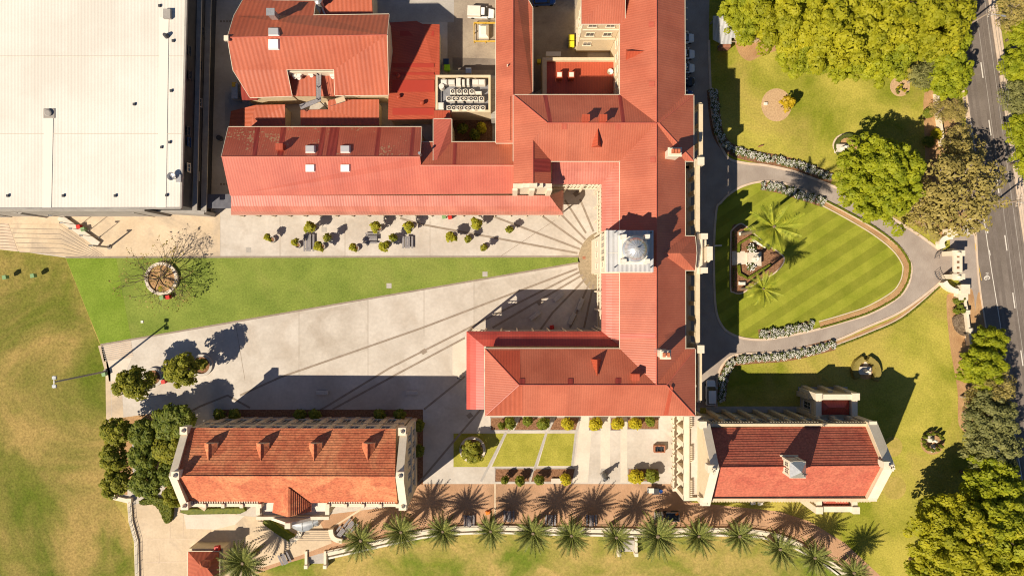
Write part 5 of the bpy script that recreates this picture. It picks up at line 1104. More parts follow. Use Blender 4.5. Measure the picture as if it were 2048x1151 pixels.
for x, y in ((1930, 598), (1936, 624), (1942, 660)): p = P(x, y, 1.5); m.box((p.x, p.y), (.8, .8, 1.6), 0, 0)
build_each(m, 'pier', M['trim'], wl_)
wl2 = thing('street_wall', 'cream boundary wall among the street trees north of the gateway', 'wall', P(1880, 230))
m = MB(); band_mb(m, [(1876, 185), (1878, 215), (1883, 250), (1888, 290)], .5, 0, 1.3); m.build('wall', M['trim'], wl2)
# terrace wall with balustrade along the palms
tw_ = thing('terrace_wall', 'low white terrace wall curving below the row of date palms', 'wall', P(1100, 1060))
pth = spl([(655, 1106), (700, 1096), (780, 1078), (860, 1062), (940, 1056), (1000, 1055), (1100, 1058), (1200, 1060), (1300, 1062), (1400, 1060), (1480, 1061), (1540, 1068), (1590, 1085), (1640, 1112), (1690, 1147), (1720, 1185)], 5)
m = MB(); band_mb(m, pth, 1.0, -1.1, .42); m.build('wall', M['trim'], tw_); m = MB(); band_mb(m, pth, .35, -1.05, .55, off=-1.0); m.build('kerb', M['trim2'], tw_)
m = MB()
for x, y in pth[::2]: p = P(x, y - 6, 0); m.box((p.x, p.y), (.09, .09, 1.1), 0, 0)
m.tube([(P(x, y - 6).x, P(x, y - 6).y, 1.1) for x, y in pth], .04, 4); m.tube([(P(x, y - 6).x, P(x, y - 6).y, .7) for x, y in pth], .03, 4); m.build('railing', M['dsteel'], tw_, uv=False)
rw = thing('retaining_wall', 'white retaining wall with a steel railing at the edge of the playing field', 'wall', P(268, 1070))
rp = [(258, 1002), (261, 1042), (272, 1082), (274, 1160)]
m = MB(); band_mb(m, rp, .8, -1.05, .35); band_mb(m, [(225, 994), (258, 1002)], .8, -1.05, .55); m.build('wall', M['trim'], rw)
m = MB(); q = [P(x + 4, y) for x, y in rp]
for z in (.4, .75, 1.1): m.tube([(p.x, p.y, z) for p in q], .035, 4)
for i in range(14):
    t = i / 13 * (len(q) - 1); k = min(int(t), len(q) - 2); p = q[k].lerp(q[k + 1], t - k); m.box((p.x, p.y), (.06, .06, 1.1), 0, 0)
m.build('railing', M['steel'], rw, uv=False)
m = MB()
for x, y in ((226, 994), (257, 1001)): p = P(x, y, 1); m.box((p.x, p.y), (.9, .9, 1.9), 0, -1)
build_each(m, 'pier', M['trim'], rw)
for i, (xs, lb) in enumerate((((1238, 1272), 'short white stair with end piers leading down to the oval near the palms'), ((613, 651), 'white stair with piers leading down to the oval below the hall steps'))):
    so = thing('garden_stair', lb, 'stair', P(xs[0] + 16, 1090)); y0 = 1080 if i == 0 else 1104; m = MB()
    for k in range(5): a, b = P(xs[0] + 3, y0 + k * 5), P(xs[1] - 3, y0 + k * 5 + 5); m.box(((a.x + b.x) / 2, (a.y + b.y) / 2), (b.x - a.x, .5, 1.0 - .19 * k), 0, -1.02)
    m.build('steps', M['conc_g'], so); m = MB()
    for x in xs: p0, p1 = P(x, y0 - 4), P(x, y0 + 27); m.box((p0.x, (p0.y + p1.y) / 2), (.5, p0.y - p1.y, 1.4), 0, -1.02); m.box((p1.x, p1.y), (.7, .7, 1.6), 0, -1.02)
    build_each(m, 'pier', M['trim'], so)
for i, (pts, lb) in enumerate((([(600, 1058), (598, 1068), (592, 1076), (580, 1082)], 'curved white wing wall left of the hall steps'), ([(661, 1058), (663, 1070), (670, 1078), (684, 1082)], 'curved white wing wall right of the hall steps'))):
    tag(band('wing_wall', spl(pts, 5), .9, 0, 1.1, M['trim'], kind=None), lb, 'wall')
# ================================================================ vegetation
def leaves_mesh(name, pos, nrm, size, mat, rng, asp=1.5):
    n = len(pos); nrm = nrm / np.maximum(1e-6, np.linalg.norm(nrm, axis=1))[:, None]
    a = np.cross(nrm, rng.normal(size=(n, 3))); a /= np.maximum(1e-6, np.linalg.norm(a, axis=1))[:, None]; b = np.cross(nrm, a)
    s = (size * rng.uniform(.6, 1.35, n))[:, None]
    A = a * s * asp * .5; B = b * s * .5
    v = np.stack([pos - A, pos - B * .9 + A * .1, pos + A, pos + B * .9 + A * .1], 1).reshape(-1, 3)
    me = bpy.data.meshes.new(name); me.vertices.add(4 * n); me.loops.add(4 * n); me.polygons.add(n)
    me.vertices.foreach_set('co', v.astype(np.float32).ravel()); me.loops.foreach_set('vertex_index', np.arange(4 * n, dtype=np.int32))
    me.polygons.foreach_set('loop_start', np.arange(0, 4 * n, 4, dtype=np.int32)); me.polygons.foreach_set('loop_total', np.full(n, 4, dtype=np.int32))
    me.materials.append(mat); me.update(); me.validate(); return me
def crown_pts(rng, R, flat, lobes, n, lr=.34, holes=0, low=-.15):
    i = np.arange(lobes) + .5; ph = i * 2.399963 + rng.uniform(0, 6.28); zz = 1 - (1 - low) * i / lobes
    d = np.stack([np.sqrt(np.maximum(0, 1 - zz ** 2)) * np.cos(ph), np.sqrt(np.maximum(0, 1 - zz ** 2)) * np.sin(ph), zz], 1)
    d += rng.normal(size=d.shape) * .13
    rl = R * lr * rng.uniform(.65, 1.3, lobes); dist = (R - rl) * rng.uniform(.72, 1.08, lobes)
    c = d * dist[:, None] * np.array([1, 1, flat])
    keep = rng.uniform(size=lobes) > holes; c, rl = c[keep], rl[keep]
    k = rng.choice(len(c), n, p=rl ** 2 / np.sum(rl ** 2))
    u = rng.normal(size=(n, 3)); u /= np.linalg.norm(u, axis=1)[:, None]; u[:, 2] = np.where(u[:, 2] < -.35, -u[:, 2], u[:, 2])
    rr = rng.uniform(.62, 1.06, n) ** .7
    pos = c[k] + u * (rl[k] * rr)[:, None] * np.array([1, 1, .85])
    nrm = u * .8 + np.array([0, 0, .6]) + rng.normal(size=(n, 3)) * .3
    return pos, nrm, c
def limb_path(a, b, rng, wob=.12, n=4):
    a, b = Vector(a), Vector(b); L_ = (b - a).length
    return [a.lerp(b, i / n) + Vector(rng.normal(size=3) * L_ * wob * (0 < i < n)) for i in range(n + 1)]
def make_tree(name, seed, R, hc, flat, lobes, n, ls, mat, bark='bark', holes=0, lr=.34, limbs=9, tr=None):
    rng = np.random.default_rng(seed); t = thing(name, '', 'tree'); pos, nrm, c = crown_pts(rng, R, flat, lobes, n, lr, holes)
    me = leaves_mesh('crown', pos + np.array([0, 0, hc]), nrm, ls, M[mat], rng); o = bpy.data.objects.new('crown', me); C.objects.link(o); o.parent = t
    tr = tr or R * .055; m = MB(); hb = max(.5, hc - R * flat * .35); m.tube([(0, 0, -.1), (R * .01, 0, hb * .5), (0, 0, hb)], [tr * 1.35, tr, tr * .85], 8)
    for k in range(min(len(c), limbs)):
        e = c[k] * (1.06 if limbs > 20 else .95) + np.array([0, 0, hc]); q = .55 if k < 9 else .42; m.tube(limb_path((0, 0, hb * rng.uniform(.7, 1)), e, rng), [tr * q, tr * q * .8, tr * q * .6, tr * q * .4, tr * q * .18], 5)
    m.build('trunk', M[bark], t, uv=False); return t
PROTO = {
    'big_a': make_tree('spreading_tree', 1, 8.5, 7.5, .62, 230, 24000, .42, 'lf_y', lr=.145, limbs=14),
    'big_b': make_tree('spreading_tree', 2, 8.5, 7.5, .58, 210, 22000, .42, 'lf_y2', holes=.18, lr=.15, limbs=14),
    'round': make_tree('round_tree', 3, 8.5, 8, .66, 260, 24000, .40, 'lf_g', lr=.13),
    'olive': make_tree('street_tree', 4, 6, 6.2, .6, 90, 3000, .34, 'lf_o', holes=.3, bark='barkp', lr=.19, limbs=60),
    'green': make_tree('leafy_tree', 5, 6, 6.2, .62, 110, 9500, .40, 'lf_g', holes=.08, lr=.18),
    'grey': make_tree('gum_tree', 6, 6, 6.5, .62, 90, 7000, .36, 'lf_gr', holes=.15, bark='barkp', lr=.2, limbs=24),
    'dark': make_tree('grove_tree', 7, 3, 4.6, .85, 64, 5600, .29, 'lf_d', lr=.26),
    'mid': make_tree('grove_tree', 8, 3, 4.6, .85, 60, 4600, .29, 'lf_m', lr=.25, holes=.2),
    'pot': make_tree('potted_tree', 9, 1.35, 2.3, .9, 12, 360, .40, 'lf_p', lr=.46, holes=.2),
    'potd': make_tree('potted_tree', 10, 1.3, 2.2, .9, 11, 340, .38, 'lf_m', lr=.46, holes=.2),
    'gold': make_tree('golden_tree', 11, 2.0, 2.6, .7, 16, 420, .42, 'yel', lr=.36, holes=.15),
    'shy': make_tree('yellow_shrub', 12, 1.4, .9, .75, 18, 650, .34, 'lf_s', lr=.4),
    'shd': make_tree('dark_shrub', 13, 1.2, .8, .75, 14, 480, .34, 'hedge', lr=.42),
}
used = set()
def plant(proto, px, py, z, R, label, group=None, name=None, base=None, cat='tree', sq=None):
    pr = PROTO[proto]; R0 = {'big_a': 8.5, 'big_b': 8.5, 'round': 8.5, 'olive': 6, 'green': 6, 'grey': 6, 'dark': 3, 'mid': 3, 'pot': 1.35, 'potd': 1.3, 'gold': 2, 'shy': 1.4, 'shd': 1.2}[proto]
    hc0 = {'big_a': 7.5, 'big_b': 7.5, 'round': 8, 'olive': 6.2, 'green': 6.2, 'grey': 6.5, 'dark': 4.6, 'mid': 4.6, 'pot': 2.3, 'potd': 2.2, 'gold': 2.6, 'shy': .9, 'shd': .8}[proto]
    s = R / 10 * (1 - z / H) / R0; p = P(px, py, z); loc = (p.x, p.y, 0); sc_ = (s, s, z / hc0 if sq is None else s * sq)
    rz = random.uniform(0, 6.28)
    if proto not in used: used.add(proto); pr.location = loc; pr.scale = sc_; pr.rotation_euler = (0, 0, rz); o = pr
    else: o = dup(pr, loc, rz, sc_)
    o['label'] = label; o['category'] = cat
    if group: o['group'] = group
    if name: o.name = name
    return o
# --- north garden canopy
canopy = [(1500, 28, 6.5, 62, 'lowest left tree of the yellow green canopy, over the grey shelter'), (1575, 18, 9, 88, 'second tree from left along the top of the garden canopy'), (1610, 88, 7, 62, 'smaller tree on the lower left fringe of the canopy above the lawn'), (1672, 40, 10.5, 92, 'wide crowned tree in the middle of the yellow green canopy'), (1690, 108, 7, 58, 'low tree dipping to the lawn at the canopy centre'), (1760, 20, 11, 95, 'tall spreading tree right of the canopy centre at the top edge'), (1765, 92, 8, 68, 'tree on the lower right fringe of the canopy above the pale round bed'), (1845, 35, 10, 88, 'rightmost big crown of the canopy beside the road'), (1600, -40, 10, 80, 'tree cut by the top edge at left of the canopy'), (1715, -45, 11, 85, 'tree cut by the top edge at the middle of the canopy'), (1835, -50, 11, 85, 'tree cut by the top edge near the road')]
for i, (x, y, z, R, lb) in enumerate(canopy): plant('big_a' if i % 2 else 'big_b', x, y, z, R, lb, 'trees of the north garden canopy')
for x, y, z, R, pr, lb in ((1886, 88, 6.5, 48, 'green', 'green tree beside the kerb at the canopy edge'), (1890, 152, 6, 48, 'green', 'bright green tree overhanging the road above the brown shrubs'), (1845, 150, 5, 30, 'grey', 'grey brown bushy tree left of the green roadside tree')): plant(pr, x, y, z, R, lb, 'trees beside the road')
plant('round', 1754, 362, 9, 83, 'big round bright green tree standing between drive and lawn')
for x, y, z, R, lb in ((1905, 395, 8, 92, 'large sparse olive brown tree showing pale branches by the gateway'), (1855, 415, 6.5, 58, 'lower olive brown tree between round green tree and gateway'), (1930, 320, 7, 52, 'thin olive tree overhanging the road above the gateway')): plant('olive', x, y, z, R, lb, 'sparse trees by the gateway', sq=1.0)
for x, y, R, pr, lb in ((1885, 218, 26, 'olive', 'brown twiggy shrub against the street wall'), (1915, 222, 24, 'olive', 'brown twiggy shrub beside the kerb'), (1860, 225, 12, 'shd', 'small green shrub at the lawn edge by the street wall'), (1877, 267, 14, 'shy', 'bright rounded shrub astride the street wall'), (1860, 283, 13, 'shd', 'darker rounded shrub left of the bright wall shrub'), (1915, 282, 34, 'olive', 'olive shrub tree at the kerb above the large sparse tree')): plant(pr, x, y, 2.5 if pr == 'olive' else 1.2, R, lb, cat='shrub', sq=.8)
# --- street trees to the south
for x, y, z, R, pr, lb in ((1975, 682, 5, 34, 'green', 'small yellow green street tree nearest the gateway'), (1960, 732, 6, 46, 'green', 'yellow green street tree second below the gateway'), (1985, 775, 6, 42, 'olive', 'olive street tree below the yellow green pair'), (1955, 800, 5, 36, 'olive', 'bare branched pale tree over the street bed'), (1975, 838, 7, 52, 'grey', 'grey green street tree level with the church'), (1982, 885, 7, 55, 'grey', 'lower grey green street tree above the bright green one'), (1978, 965, 8, 56, 'green', 'bright green street tree below the grey green pair'), (1955, 1010, 7, 40, 'green', 'small bright tree tucked left below the street tree')): plant(pr, x, y, z, R, lb, 'street trees south of the gateway')
for x, y, z, R, lb in ((1900, 1075, 9, 85, 'big yellow green tree at the lower right with its shadow on the lawn'), (1985, 1050, 9.5, 80, 'big yellow green tree at the lower right edge by the road'), (1870, 1150, 8, 60, 'yellow green tree cut by the bottom edge at lower right'), (1960, 1140, 9, 80, 'wide yellow green tree in the bottom right corner'), (2040, 1120, 9, 60, 'yellow green tree cut by the right edge at the bottom')): plant('big_b' if x % 20 else 'big_a', x, y, z, R, lb, 'big trees at the lower right')
for i, (x, y, R, pr) in enumerate(((2025, 25, 42, 'olive'), (2045, 65, 34, 'green'), (2032, 135, 36, 'green'), (2040, 195, 38, 'grey'), (2045, 260, 40, 'green'), (2055, 320, 34, 'green'))): plant(pr, x, y, 4.5, R, ORD[i] + ' tree from the top beyond the road at the right edge', 'trees beyond the road')
# --- lower left grove and planters
gr = [(236, 862, 30, 'mid'), (290, 865, 30, 'dark'), (352, 845, 40, 'dark'), (231, 915, 29, 'mid'), (291, 912, 30, 'dark'), (344, 898, 34, 'mid'), (236, 962, 30, 'mid'), (296, 962, 32, 'dark'), (342, 945, 24, 'dark'), (352, 985, 24, 'mid')]
gl = ['top left tree of the grove beside the field', 'top middle tree of the grove', 'top right tree of the grove nearest the tiled hall roof', 'left tree in the second row of the grove', 'middle tree in the second row of the grove', 'right tree in the second row against the hall gable', 'bottom left tree of the grove', 'bottom middle tree of the grove', 'small tree squeezed against the hall gable in the grove', 'lowest small tree at the hall corner of the grove']
for (x, y, R, pr), lb in zip(gr, gl): plant(pr, x, y, 5.5, R * 1.06, lb, 'trees of the lower left grove')
plant('mid', 367, 738, 6.5, 36, 'leaning green tree left of its round planter on the court', 'trees in round planters'); plant('mid', 270, 766, 6.5, 36, 'dark green tree left of the planter nearest the field', 'trees in round planters')
plant('mid', 945, 903, 3.0, 24, 'small bushy tree inside the round planter on the court lawn', 'trees in round planters')
def planter(name, lb, x, y, r0, r1, h, wall='bench', soil='mulch', cat='planter'):
    t = thing(name, lb, cat, P(x, y)); p = P(x, y, h); m = MB(); m.ring(p, r0, r1, 0, h, 40); m.build('rim', M[wall], t); m = MB(); m.cyl(p, r0, 0, h - .25, 28); m.build('soil', M[soil], t); return t
planter('round_planter', 'large round stone planter holding the bare tree on the turf', 322, 557, 2.7, 3.3, .6, 'conc_w', 'dirt')
planter('round_planter', 'round planter beside the dark green tree near the field', 306, 754, 1.4, 1.9, .5, 'bench'); planter('round_planter', 'round planter with grey rim beside the leaning green tree', 402, 730, 1.7, 2.2, .5, 'bench')
planter('round_planter', 'white rimmed round planter on the court lawn', 945, 899, 2.1, 2.6, .5, 'conc_w')
plant('potd', 402, 728, 1.6, 15, 'dark round shrub in the grey rimmed planter', cat='shrub', sq=.7); plant('potd', 303, 756, 1.6, 15, 'olive shrub in the planter near the field', cat='shrub', sq=.7)
# --- bare tree
bt = thing('bare_tree', 'nearly leafless spreading tree growing from the large round planter', 'tree', P(322, 556)); rng = np.random.default_rng(5); m = MB(); tips = []
b0 = P(322, 556, .4)
def grow(p, d, L_, r, lev):
    q = p; pts = [p]; rs = [r]
    for i in range(3): d = (d + Vector(rng.normal(size=3)) * .16 + Vector((0, 0, .02))).normalized(); q = q + d * L_ / 3; pts.append(q); rs.append(r * (1 - .14 * (i + 1)))
    m.tube(pts, rs, 4 if lev else 6)
    if lev == 6: tips.append(q); return
    for k in range(3 if lev < 3 else 2):
        a = Vector(rng.normal(size=3)); nd = (d + a * (.42 if lev else .65)); nd.z = max(nd.z, .05 if lev else .3) * .8; grow(pts[-1 if k < 2 else 2], nd.normalized(), L_ * rng.uniform(.68, .88), r * .6, lev + 1)
for k in range(6):
    an = k * 1.05 + .2; grow(b0 + Vector((0, 0, .4)), Vector((math.cos(an) * .8, math.sin(an) * .8, .75)).normalized(), 2.6, .17, 1)
m.build('trunk', M['bark'], bt, uv=False)
tp = np.array(tips); k = rng.choice(len(tp), 520); pos = tp[k] + rng.normal(size=(520, 3)) * .22 - np.array(bt.location)
me = leaves_mesh('crown', pos, rng.normal(size=(520, 3)) + np.array([0, 0, .8]), .26, M['lf_o'], rng); o = bpy.data.objects.new('crown', me); C.objects.link(o); o.parent = bt
plant('shy', 318, 577, .9, 7, 'tiny yellow shrub at the foot of the bare tree', cat='shrub', sq=.5)
# --- potted trees of the court: (x, y, radius, pot centre)
pots = [(536, 474, 9, 'pot', 544, 479), (590, 484, 9, 'pot', 595, 490), (621, 455, 14, 'pot', 625, 457), (655, 474, 10, 'potd', 658, 474), (638, 492, 12, 'pot', 644, 493), (707, 494, 10, 'pot', 712, 496), (752, 453, 13, 'pot', 758, 457), (768, 492, 13, 'pot', 771, 491), (786, 475, 10, 'potd', 787, 475), (818, 453, 13, 'pot', 821, 453), (902, 473, 13, 'pot', 903, 473), (952, 448, 14, 'pot', 953, 448), (936, 477, 9, 'potd', 936, 477), (968, 494, 9, 'potd', 968, 494), (1018, 459, 9, 'potd', 1018, 459)]
for i, (x, y, R, pr, bx_, by) in enumerate(pots):
    planter('plant_pot', ORD[i] + ' round grey pot from the left along the court', bx_, by, .45, .62, .7, 'gwall', 'mulch', 'pot')['group'] = 'tree pots along the court'
    plant(pr, x, y, 2.6 if R > 9 else 2.2, R, '%s little %s tree from the left in the pots along the court' % (ORD[i], 'yellow green' if pr == 'pot' else 'dark green'), 'little trees in the court pots')
plant('gold', 1574, 206, 3, 17, 'small golden leaved tree beside the pale mulch circle')
for x, y, R, pr, lb in ((1020, 845, 13, 'shd', 'green shrub in the first bed below the south wing'), (1003, 850, 8, 'shd', 'small shrub at left in the first bed below the south wing'), (1055, 840, 12, 'shd', 'green shrub at left in the second bed'), (1087, 846, 14, 'shd', 'olive green shrub at right in the second bed'), (1135, 847, 14, 'shy', 'yellow shrub in the third bed'), (1191, 847, 15, 'shy', 'yellow shrub in the narrow fourth bed'), (1235, 846, 14, 'shy', 'yellow shrub in the narrow fifth bed'), (1270, 846, 14, 'shy', 'yellow shrub at left in the bed by the cloister'), (1300, 842, 11, 'shd', 'dark shrub at right in the bed by the cloister'), (1010, 958, 9, 'shd', 'leftmost low shrub of the lower bed'), (1040, 960, 11, 'shd', 'second low shrub of the lower bed'), (1078, 958, 11, 'shd', 'third low shrub of the lower bed'), (1131, 957, 13, 'shy', 'yellow shrub beside the white block seat'), (1272, 952, 17, 'shy', 'yellow shrub in the lower right bed'), (1303, 950, 15, 'shd', 'dark shrub in the lower right bed'), (925, 258, 12, 'shd', 'dark shrub in the shaded planted court'), (963, 256, 12, 'shy', 'sunlit shrub in the shaded planted court'), (950, 270, 12, 'shd', 'second dark shrub in the shaded planted court')): plant(pr, x, y, 1.3, R, lb, 'shrubs in the courts', cat='shrub')
for i, (x, y) in enumerate(((440, 828), (470, 828), (600, 828), (630, 828), (760, 828), (800, 828), (838, 850), (838, 900))): plant('shd', x, y, 1.2, 13, ORD[i] + ' dark shrub in the shaded bed along the tiled hall', 'shrubs along the tiled hall', cat='shrub')
# --- palms
def frond(m, base, az, L_, rise, droop, wd, leaf, rng, n=9, vee=.35, gap=1):
    d = Vector((math.cos(az), math.sin(az), 0)); s = Vector((-d.y, d.x, 0)); sp = []
    for i in range(n + 1):
        t = i / n; sp.append(Vector(base) + d * (L_ * t * (1 - .12 * t * droop)) + Vector((0, 0, rise * L_ * t - droop * L_ * t * t * .55)))
    for i in range(n):                             # rachis and paired leaflets
        t = (i + .5) / n; w_ = wd * (.35 + .65 * math.sin(math.pi * min(1, t * .9 + .12))) * (1 - .35 * t); a, b = sp[i], sp[i + 1]
        for sg in (-1, 1):
            e = a.lerp(b, .5) + s * sg * w_ + d * w_ * leaf + Vector((0, 0, w_ * vee + rng.normal() * .05))
            m.face([a, b.lerp(a, .1 * gap), e] if sg < 0 else [a, e, b.lerp(a, .1 * gap)])
    return sp
def make_palm(name, seed, nf, L_, wd, hc, tr, mat, rises, leaf=1.0, n=9, vee=.35, gap=1, dead=0):
    rng = np.random.default_rng(seed); t = thing(name, '', 'palm'); m = MB()
    for k in range(nf):
        u = k / nf; az = k * 2.39996 + rng.normal() * .12; rise = rises[0] + (rises[1] - rises[0]) * u; l = L_ * rng.uniform(.82, 1.08) * (1 - .25 * max(0, u - .6))
        frond(m, (math.cos(az) * .15, math.sin(az) * .15, hc), az, l, rise, .75 - .25 * u + rng.normal() * .06, wd * rng.uniform(.85, 1.1), leaf, rng, n, vee, gap)
    m.build('fronds', M[mat], t, uv=False); m = MB()
    for k in range(dead): az = rng.uniform(0, 6.28); frond(m, (0, 0, hc - .1), az, L_ * rng.uniform(.6, .85), -.35, .9, wd, leaf, rng, n, vee, gap)
    if dead: m.build('dead_fronds', M['lf_t'], t, uv=False)
    m = MB(); m.tube([(0, 0, -1.1), (.05, 0, hc * .5), (0, 0, hc - .1), (0, 0, hc + .35)], [tr * 1.25, tr, tr * 1.05, tr * .6], 10); m.build('trunk', M['pbark'], t, uv=False); return t
dp = [make_palm('date_palm', s, nf, l_, .50, 5.9, .40, 'lf_pl', (-.45, 1.25), leaf=1.6, n=13, vee=.2, dead=dd) for s, nf, l_, dd in ((21, 84, 3.9, 5), (22, 62, 3.6, 9), (23, 74, 3.75, 3))]
dpos = [(488, 1128, 1.12), (725, 1076, 1.12), (805, 1066, 1.0), (887, 1062, .88), (982, 1058, .92), (1070, 1066, 1.05), (1147, 1068, 1.0), (1230, 1069, 1.0), (1312, 1075, 1.15), (1397, 1075, .95), (1478, 1076, .98), (1560, 1094, 1.0), (1633, 1113, .98), (1712, 1146, 1.0)]
for i, (x, y, s) in enumerate(dpos):
    p = P(x, y, 6.0 * s); loc = (p.x, p.y, 0)
    o = dp[i] if i < 3 else dup(dp[i % 3], loc, 0, s); o.location = loc; o.scale = (s, s, s); o.rotation_euler = (random.uniform(-.07, .07), random.uniform(-.07, .07), i * 1.3); o.scale = (s * random.uniform(.92, 1.08), s * random.uniform(.92, 1.08), s)
    o['label'] = ORD[i] + ' date palm from the left in the row along the terrace wall' if i else 'leftmost date palm, standing alone beside the small red kiosk'; o['group'] = 'date palms along the terrace'
rp_ = make_palm('royal_palm', 31, 30, 5.0, 1.15, 17.0, .3, 'lf_ry', (-.1, 1.0), leaf=.9, n=20, vee=-.2, gap=1)
p = P(1548, 453, 17.0); rp_.location = (p.x, p.y, 0); rp_['label'] = 'tall palm with wide drooping crown over the statue garden'; rp_['group'] = 'palms of the statue garden'
r2 = dup(rp_, (0, 0, 0), 1.1, .70, 'shorter palm at the lower end of the statue garden', 'palms of the statue garden'); p = P(1527, 577, 17 * .70); r2.location = (p.x, p.y, 0)
# --- rose bushes
rng = np.random.default_rng(41); rb = thing('rose_bush', '', 'rose bush'); pos, nrm, c_ = crown_pts(rng, .62, .8, 9, 110, .45); me = leaves_mesh('foliage', pos + np.array([0, 0, .55]), nrm, .30, M['rose'], rng); o = bpy.data.objects.new('foliage', me); C.objects.link(o); o.parent = rb
pos, nrm, c_ = crown_pts(rng, .78, .8, 9, 36, .4, low=.05); me = leaves_mesh('blooms', pos + np.array([0, 0, .66]), np.tile([0, 0, 1.0], (36, 1)) + rng.normal(size=(36, 3)) * .25, .155, M['bloom'], rng, 1.1); o = bpy.data.objects.new('blooms', me); C.objects.link(o); o.parent = rb
m = MB()
for k in range(4): m.tube([(0, 0, 0), (math.cos(k * 1.6) * .3, math.sin(k * 1.6) * .3, .6)], .03, 4)
m.build('stem', M['bark'], rb, uv=False)
RL = {'north': 'white rose bush in the long bed curving along the north side of the drive', 'island_north': 'white rose bush in the bed on the upper edge of the striped lawn', 'island_south': 'white rose bush in the bed on the lower edge of the striped lawn', 'south': 'white rose bush in the long bed curving along the south side of the drive'}
first = True
for kk, path in RB.items():
    w_ = [P(x, y) for x, y in path]; dist = 0; nxt_ = 0.4
    for a, b in zip(w_, w_[1:]):
        L_ = (b - a).length; d = (b - a).normalized(); nn = Vector((-d.y, d.x, 0))
        while nxt_ < dist + L_:
            q = a + d * (nxt_ - dist)
            for row in ((-.28, .32) if 'island' not in kk else (-.45, .4)):
                p = q + nn * (row + random.uniform(-.15, .15)) + d * random.uniform(-.2, .2); s = random.uniform(.65, 1.05)
                if first: first = False; o = rb; o.location = p; o.scale = (s,) * 3
                else: o = dup(rb, p, random.uniform(0, 6), s)
                o['label'] = RL[kk]; o['group'] = {'north': 'roses north of the drive', 'island_north': 'roses on the upper island edge', 'island_south': 'roses on the lower island edge', 'south': 'roses south of the drive'}[kk]
            nxt_ += 1.0
        dist += L_
for i, (x, y, lb) in enumerate(((1499, 497, 'cluster of white roses above the path in the statue garden'), (1498, 533, 'cluster of white roses below the path in the statue garden'))): o = dup(rb, P(x, y), i, 1.5, lb); del o['group']
# --- hedges
def hedge(lb, pts, wd, h, n, closed=False, poly=False, mat='hedge', name='clipped_hedge'):
    rng = np.random.default_rng(len(pts) + int(pts[0][0])); t = thing(name, lb, 'hedge', P(*pts[0])); m = MB()
    if poly: q = ccw([tuple(P(x, y, h)[:2]) for x, y in pts]); m.prism(q, 0, h - .12)
    else: band_mb(m, pts, wd * .9, 0, h - .12)
    core = m.build('core', M[mat], t, uv=False); bm = bmesh.new(); bm.from_mesh(core.data); bmesh.ops.triangulate(bm, faces=bm.faces); ar = np.array([f.calc_area() * (1 if f.normal.z > -.5 else 0) for f in bm.faces]); ar /= ar.sum()
    k = rng.choice(len(ar), n, p=ar); P_, N_ = np.zeros((n, 3)), np.zeros((n, 3)); bm.faces.ensure_lookup_table()
    for i, f in enumerate(k):
        f = bm.faces[int(f)]; a, b = sorted(rng.uniform(size=2)); v = [np.array(l.vert.co) for l in f.loops]; P_[i] = v[0] * a + v[1] * (b - a) + v[2] * (1 - b) + np.array(f.normal) * .08; N_[i] = np.array(f.normal)
    bm.free(); me = leaves_mesh('foliage', P_, N_ + rng.normal(size=(n, 3)) * .35, .26, M[mat], rng); o = bpy.data.objects.new('foliage', me); C.objects.link(o); o.parent = t; return t
hedge('tapering clipped hedge beside the grove on the warm forecourt', spl([(278, 1003), (300, 998), (326, 998), (341, 1000), (341, 1035), (334, 1046), (327, 1040), (318, 1020), (306, 1008), (285, 1009)], 3, True), 0, 1.1, 1500, poly=True)
hedge('long low clipped hedge under the south wall of the tiled hall', [(362, 1019), (376, 1023), (480, 1021), (488, 1017)], 1.2, 1.0, 1500)
hedge('short diagonal clipped hedge left of the hall steps', [(529, 1040), (556, 1060), (585, 1078)], 1.6, 1.0, 1200)
hedge('left curved half of the clipped hedge ring round the lower lawn statue', spl([(1728, 717), (1716, 726), (1711, 742), (1716, 755)], 5), 1.3, 1.2, 900, mat='lf_o'); hedge('right curved half of the clipped hedge ring round the lower lawn statue', spl([(1738, 717), (1752, 728), (1757, 745), (1752, 760)], 5), 1.3, 1.2, 900, mat='lf_o')
hedge('curved hedge on the upper side of the statue bed by the round tree', spl([(1686, 309), (1677, 301), (1675, 288), (1682, 276), (1696, 270), (1710, 275), (1717, 287)], 5), .8, .9, 900, mat='rose')
hedge('clipped edging hedge above the path in the statue garden', [(1478, 503), (1479, 487), (1503, 472), (1540, 497)], .5, .7, 600); hedge('clipped edging hedge below the path in the statue garden', [(1478, 530), (1480, 547), (1496, 556), (1540, 530)], .5, .7, 600)
hedge('dark red mounded ground shrub in the street bed', spl([(1908, 636), (1922, 628), (1934, 640), (1937, 665), (1928, 670), (1913, 658)], 3, True), 0, .5, 700, poly=True, mat='lf_t', name='ground_shrub')
for i, (x, y) in enumerate(((1912, 602), (1922, 598), (1912, 622), (1923, 620), (1918, 612))): plant('shd', x, y, .9, 7, ORD[i] + ' small tuft in the pale bed below the gateway', 'tufts in the street bed', cat='shrub')
for i in range(11):
    a = i * .52 + .5
    plant('shd', 1865 + 19 * math.cos(a), 882 - 17 * math.sin(a), .8, 4.5, 'small round shrub in the ring about the white garden statue', 'shrub ring about the garden statue', cat='shrub')
for i in range(16):
    rng2 = random.Random(i); plant('shd' if i % 3 else 'shy', 1800 + rng2.uniform(-10, 14), 173 + rng2.uniform(-14, 15), .4, 2.2, 'tiny tuft planted in the pale round bed near the roadside trees', 'tufts in the pale round bed', cat='shrub')
for i, (x, y) in enumerate([(1467, 465 + 5.5 * k) for k in range(7)] + [(1467, 535 + 5.5 * k) for k in range(8)]): plant('shd', x, y, .3, 2.2, 'tiny seedling in the row along the left edge of the statue garden', 'seedlings in the statue garden', cat='plant')
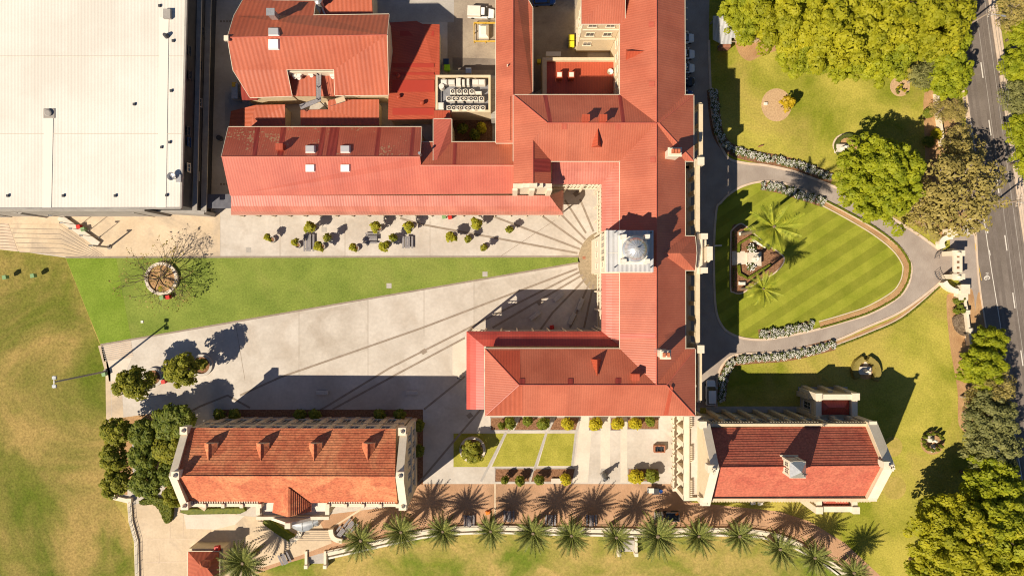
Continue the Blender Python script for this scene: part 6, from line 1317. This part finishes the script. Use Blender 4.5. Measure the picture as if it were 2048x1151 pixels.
hedge('low clipped strip hedge along the curved south east edge of the striped lawn', spl([(1652, 401), (1702, 427), (1754, 457), (1796, 490), (1818, 521), (1820, 546), (1812, 571), (1793, 595), (1743, 623), (1697, 639), (1642, 655)], 4), .35, .35, 1500)
hedge('low clipped strip hedge along the outer edge of the drive below the gateway', spl([(1880, 573), (1808, 635), (1737, 668), (1667, 695)], 5), .35, .35, 900)
# ================================================================ vehicles, furniture, statues
def car(lb, x, y, rz, L_=4.7, W_=1.9, hh=1.65, body='vwhite', kind='suv', name='parked_car', cat='car'):
    t = thing(name, lb, cat, P(x, y, .8).xy.to_3d(), rz); ox, oy = t.location.x, t.location.y
    def loc(px, py): return (px * math.cos(0) + ox, py + oy)
    def shell(secs, mt, nm, par):                  # secs: (x, halfwidth, z0, z1)
        m = MB(); rows = [[(ox + sx, oy - hw, z0), (ox + sx, oy - hw * 1.0, z0 + (z1 - z0) * .6), (ox + sx, oy - hw * .86, z1), (ox + sx, oy + hw * .86, z1), (ox + sx, oy + hw, z0 + (z1 - z0) * .6), (ox + sx, oy + hw, z0)] for sx, hw, z0, z1 in secs]
        m.grid(rows, True); m.face(rows[0]); m.face(rows[-1][::-1])
        # face winding fixed by recalculating outward normals
        o = m.build(nm, mt, par, uv=False); b = bmesh.new(); b.from_mesh(o.data); bmesh.ops.recalc_face_normals(b, faces=b.faces); b.to_mesh(o.data); b.free()
        o.location = (0, 0, 0); return o
    h = W_ / 2; l = L_ / 2
    if kind == 'ute': bd = [(-l, h * .95, .4, .95), (-l + .1, h, .35, 1.0), (0, h, .32, 1.02), (l - .9, h * .98, .35, 1.0), (l - .15, h * .85, .4, .85), (l, h * .7, .45, .7)]
    else: bd = [(-l, h * .85, .45, .9), (-l + .15, h * .96, .35, 1.02), (-l * .4, h, .32, 1.05), (l * .35, h, .32, 1.02), (l - .5, h * .92, .35, .92), (l - .1, h * .75, .42, .75), (l, h * .6, .48, .65)]
    b = shell(bd, M[body], 'body', t)
    cabin = {'suv': [(-l + .25, h * .72, 1.0, 1.2), (-l + .5, h * .8, 1.0, hh - .04), (-.2, h * .84, 1.0, hh), (l * .22, h * .80, 1.0, hh - .08), (l * .5, h * .8, 1.0, 1.06)], 'ute': [(-.15, h * .8, 1.0, 1.1), (0, h * .84, 1.0, hh), (l * .28, h * .82, 1.0, hh), (l * .56, h * .8, 1.0, 1.05)]}[kind]
    shell(cabin, M['glass'], 'windscreen', t)
    rf = [(s_[0], s_[1] * .9, s_[3] - .03, s_[3] + .035) for s_ in cabin[1:-1]]; shell(rf, M[body], 'cabin_roof', t)
    for sx in (-l * .62, l * .62):
        for sy in (-1, 1):
            m = MB(); n = 14; c = (ox + sx, oy + sy * (h - .12), .34)
            m.grid([[(c[0] + r * math.cos(a), c[1] + yy, c[2] + r * math.sin(a)) for a in np.linspace(0, 2 * math.pi, n + 1)[:-1]] for yy, r in ((-.13, .01), (-.13, .34), (.13, .34), (.13, .01))], True); build_each(m, 'wheel', M['rubber'], t, uv=False)
    for sy in (-1, 1):
        m = MB(); m.box((ox + l - .22, oy + sy * h * .62), (.3, .35, .14), 0, .62); build_each(m, 'headlight', M['skyl'], t, uv=False); m = MB(); m.box((ox + l * .42, oy + sy * (h + .1)), (.15, .22, .14), 0, 1.0); m.build('mirror', M[body], t, uv=False)
        m = MB(); m.box((ox - l + .06, oy + sy * h * .7), (.12, .25, .2), 0, .75); m.build('tail_light', M['bred'], t, uv=False)
    if kind == 'ute': m = MB(); m.bbox((ox - l * .5, oy), (l * .98, W_ * 1.02, 1.05), .12, 0, .98); m.build('canopy', M['trim2'], t, uv=False)
    return t
car('white four wheel drive parked in the shade beside the drive', 1422, 785, math.pi / 2, 5.0, 2.0, 1.8)
car('white utility truck with a boxy canopy in the service yard', 962, 26, -.04, 5.3, 1.95, 1.75, 'vwhite', 'ute', 'utility_truck', 'truck')
car('blue car half cut by the top edge in the east yard', 1088, 1, .05, 4.6, 1.85, 1.5, 'vblue')
for i, (x, y, c) in enumerate(((1366, 76, 'vwhite'), (1367, 108, 'vwhite'), (1367, 136, 'vwhite'), (1367, 163, 'vdark'), (1364, 190, 'vblue'))):
    car(['white car topmost under the east eave', 'second white car under the east eave', 'third white car under the east eave', 'dark car under the east eave below the white ones', 'blue car lowest under the east eave'][i], x, y, 0, 4.5, 1.9, 1.55, c)
for i, y in enumerate((92, 122, 150, 180)): band('bay_line', [(1360, y), (1380, y + 4)], .14, .002, L3 + .002, M['paint'])
# maintenance buggy with a dark tray beneath the palms, and cart of bins
bg_ = thing('utility_buggy', 'dark open tray utility buggy under the palm shadows on the brick terrace', 'buggy', P(1333, 1031)); m = MB(); ctr_ = P(1345, 1032, 1)
m.bbox((ctr_.x, ctr_.y), (2.6, 1.7, .5), .05, 0, .55); m.build('tray', M['vdark'], bg_, uv=False); m = MB()
for s, (a, b) in enumerate((((ctr_.x, ctr_.y + .82), (2.6, .08)), ((ctr_.x, ctr_.y - .82), (2.6, .08)), ((ctr_.x + 1.28, ctr_.y), (.08, 1.6)))): m.box(a, (*b, .35), 0, 1.04)
m.build('tray_side', M['steel'], bg_, uv=False); m = MB(); cc_ = P(1318, 1032, 1); m.bbox((cc_.x, cc_.y), (1.7, 1.6, .5), .1, 0, .4); m.box((cc_.x - .2, cc_.y), (.5, 1.4, .5), 0, .8); m.build('body', M['gwall'], bg_, uv=False)
m = MB()
for dx in (-.7, .7):
    for dy in (-.75, .75): m.tube([(cc_.x + dx, cc_.y + dy, .8), (cc_.x + dx * .85, cc_.y + dy * .9, 1.9)], .045)
for dy in (-.68, .68): m.tube([(cc_.x - .6, cc_.y + dy, 1.9), (cc_.x + .6, cc_.y + dy, 1.9)], .045)
for dx in (-.6, 0, .6): m.tube([(cc_.x + dx, cc_.y - .68, 1.9), (cc_.x + dx, cc_.y + .68, 1.9)], .045)
m.build('roll_cage', M['steel'], bg_, uv=False); m = MB()
for dx in (-2.8, -1.3, .3, 1.0):
    for dy in (-.75, .75): m.box((ctr_.x + dx, ctr_.y + dy), (.6, .25, .6), 0, 0)
build_each(m, 'wheel', M['rubber'], bg_, uv=False); m = MB(); m.box((ctr_.x + .8, ctr_.y + .6), (.6, .4, .4), .3, 1.05); tag(m.build('tool_box', M['orange']), 'orange box in the corner of the dark buggy tray', 'box')
ct = thing('trolley', 'grey trolley with a white box lid at the edge of the brick terrace', 'trolley', P(1308, 982)); m = MB(); p = P(1312, 982, 1); m.bbox((p.x, p.y), (1.3, 1.2, .8), .05, 0, .25); m.build('bin_body', M['dsteel'], ct, uv=False); m = MB(); q = P(1303, 980, 1); m.bbox((q.x, q.y), (1.0, 1.0, .3), .04, 0, .9); m.build('lid', M['trim2'], ct, uv=False); m = MB()
for dx in (-.9, .5):
    for dy in (-.5, .5): m.box((p.x + dx, p.y + dy), (.3, .12, .3), 0, 0)
m.box((p.x - .5, p.y), (2.2, 1.0, .1), 0, .2); m.build('chassis', M['steel'], ct, uv=False)
p = P(1322, 982, 1); tag(MB().cyl((p.x, p.y), .32, 0, 1.05, 12, .36).build('drum', M['vblue']), 'blue drum at the right end of the trolley', 'drum')
# ride-on machine near the cloister
mo = thing('sandstone_font', 'small reddish brown open fountain trough near the cloister piers', 'fountain', P(1320, 897)); m = MB(); p = P(1320, 898, 1.2); m.box((p.x, p.y - .6), (2.2, .25, 1.0), 0, 0); m.box((p.x, p.y + .6), (2.2, .25, 1.0), 0, 0); m.box((p.x - 1, p.y), (.25, .95, 1.0), 0, 0); m.box((p.x + 1, p.y), (.25, .95, 1.0), 0, 0); m.build('trough', M['shade'], mo); m = MB(); m.box((p.x + .1, p.y), (1.7, .9, .6), 0, 0); m.build('water', M['glass'], mo); m = MB()
for dx in (-.6, .2): m.tube([(p.x + dx, p.y - .6, 1), (p.x + dx, p.y, 1.6), (p.x + dx, p.y + .6, 1)], .06, 5)
m.build('hoop', M['dsteel'], mo, uv=False)
# yard trailer in a yellow frame
tr_ = thing('trailer_cage', 'yellow pipe frame guarding a small white tank in the service yard', 'guard frame', P(968, 63)); m = MB(); x0, x1, y0, y1 = 948, 994, 45, 82; c = [P(x0, y0, 1.1), P(x1, y0, 1.1), P(x1, y1, 1.1), P(x0, y1, 1.1)]
for z in (.6, 1.1): m.tube([(v.x, v.y, z) for v in c] + [(c[0].x, c[0].y, z)], .09, 5)
for v in c + [(c[0] + c[3]) / 2, (c[0] + c[1]) / 2, (c[2] + c[3]) / 2]: m.box((v.x, v.y), (.16, .16, 1.15), 0, 0)
m.build('frame', M['paint_y'], tr_, uv=False)
p = P(967, 61, 1.6); m = MB(); m.bbox((p.x, p.y), (2.0, 2.6, 1.5), .5, 0, .2); m.box((p.x, p.y), (2.1, 2.7, .2), 0, 0); tag(m.build('gas_tank', M['trim2']), 'white hipped tank cover inside the yellow frame', 'tank')
# bins
def bin_(x, y, mt, lb, grp=None, s=.75, h=1.0, cat='bin', lid=None, rz=.2, name='litter_bin'):
    p = P(x, y, h); t = thing(name, lb, cat, (p.x, p.y, p.z * 0), rz, grp); ox, oy = p.x, p.y; m = MB(); m.prism([(ox - s * .42, oy - s * .42), (ox + s * .42, oy - s * .42), (ox + s * .42, oy + s * .42), (ox - s * .42, oy + s * .42)], 0, h - .12, [(ox - s * .5, oy - s * .5), (ox + s * .5, oy - s * .5), (ox + s * .5, oy + s * .5), (ox - s * .5, oy + s * .5)]); m.build('bin_body', M[mt], t, uv=False); m = MB(); m.bbox((ox, oy), (s * 1.08, s * 1.08, .16), .05, 0, h - .12); m.build('lid', M[lid or mt], t, uv=False); return t
bin_(8, 554, 'bgreen', 'pale green bin on the field, nearer the left edge'); bin_(64, 551, 'bgreen', 'pale green bin on the field, nearer the turf'); bin_(207, 748, 'bgreen', 'pale green bin beside the tall lamp post')
bin_(156, 453, 'bred', 'red bin beside the long bench near the terraced steps'); bin_(165, 458, 'bgreen', 'green bin beside the long bench near the terraced steps'); bin_(335, 594, 'bred', 'red bin below the large round planter'); bin_(323, 595, 'bgreen', 'green bin below the large round planter')
bin_(326, 763, 'bred', 'red bin beside the planter near the field'); bin_(328, 751, 'bgreen', 'green bin beside the planter near the field'); bin_(900, 434, 'bred', 'red bin under the dining hall verandah edge'); bin_(888, 433, 'bgreen', 'green bin under the dining hall verandah edge'); bin_(1104, 654, 'bred', 'red bin in the shaded verandah corner'); bin_(325, 839, 'bred', 'red bin in the shade above the grove')
p = P(432, 1097, 4.2); m = MB(); m.bbox((p.x, p.y), (.9, .8, .7), .06, .1, 3.42); m.box((p.x + .1, p.y), (1.0, .9, .1), .1, 3.41); tag(m.build('storage_box', M['bred']), 'red box standing on the ledge of the kiosk', 'box')
for i, (x, y, mt, lb) in enumerate(((892, 123, 'bblue', 'dark blue wheelie bin in the service lane'), (894, 135, 'blime', 'lime green skip bin in the service lane'), (1143, 75, 'byel', 'upper yellow bin by the window wing'), (1143, 88, 'byel', 'lower yellow bin by the window wing'), (1078, 122, 'byel', 'small yellow bin in the shaded yard'))): bin_(x, y, mt, lb, s=1.05 if i != 4 else .7, h=1.3, rz=0, name='wheelie_bin')
# picnic tables and benches
def picnic(x, y, rz, lb, L_=2.4, mt='timber'):
    p = P(x, y, .75); t = thing('picnic_table', lb, 'table', (p.x, p.y, 0), rz, 'picnic tables'); ox, oy = p.x, p.y; m = MB()
    for k in range(4): m.box((ox, oy - .36 + k * .24), (L_, .2, .06), 0, .72)
    m.build('tabletop', M[mt], t, uv=False)
    for s in (-1, 1):
        m = MB(); m.box((ox, oy + s * .8), (L_, .17, .05), 0, .43); m.box((ox, oy + s * .99), (L_, .17, .05), 0, .43); m.build('seat', M[mt], t, uv=False)
    m = MB()
    for dx in (-L_ * .36, L_ * .36): m.box((ox + dx, oy), (.1, 2.0, .08), 0, .34); m.box((ox + dx, oy - .3), (.1, .1, .72), 0, 0); m.box((ox + dx, oy + .3), (.1, .1, .72), 0, 0)
    m.build('frame', M['dsteel'], t, uv=False); return t
picnic(617, 485, math.pi / 2, 'grey picnic table between the potted trees at left of the court', 3.4); picnic(742, 476, 0, 'grey picnic table between the potted trees at middle of the court'); picnic(815, 484, math.pi / 2, 'upright grey picnic table right of the middle group of potted trees')
for i, (x, y, r) in enumerate(((681, 1066, .9), (700, 1051, .9), (938, 1041, 1.57), (1018, 1032, 1.57), (1101, 1040, 1.57), (568, 1117, 2.0), (1183, 1040, 1.57))): picnic(x, y, r, ['grey table under the palms nearest the hall steps', 'upper grey table under the palms near the hall steps', 'grey table below the second full palm shadow on the brick', 'grey table in the palm shadow on the brick beside the joint line', 'grey table in the wide palm shadow on the brick', 'grey table in the palm shadow beside the kiosk forecourt', 'grey table right of the wide palm shadow on the brick'][i], 2.2)
def bench(x, y, rz, lb, L_=2.4, W_=.8, h=.5, mt='bench', grp='concrete benches'):
    p = P(x, y, h); t = thing('bench', lb, 'bench', (p.x, p.y, 0), rz, grp); m = MB(); m.bbox((p.x, p.y), (L_, W_, .2), .04, 0, h - .2); m.build('seat', M[mt], t, uv=False); m = MB()
    for s in (-1, 1): m.box((p.x + s * L_ * .36, p.y), (.3, W_ * .8, h - .2), 0, 0)
    m.build('leg', M['gwall'], t, uv=False); return t
bench(644, 785, 0, 'concrete bench in the hall shadow, left one'); bench(824, 785, 0, 'concrete bench in the hall shadow, right one')
for x, y, r, lb in ((1118, 593, .72, 'concrete bench in the verandah shade nearest the sunlit edge'), (1161, 608, 1.2, 'concrete bench in the verandah shade nearest the columns'), (1070, 631, .62, 'concrete bench lower left in the verandah shade'), (1144, 637, 1.1, 'concrete bench lower right in the verandah shade')): bench(x, y, r, lb, 2.5, .85)
bench(1113, 961, 0, 'white block seat between the lower garden beds', 2.1, 1.0, .5, 'conc_w')
bench(157, 461, -.62, 'long pale bench wall beside the terraced steps', 9.6, 1.3, .6, 'conc_w')
# lamp posts and poles
def lamp(lb, x, y, h, twin=False, head=(0, 0), nm='lamp_post', cat='lamp post', r=.12):
    p = P(x, y); t = thing(nm, lb, cat, p); m = MB(); m.tube([p, p + Vector((0, 0, h))], [r, r * .7], 8); m.cyl((p.x, p.y), r * 2.2, 0, .25, 8); m.build('pole', M['gwall'], t, uv=False)
    m = MB()
    if twin:
        m.box((p.x, p.y), (.12, 2.2, .12), 0, h - .1)
    else: m.tube([p + Vector((0, 0, h)), p + Vector((-.5, 0, h + .1))], .05, 5)
    m.build('arm', M['steel'], t, uv=False)
    for s in ((-1, 1) if twin else (0,)):
        m = MB(); m.bbox((p.x - (.0 if twin else .5), p.y + s * .75), (.75, .6, .3) if twin else (.6, .3, .18), .05, 0, h - .25); m.build('lamp_head', M['zinc'] if twin else M['dsteel'], t, uv=False)
    return t
lamp('tall twin headed floodlight mast leaning over the field edge', 212, 742, 15.5, True, nm='floodlight_mast', cat='floodlight', r=.2)
for i, (x, y) in enumerate(((139, 436), (160, 450), (178, 461), (199, 474))): lamp(['uppermost', 'second', 'third', 'lowest'][i] + ' slim lamp post in the row beside the long bench', x, y, 5.2, r=.07)
lamp('stout white lamp column at the lower end of the long bench', 219, 494, 5.6, r=.2)
lamp('thin lamp bollard at the corner of the south wing path', 923, 754, 1.4)
def power(lb, x, y, h, ang, cross):
    p = P(x, y); t = thing('power_pole', lb, 'power pole', p); m = MB(); m.tube([p, p + Vector((0, 0, h))], [.22, .14], 8); m.build('pole', M['barkp'], t, uv=False)
    for z, l in cross:
        m = MB(); m.box((p.x, p.y), (l, .14, .14), ang, p.z + z); cr = m.build('crossarm', M['barkp'], t, uv=False); m = MB()
        for k in (-.45, -.2, .2, .45): m.cyl((p.x + math.cos(ang) * l * k, p.y + math.sin(ang) * l * k), .08, z + .14, z + .4, 6)
        build_each(m, 'insulator', M['trim2'], cr, uv=False)
    m = MB(); m.tube([p + Vector((0, 0, h - 1.5)), p + Vector((1.5, -.4, h - .9)), p + Vector((2.4, -.6, h - .8))], .06, 5); m.box((p.x + 2.6, p.y - .65), (.8, .3, .14), -.2, h - .9); m.build('street_light', M['steel'], t, uv=False); return t
power('pale power pole with a lamp arm leaning over the road near the canopy', 1915, 62, 10, 1.4, ((9.6, 2.0), (8.7, 1.6))); power('pale power pole with cross arms rising from the sparse trees over the road', 1979, 411, 8.5, 1.45, ((8.2, 2.4), (7.2, 2.2)))
m = MB(); z = 9.6
for o in (-.8, -.3, .3, .8):
    a, b = P(1915, 62), P(1979, 411); pts = []
    for t in np.linspace(-1.2, 3.4, 60): q = a + (b - a) * t + Vector((o, 0, 0)); f = t - math.floor(t); q.z = (9.8 if t < .5 else 8.6) - 1.6 * 4 * f * (1 - f) * .4; pts.append(q)
    m.tube(pts, .018, 3)
tag(m.build('power_line', M['dsteel'], uv=False), 'thin power lines strung above the road between the poles', 'cable')
# statues
def statue(lb, x, y, h=1.9, plinth=(1.2, 1.2, .9), mt='trim2', pm='conc_w', rz=0, arm=True, nm='garden_statue'):
    p = P(x, y, plinth[2] + h / 2); t = thing(nm, lb, 'statue', (p.x, p.y, 0), rz); ox, oy = p.x, p.y
    m = MB(); m.box((ox, oy), (plinth[0], plinth[1], plinth[2] - .15), 0, .12); m.box((ox, oy), (plinth[0] + .3, plinth[1] + .3, .13), 0, 0); m.box((ox, oy), (plinth[0] + .15, plinth[1] + .15, .12), 0, plinth[2] - .03); m.build('plinth', M[pm], t)
    s = h / 1.9; z0 = plinth[2] + .09; pr = [(.36, 0), (.33, .3), (.27, .7), (.24, .95), (.28, 1.2), (.31, 1.4), (.2, 1.53), (.085, 1.58), (.1, 1.64), (.125, 1.74), (.11, 1.84), (.03, 1.9)]
    m = MB(); n = 14; m.grid([[(ox + r * s * (1.15 if .9 < zz < 1.5 else 1) * math.cos(a), oy + r * s * (.75 if zz > .9 and zz < 1.5 else 1) * math.sin(a) * (1 + .06 * math.sin(6 * a) * (zz < .9)), z0 + zz * s) for a in np.linspace(0, 2 * math.pi, n + 1)[:-1]] for r, zz in pr], True)
    for sg in (-1, 1):
        if arm: m.tube([(ox + sg * .3 * s, oy, z0 + 1.38 * s), (ox + sg * .42 * s, oy - .12 * s, z0 + 1.1 * s), (ox + sg * .3 * s, oy - .38 * s, z0 + 1.05 * s)], [.09 * s, .075 * s, .055 * s], 6)
    m.build('figure', M[mt], t, smooth=True, uv=False); return t
statue('main white statue on a wide plinth at the head of the garden path', 1514, 516, 2.6, (2.2, 2.4, 1.1), rz=-1.57)
statue('white statue inside the clipped hedge ring on the lower lawn', 1735, 742, 2.2, (2.4, 1.4, .8)); statue('white statue amid the ring of small shrubs on the east lawn', 1868, 880, 2.2, (1.1, 1.1, .7))
band('statue_path', [(1866, 904), (1866, 888)], .9, .01, L3 + .012, M['conc_w']); band('statue_path', [(1728, 738), (1734, 722)], .9, .01, L3 + .012, M['conc_w'])
st_ = statue('white statue group on its bed beside the round green tree', 1690, 294, 2.0, (2.4, 1.4, .7)); band('bed_edge', spl([(1674, 307), (1667, 290), (1675, 274), (1695, 266)], 5), .35, 0, .1, M['kerb'])
statue('dark bronze statue on a grey pad at the end of the pale path', 1211, 954, 3.0, (1.0, 1.0, .8), 'bronze', 'gwall', rz=.6)
for i, (x, y, rz, w_) in enumerate(((1488, 466, .15, 1.8), (1485, 566, 0, 1.4))):
    p = P(x, y, .5); m = MB(); m.bbox((p.x, p.y), (w_, .7, .6), .2, rz, 0); tag(m.build('marker_stone', M['trim2']), ['pale rounded stone at the foot of the tall palm', 'pale rounded stone at the foot of the shorter palm'][i], 'stone')
for i, (x, y, s) in enumerate(((1512, 483, 1.6), (1525, 490, 1.6))): p = P(x, y, .4); m = MB(); m.bbox((p.x, p.y), (s, .5, .45), .05, -.6, 0); tag(m.build('garden_bench', M['trim2']), ['left small pale seat above the main statue', 'right small pale seat above the main statue'][i], 'seat')
p = P(1436, 491, 1); m = MB(); m.box((p.x, p.y), (1.3, .12, 1.0), .05, 0); m.box((p.x, p.y), (1.5, .3, .1), .05, 1.0); tag(m.build('name_sign', M['trim2']), 'low white sign on the shaded lawn edge opposite the porch', 'sign')
p = P(1522, 292, .4); m = MB(); m.prism([(p.x - .5, p.y - .2), (p.x + .5, p.y + .1), (p.x + .4, p.y + .25), (p.x - .5, p.y - .05)], 0, .5); tag(m.build('garden_marker', M['shade']), 'small brown marker on the upper lawn near the roses', 'marker')
p = P(1532, 207, .4); m = MB(); m.bbox((p.x, p.y), (.7, .55, .4), .05, 0, 0); tag(m.build('valve_box', M['trim2']), 'small pale box at left in the pale mulch circle', 'box')
p = P(284, 643, .1); tag(MB().box((p.x, p.y), (.5, .5, .12), 0, 0).build('turf_plate', M['trim2']), 'small white plate lying on the turf below the bare tree', 'plate')
p = P(975, 1026, .8); m = MB(); m.bbox((p.x, p.y), (.8, .7, .45), .05, .3, 0); m.box((p.x + .2, p.y + .3), (.7, .1, .9), .3, 0); tag(m.build('orange_chair', M['orange']), 'small orange red chair on the brick terrace beside the joint line', 'chair')
for i, (x, y) in enumerate(((1507, 1005), (1522, 1006))): p = P(x, y, .8); m = MB(); m.bbox((p.x, p.y), (.9, .7, .8), .08, .2, 0); m.box((p.x, p.y + .36), (.9, .08, .5), .2, .8); tag(m.build('white_chair', M['trim2']), ['left white chair against the church south wall', 'right white chair against the church south wall'][i], 'chair')
for i, (x, y, w_, d_) in enumerate(((404, 1022, 1.4, 1.0),)): p = P(x, y - 8, 1.2); m = MB(); m.box((p.x, p.y), (w_, .5, 1.0), -.6, 0); m.box((p.x, p.y), (w_ + .2, .7, .2), -.6, 1.0); tag(m.build('stone_tablet', M['conc_y']), 'tilted pale stone tablet in the hedge under the tiled hall', 'tablet')
p = P(471, 180, 2.2); tag(boxp(469, 182, 2.4, 1.2, 3.0, 2.4).build('lane_store', M['steel']), 'narrow grey store against the hall in the west lane', 'store'); tag(boxp(467, 169, 2.5, .7, .9, 2.5).build('yellow_cabinet', M['paint_y']), 'yellow cabinet on the grey store in the west lane', 'cabinet')
p = P(437, 275, 1.2); tag(MB().cyl((p.x, p.y), .5, 0, 1.2, 14).build('lane_drum', M['dsteel']), 'dark drum in the west lane beside the dining hall', 'drum')
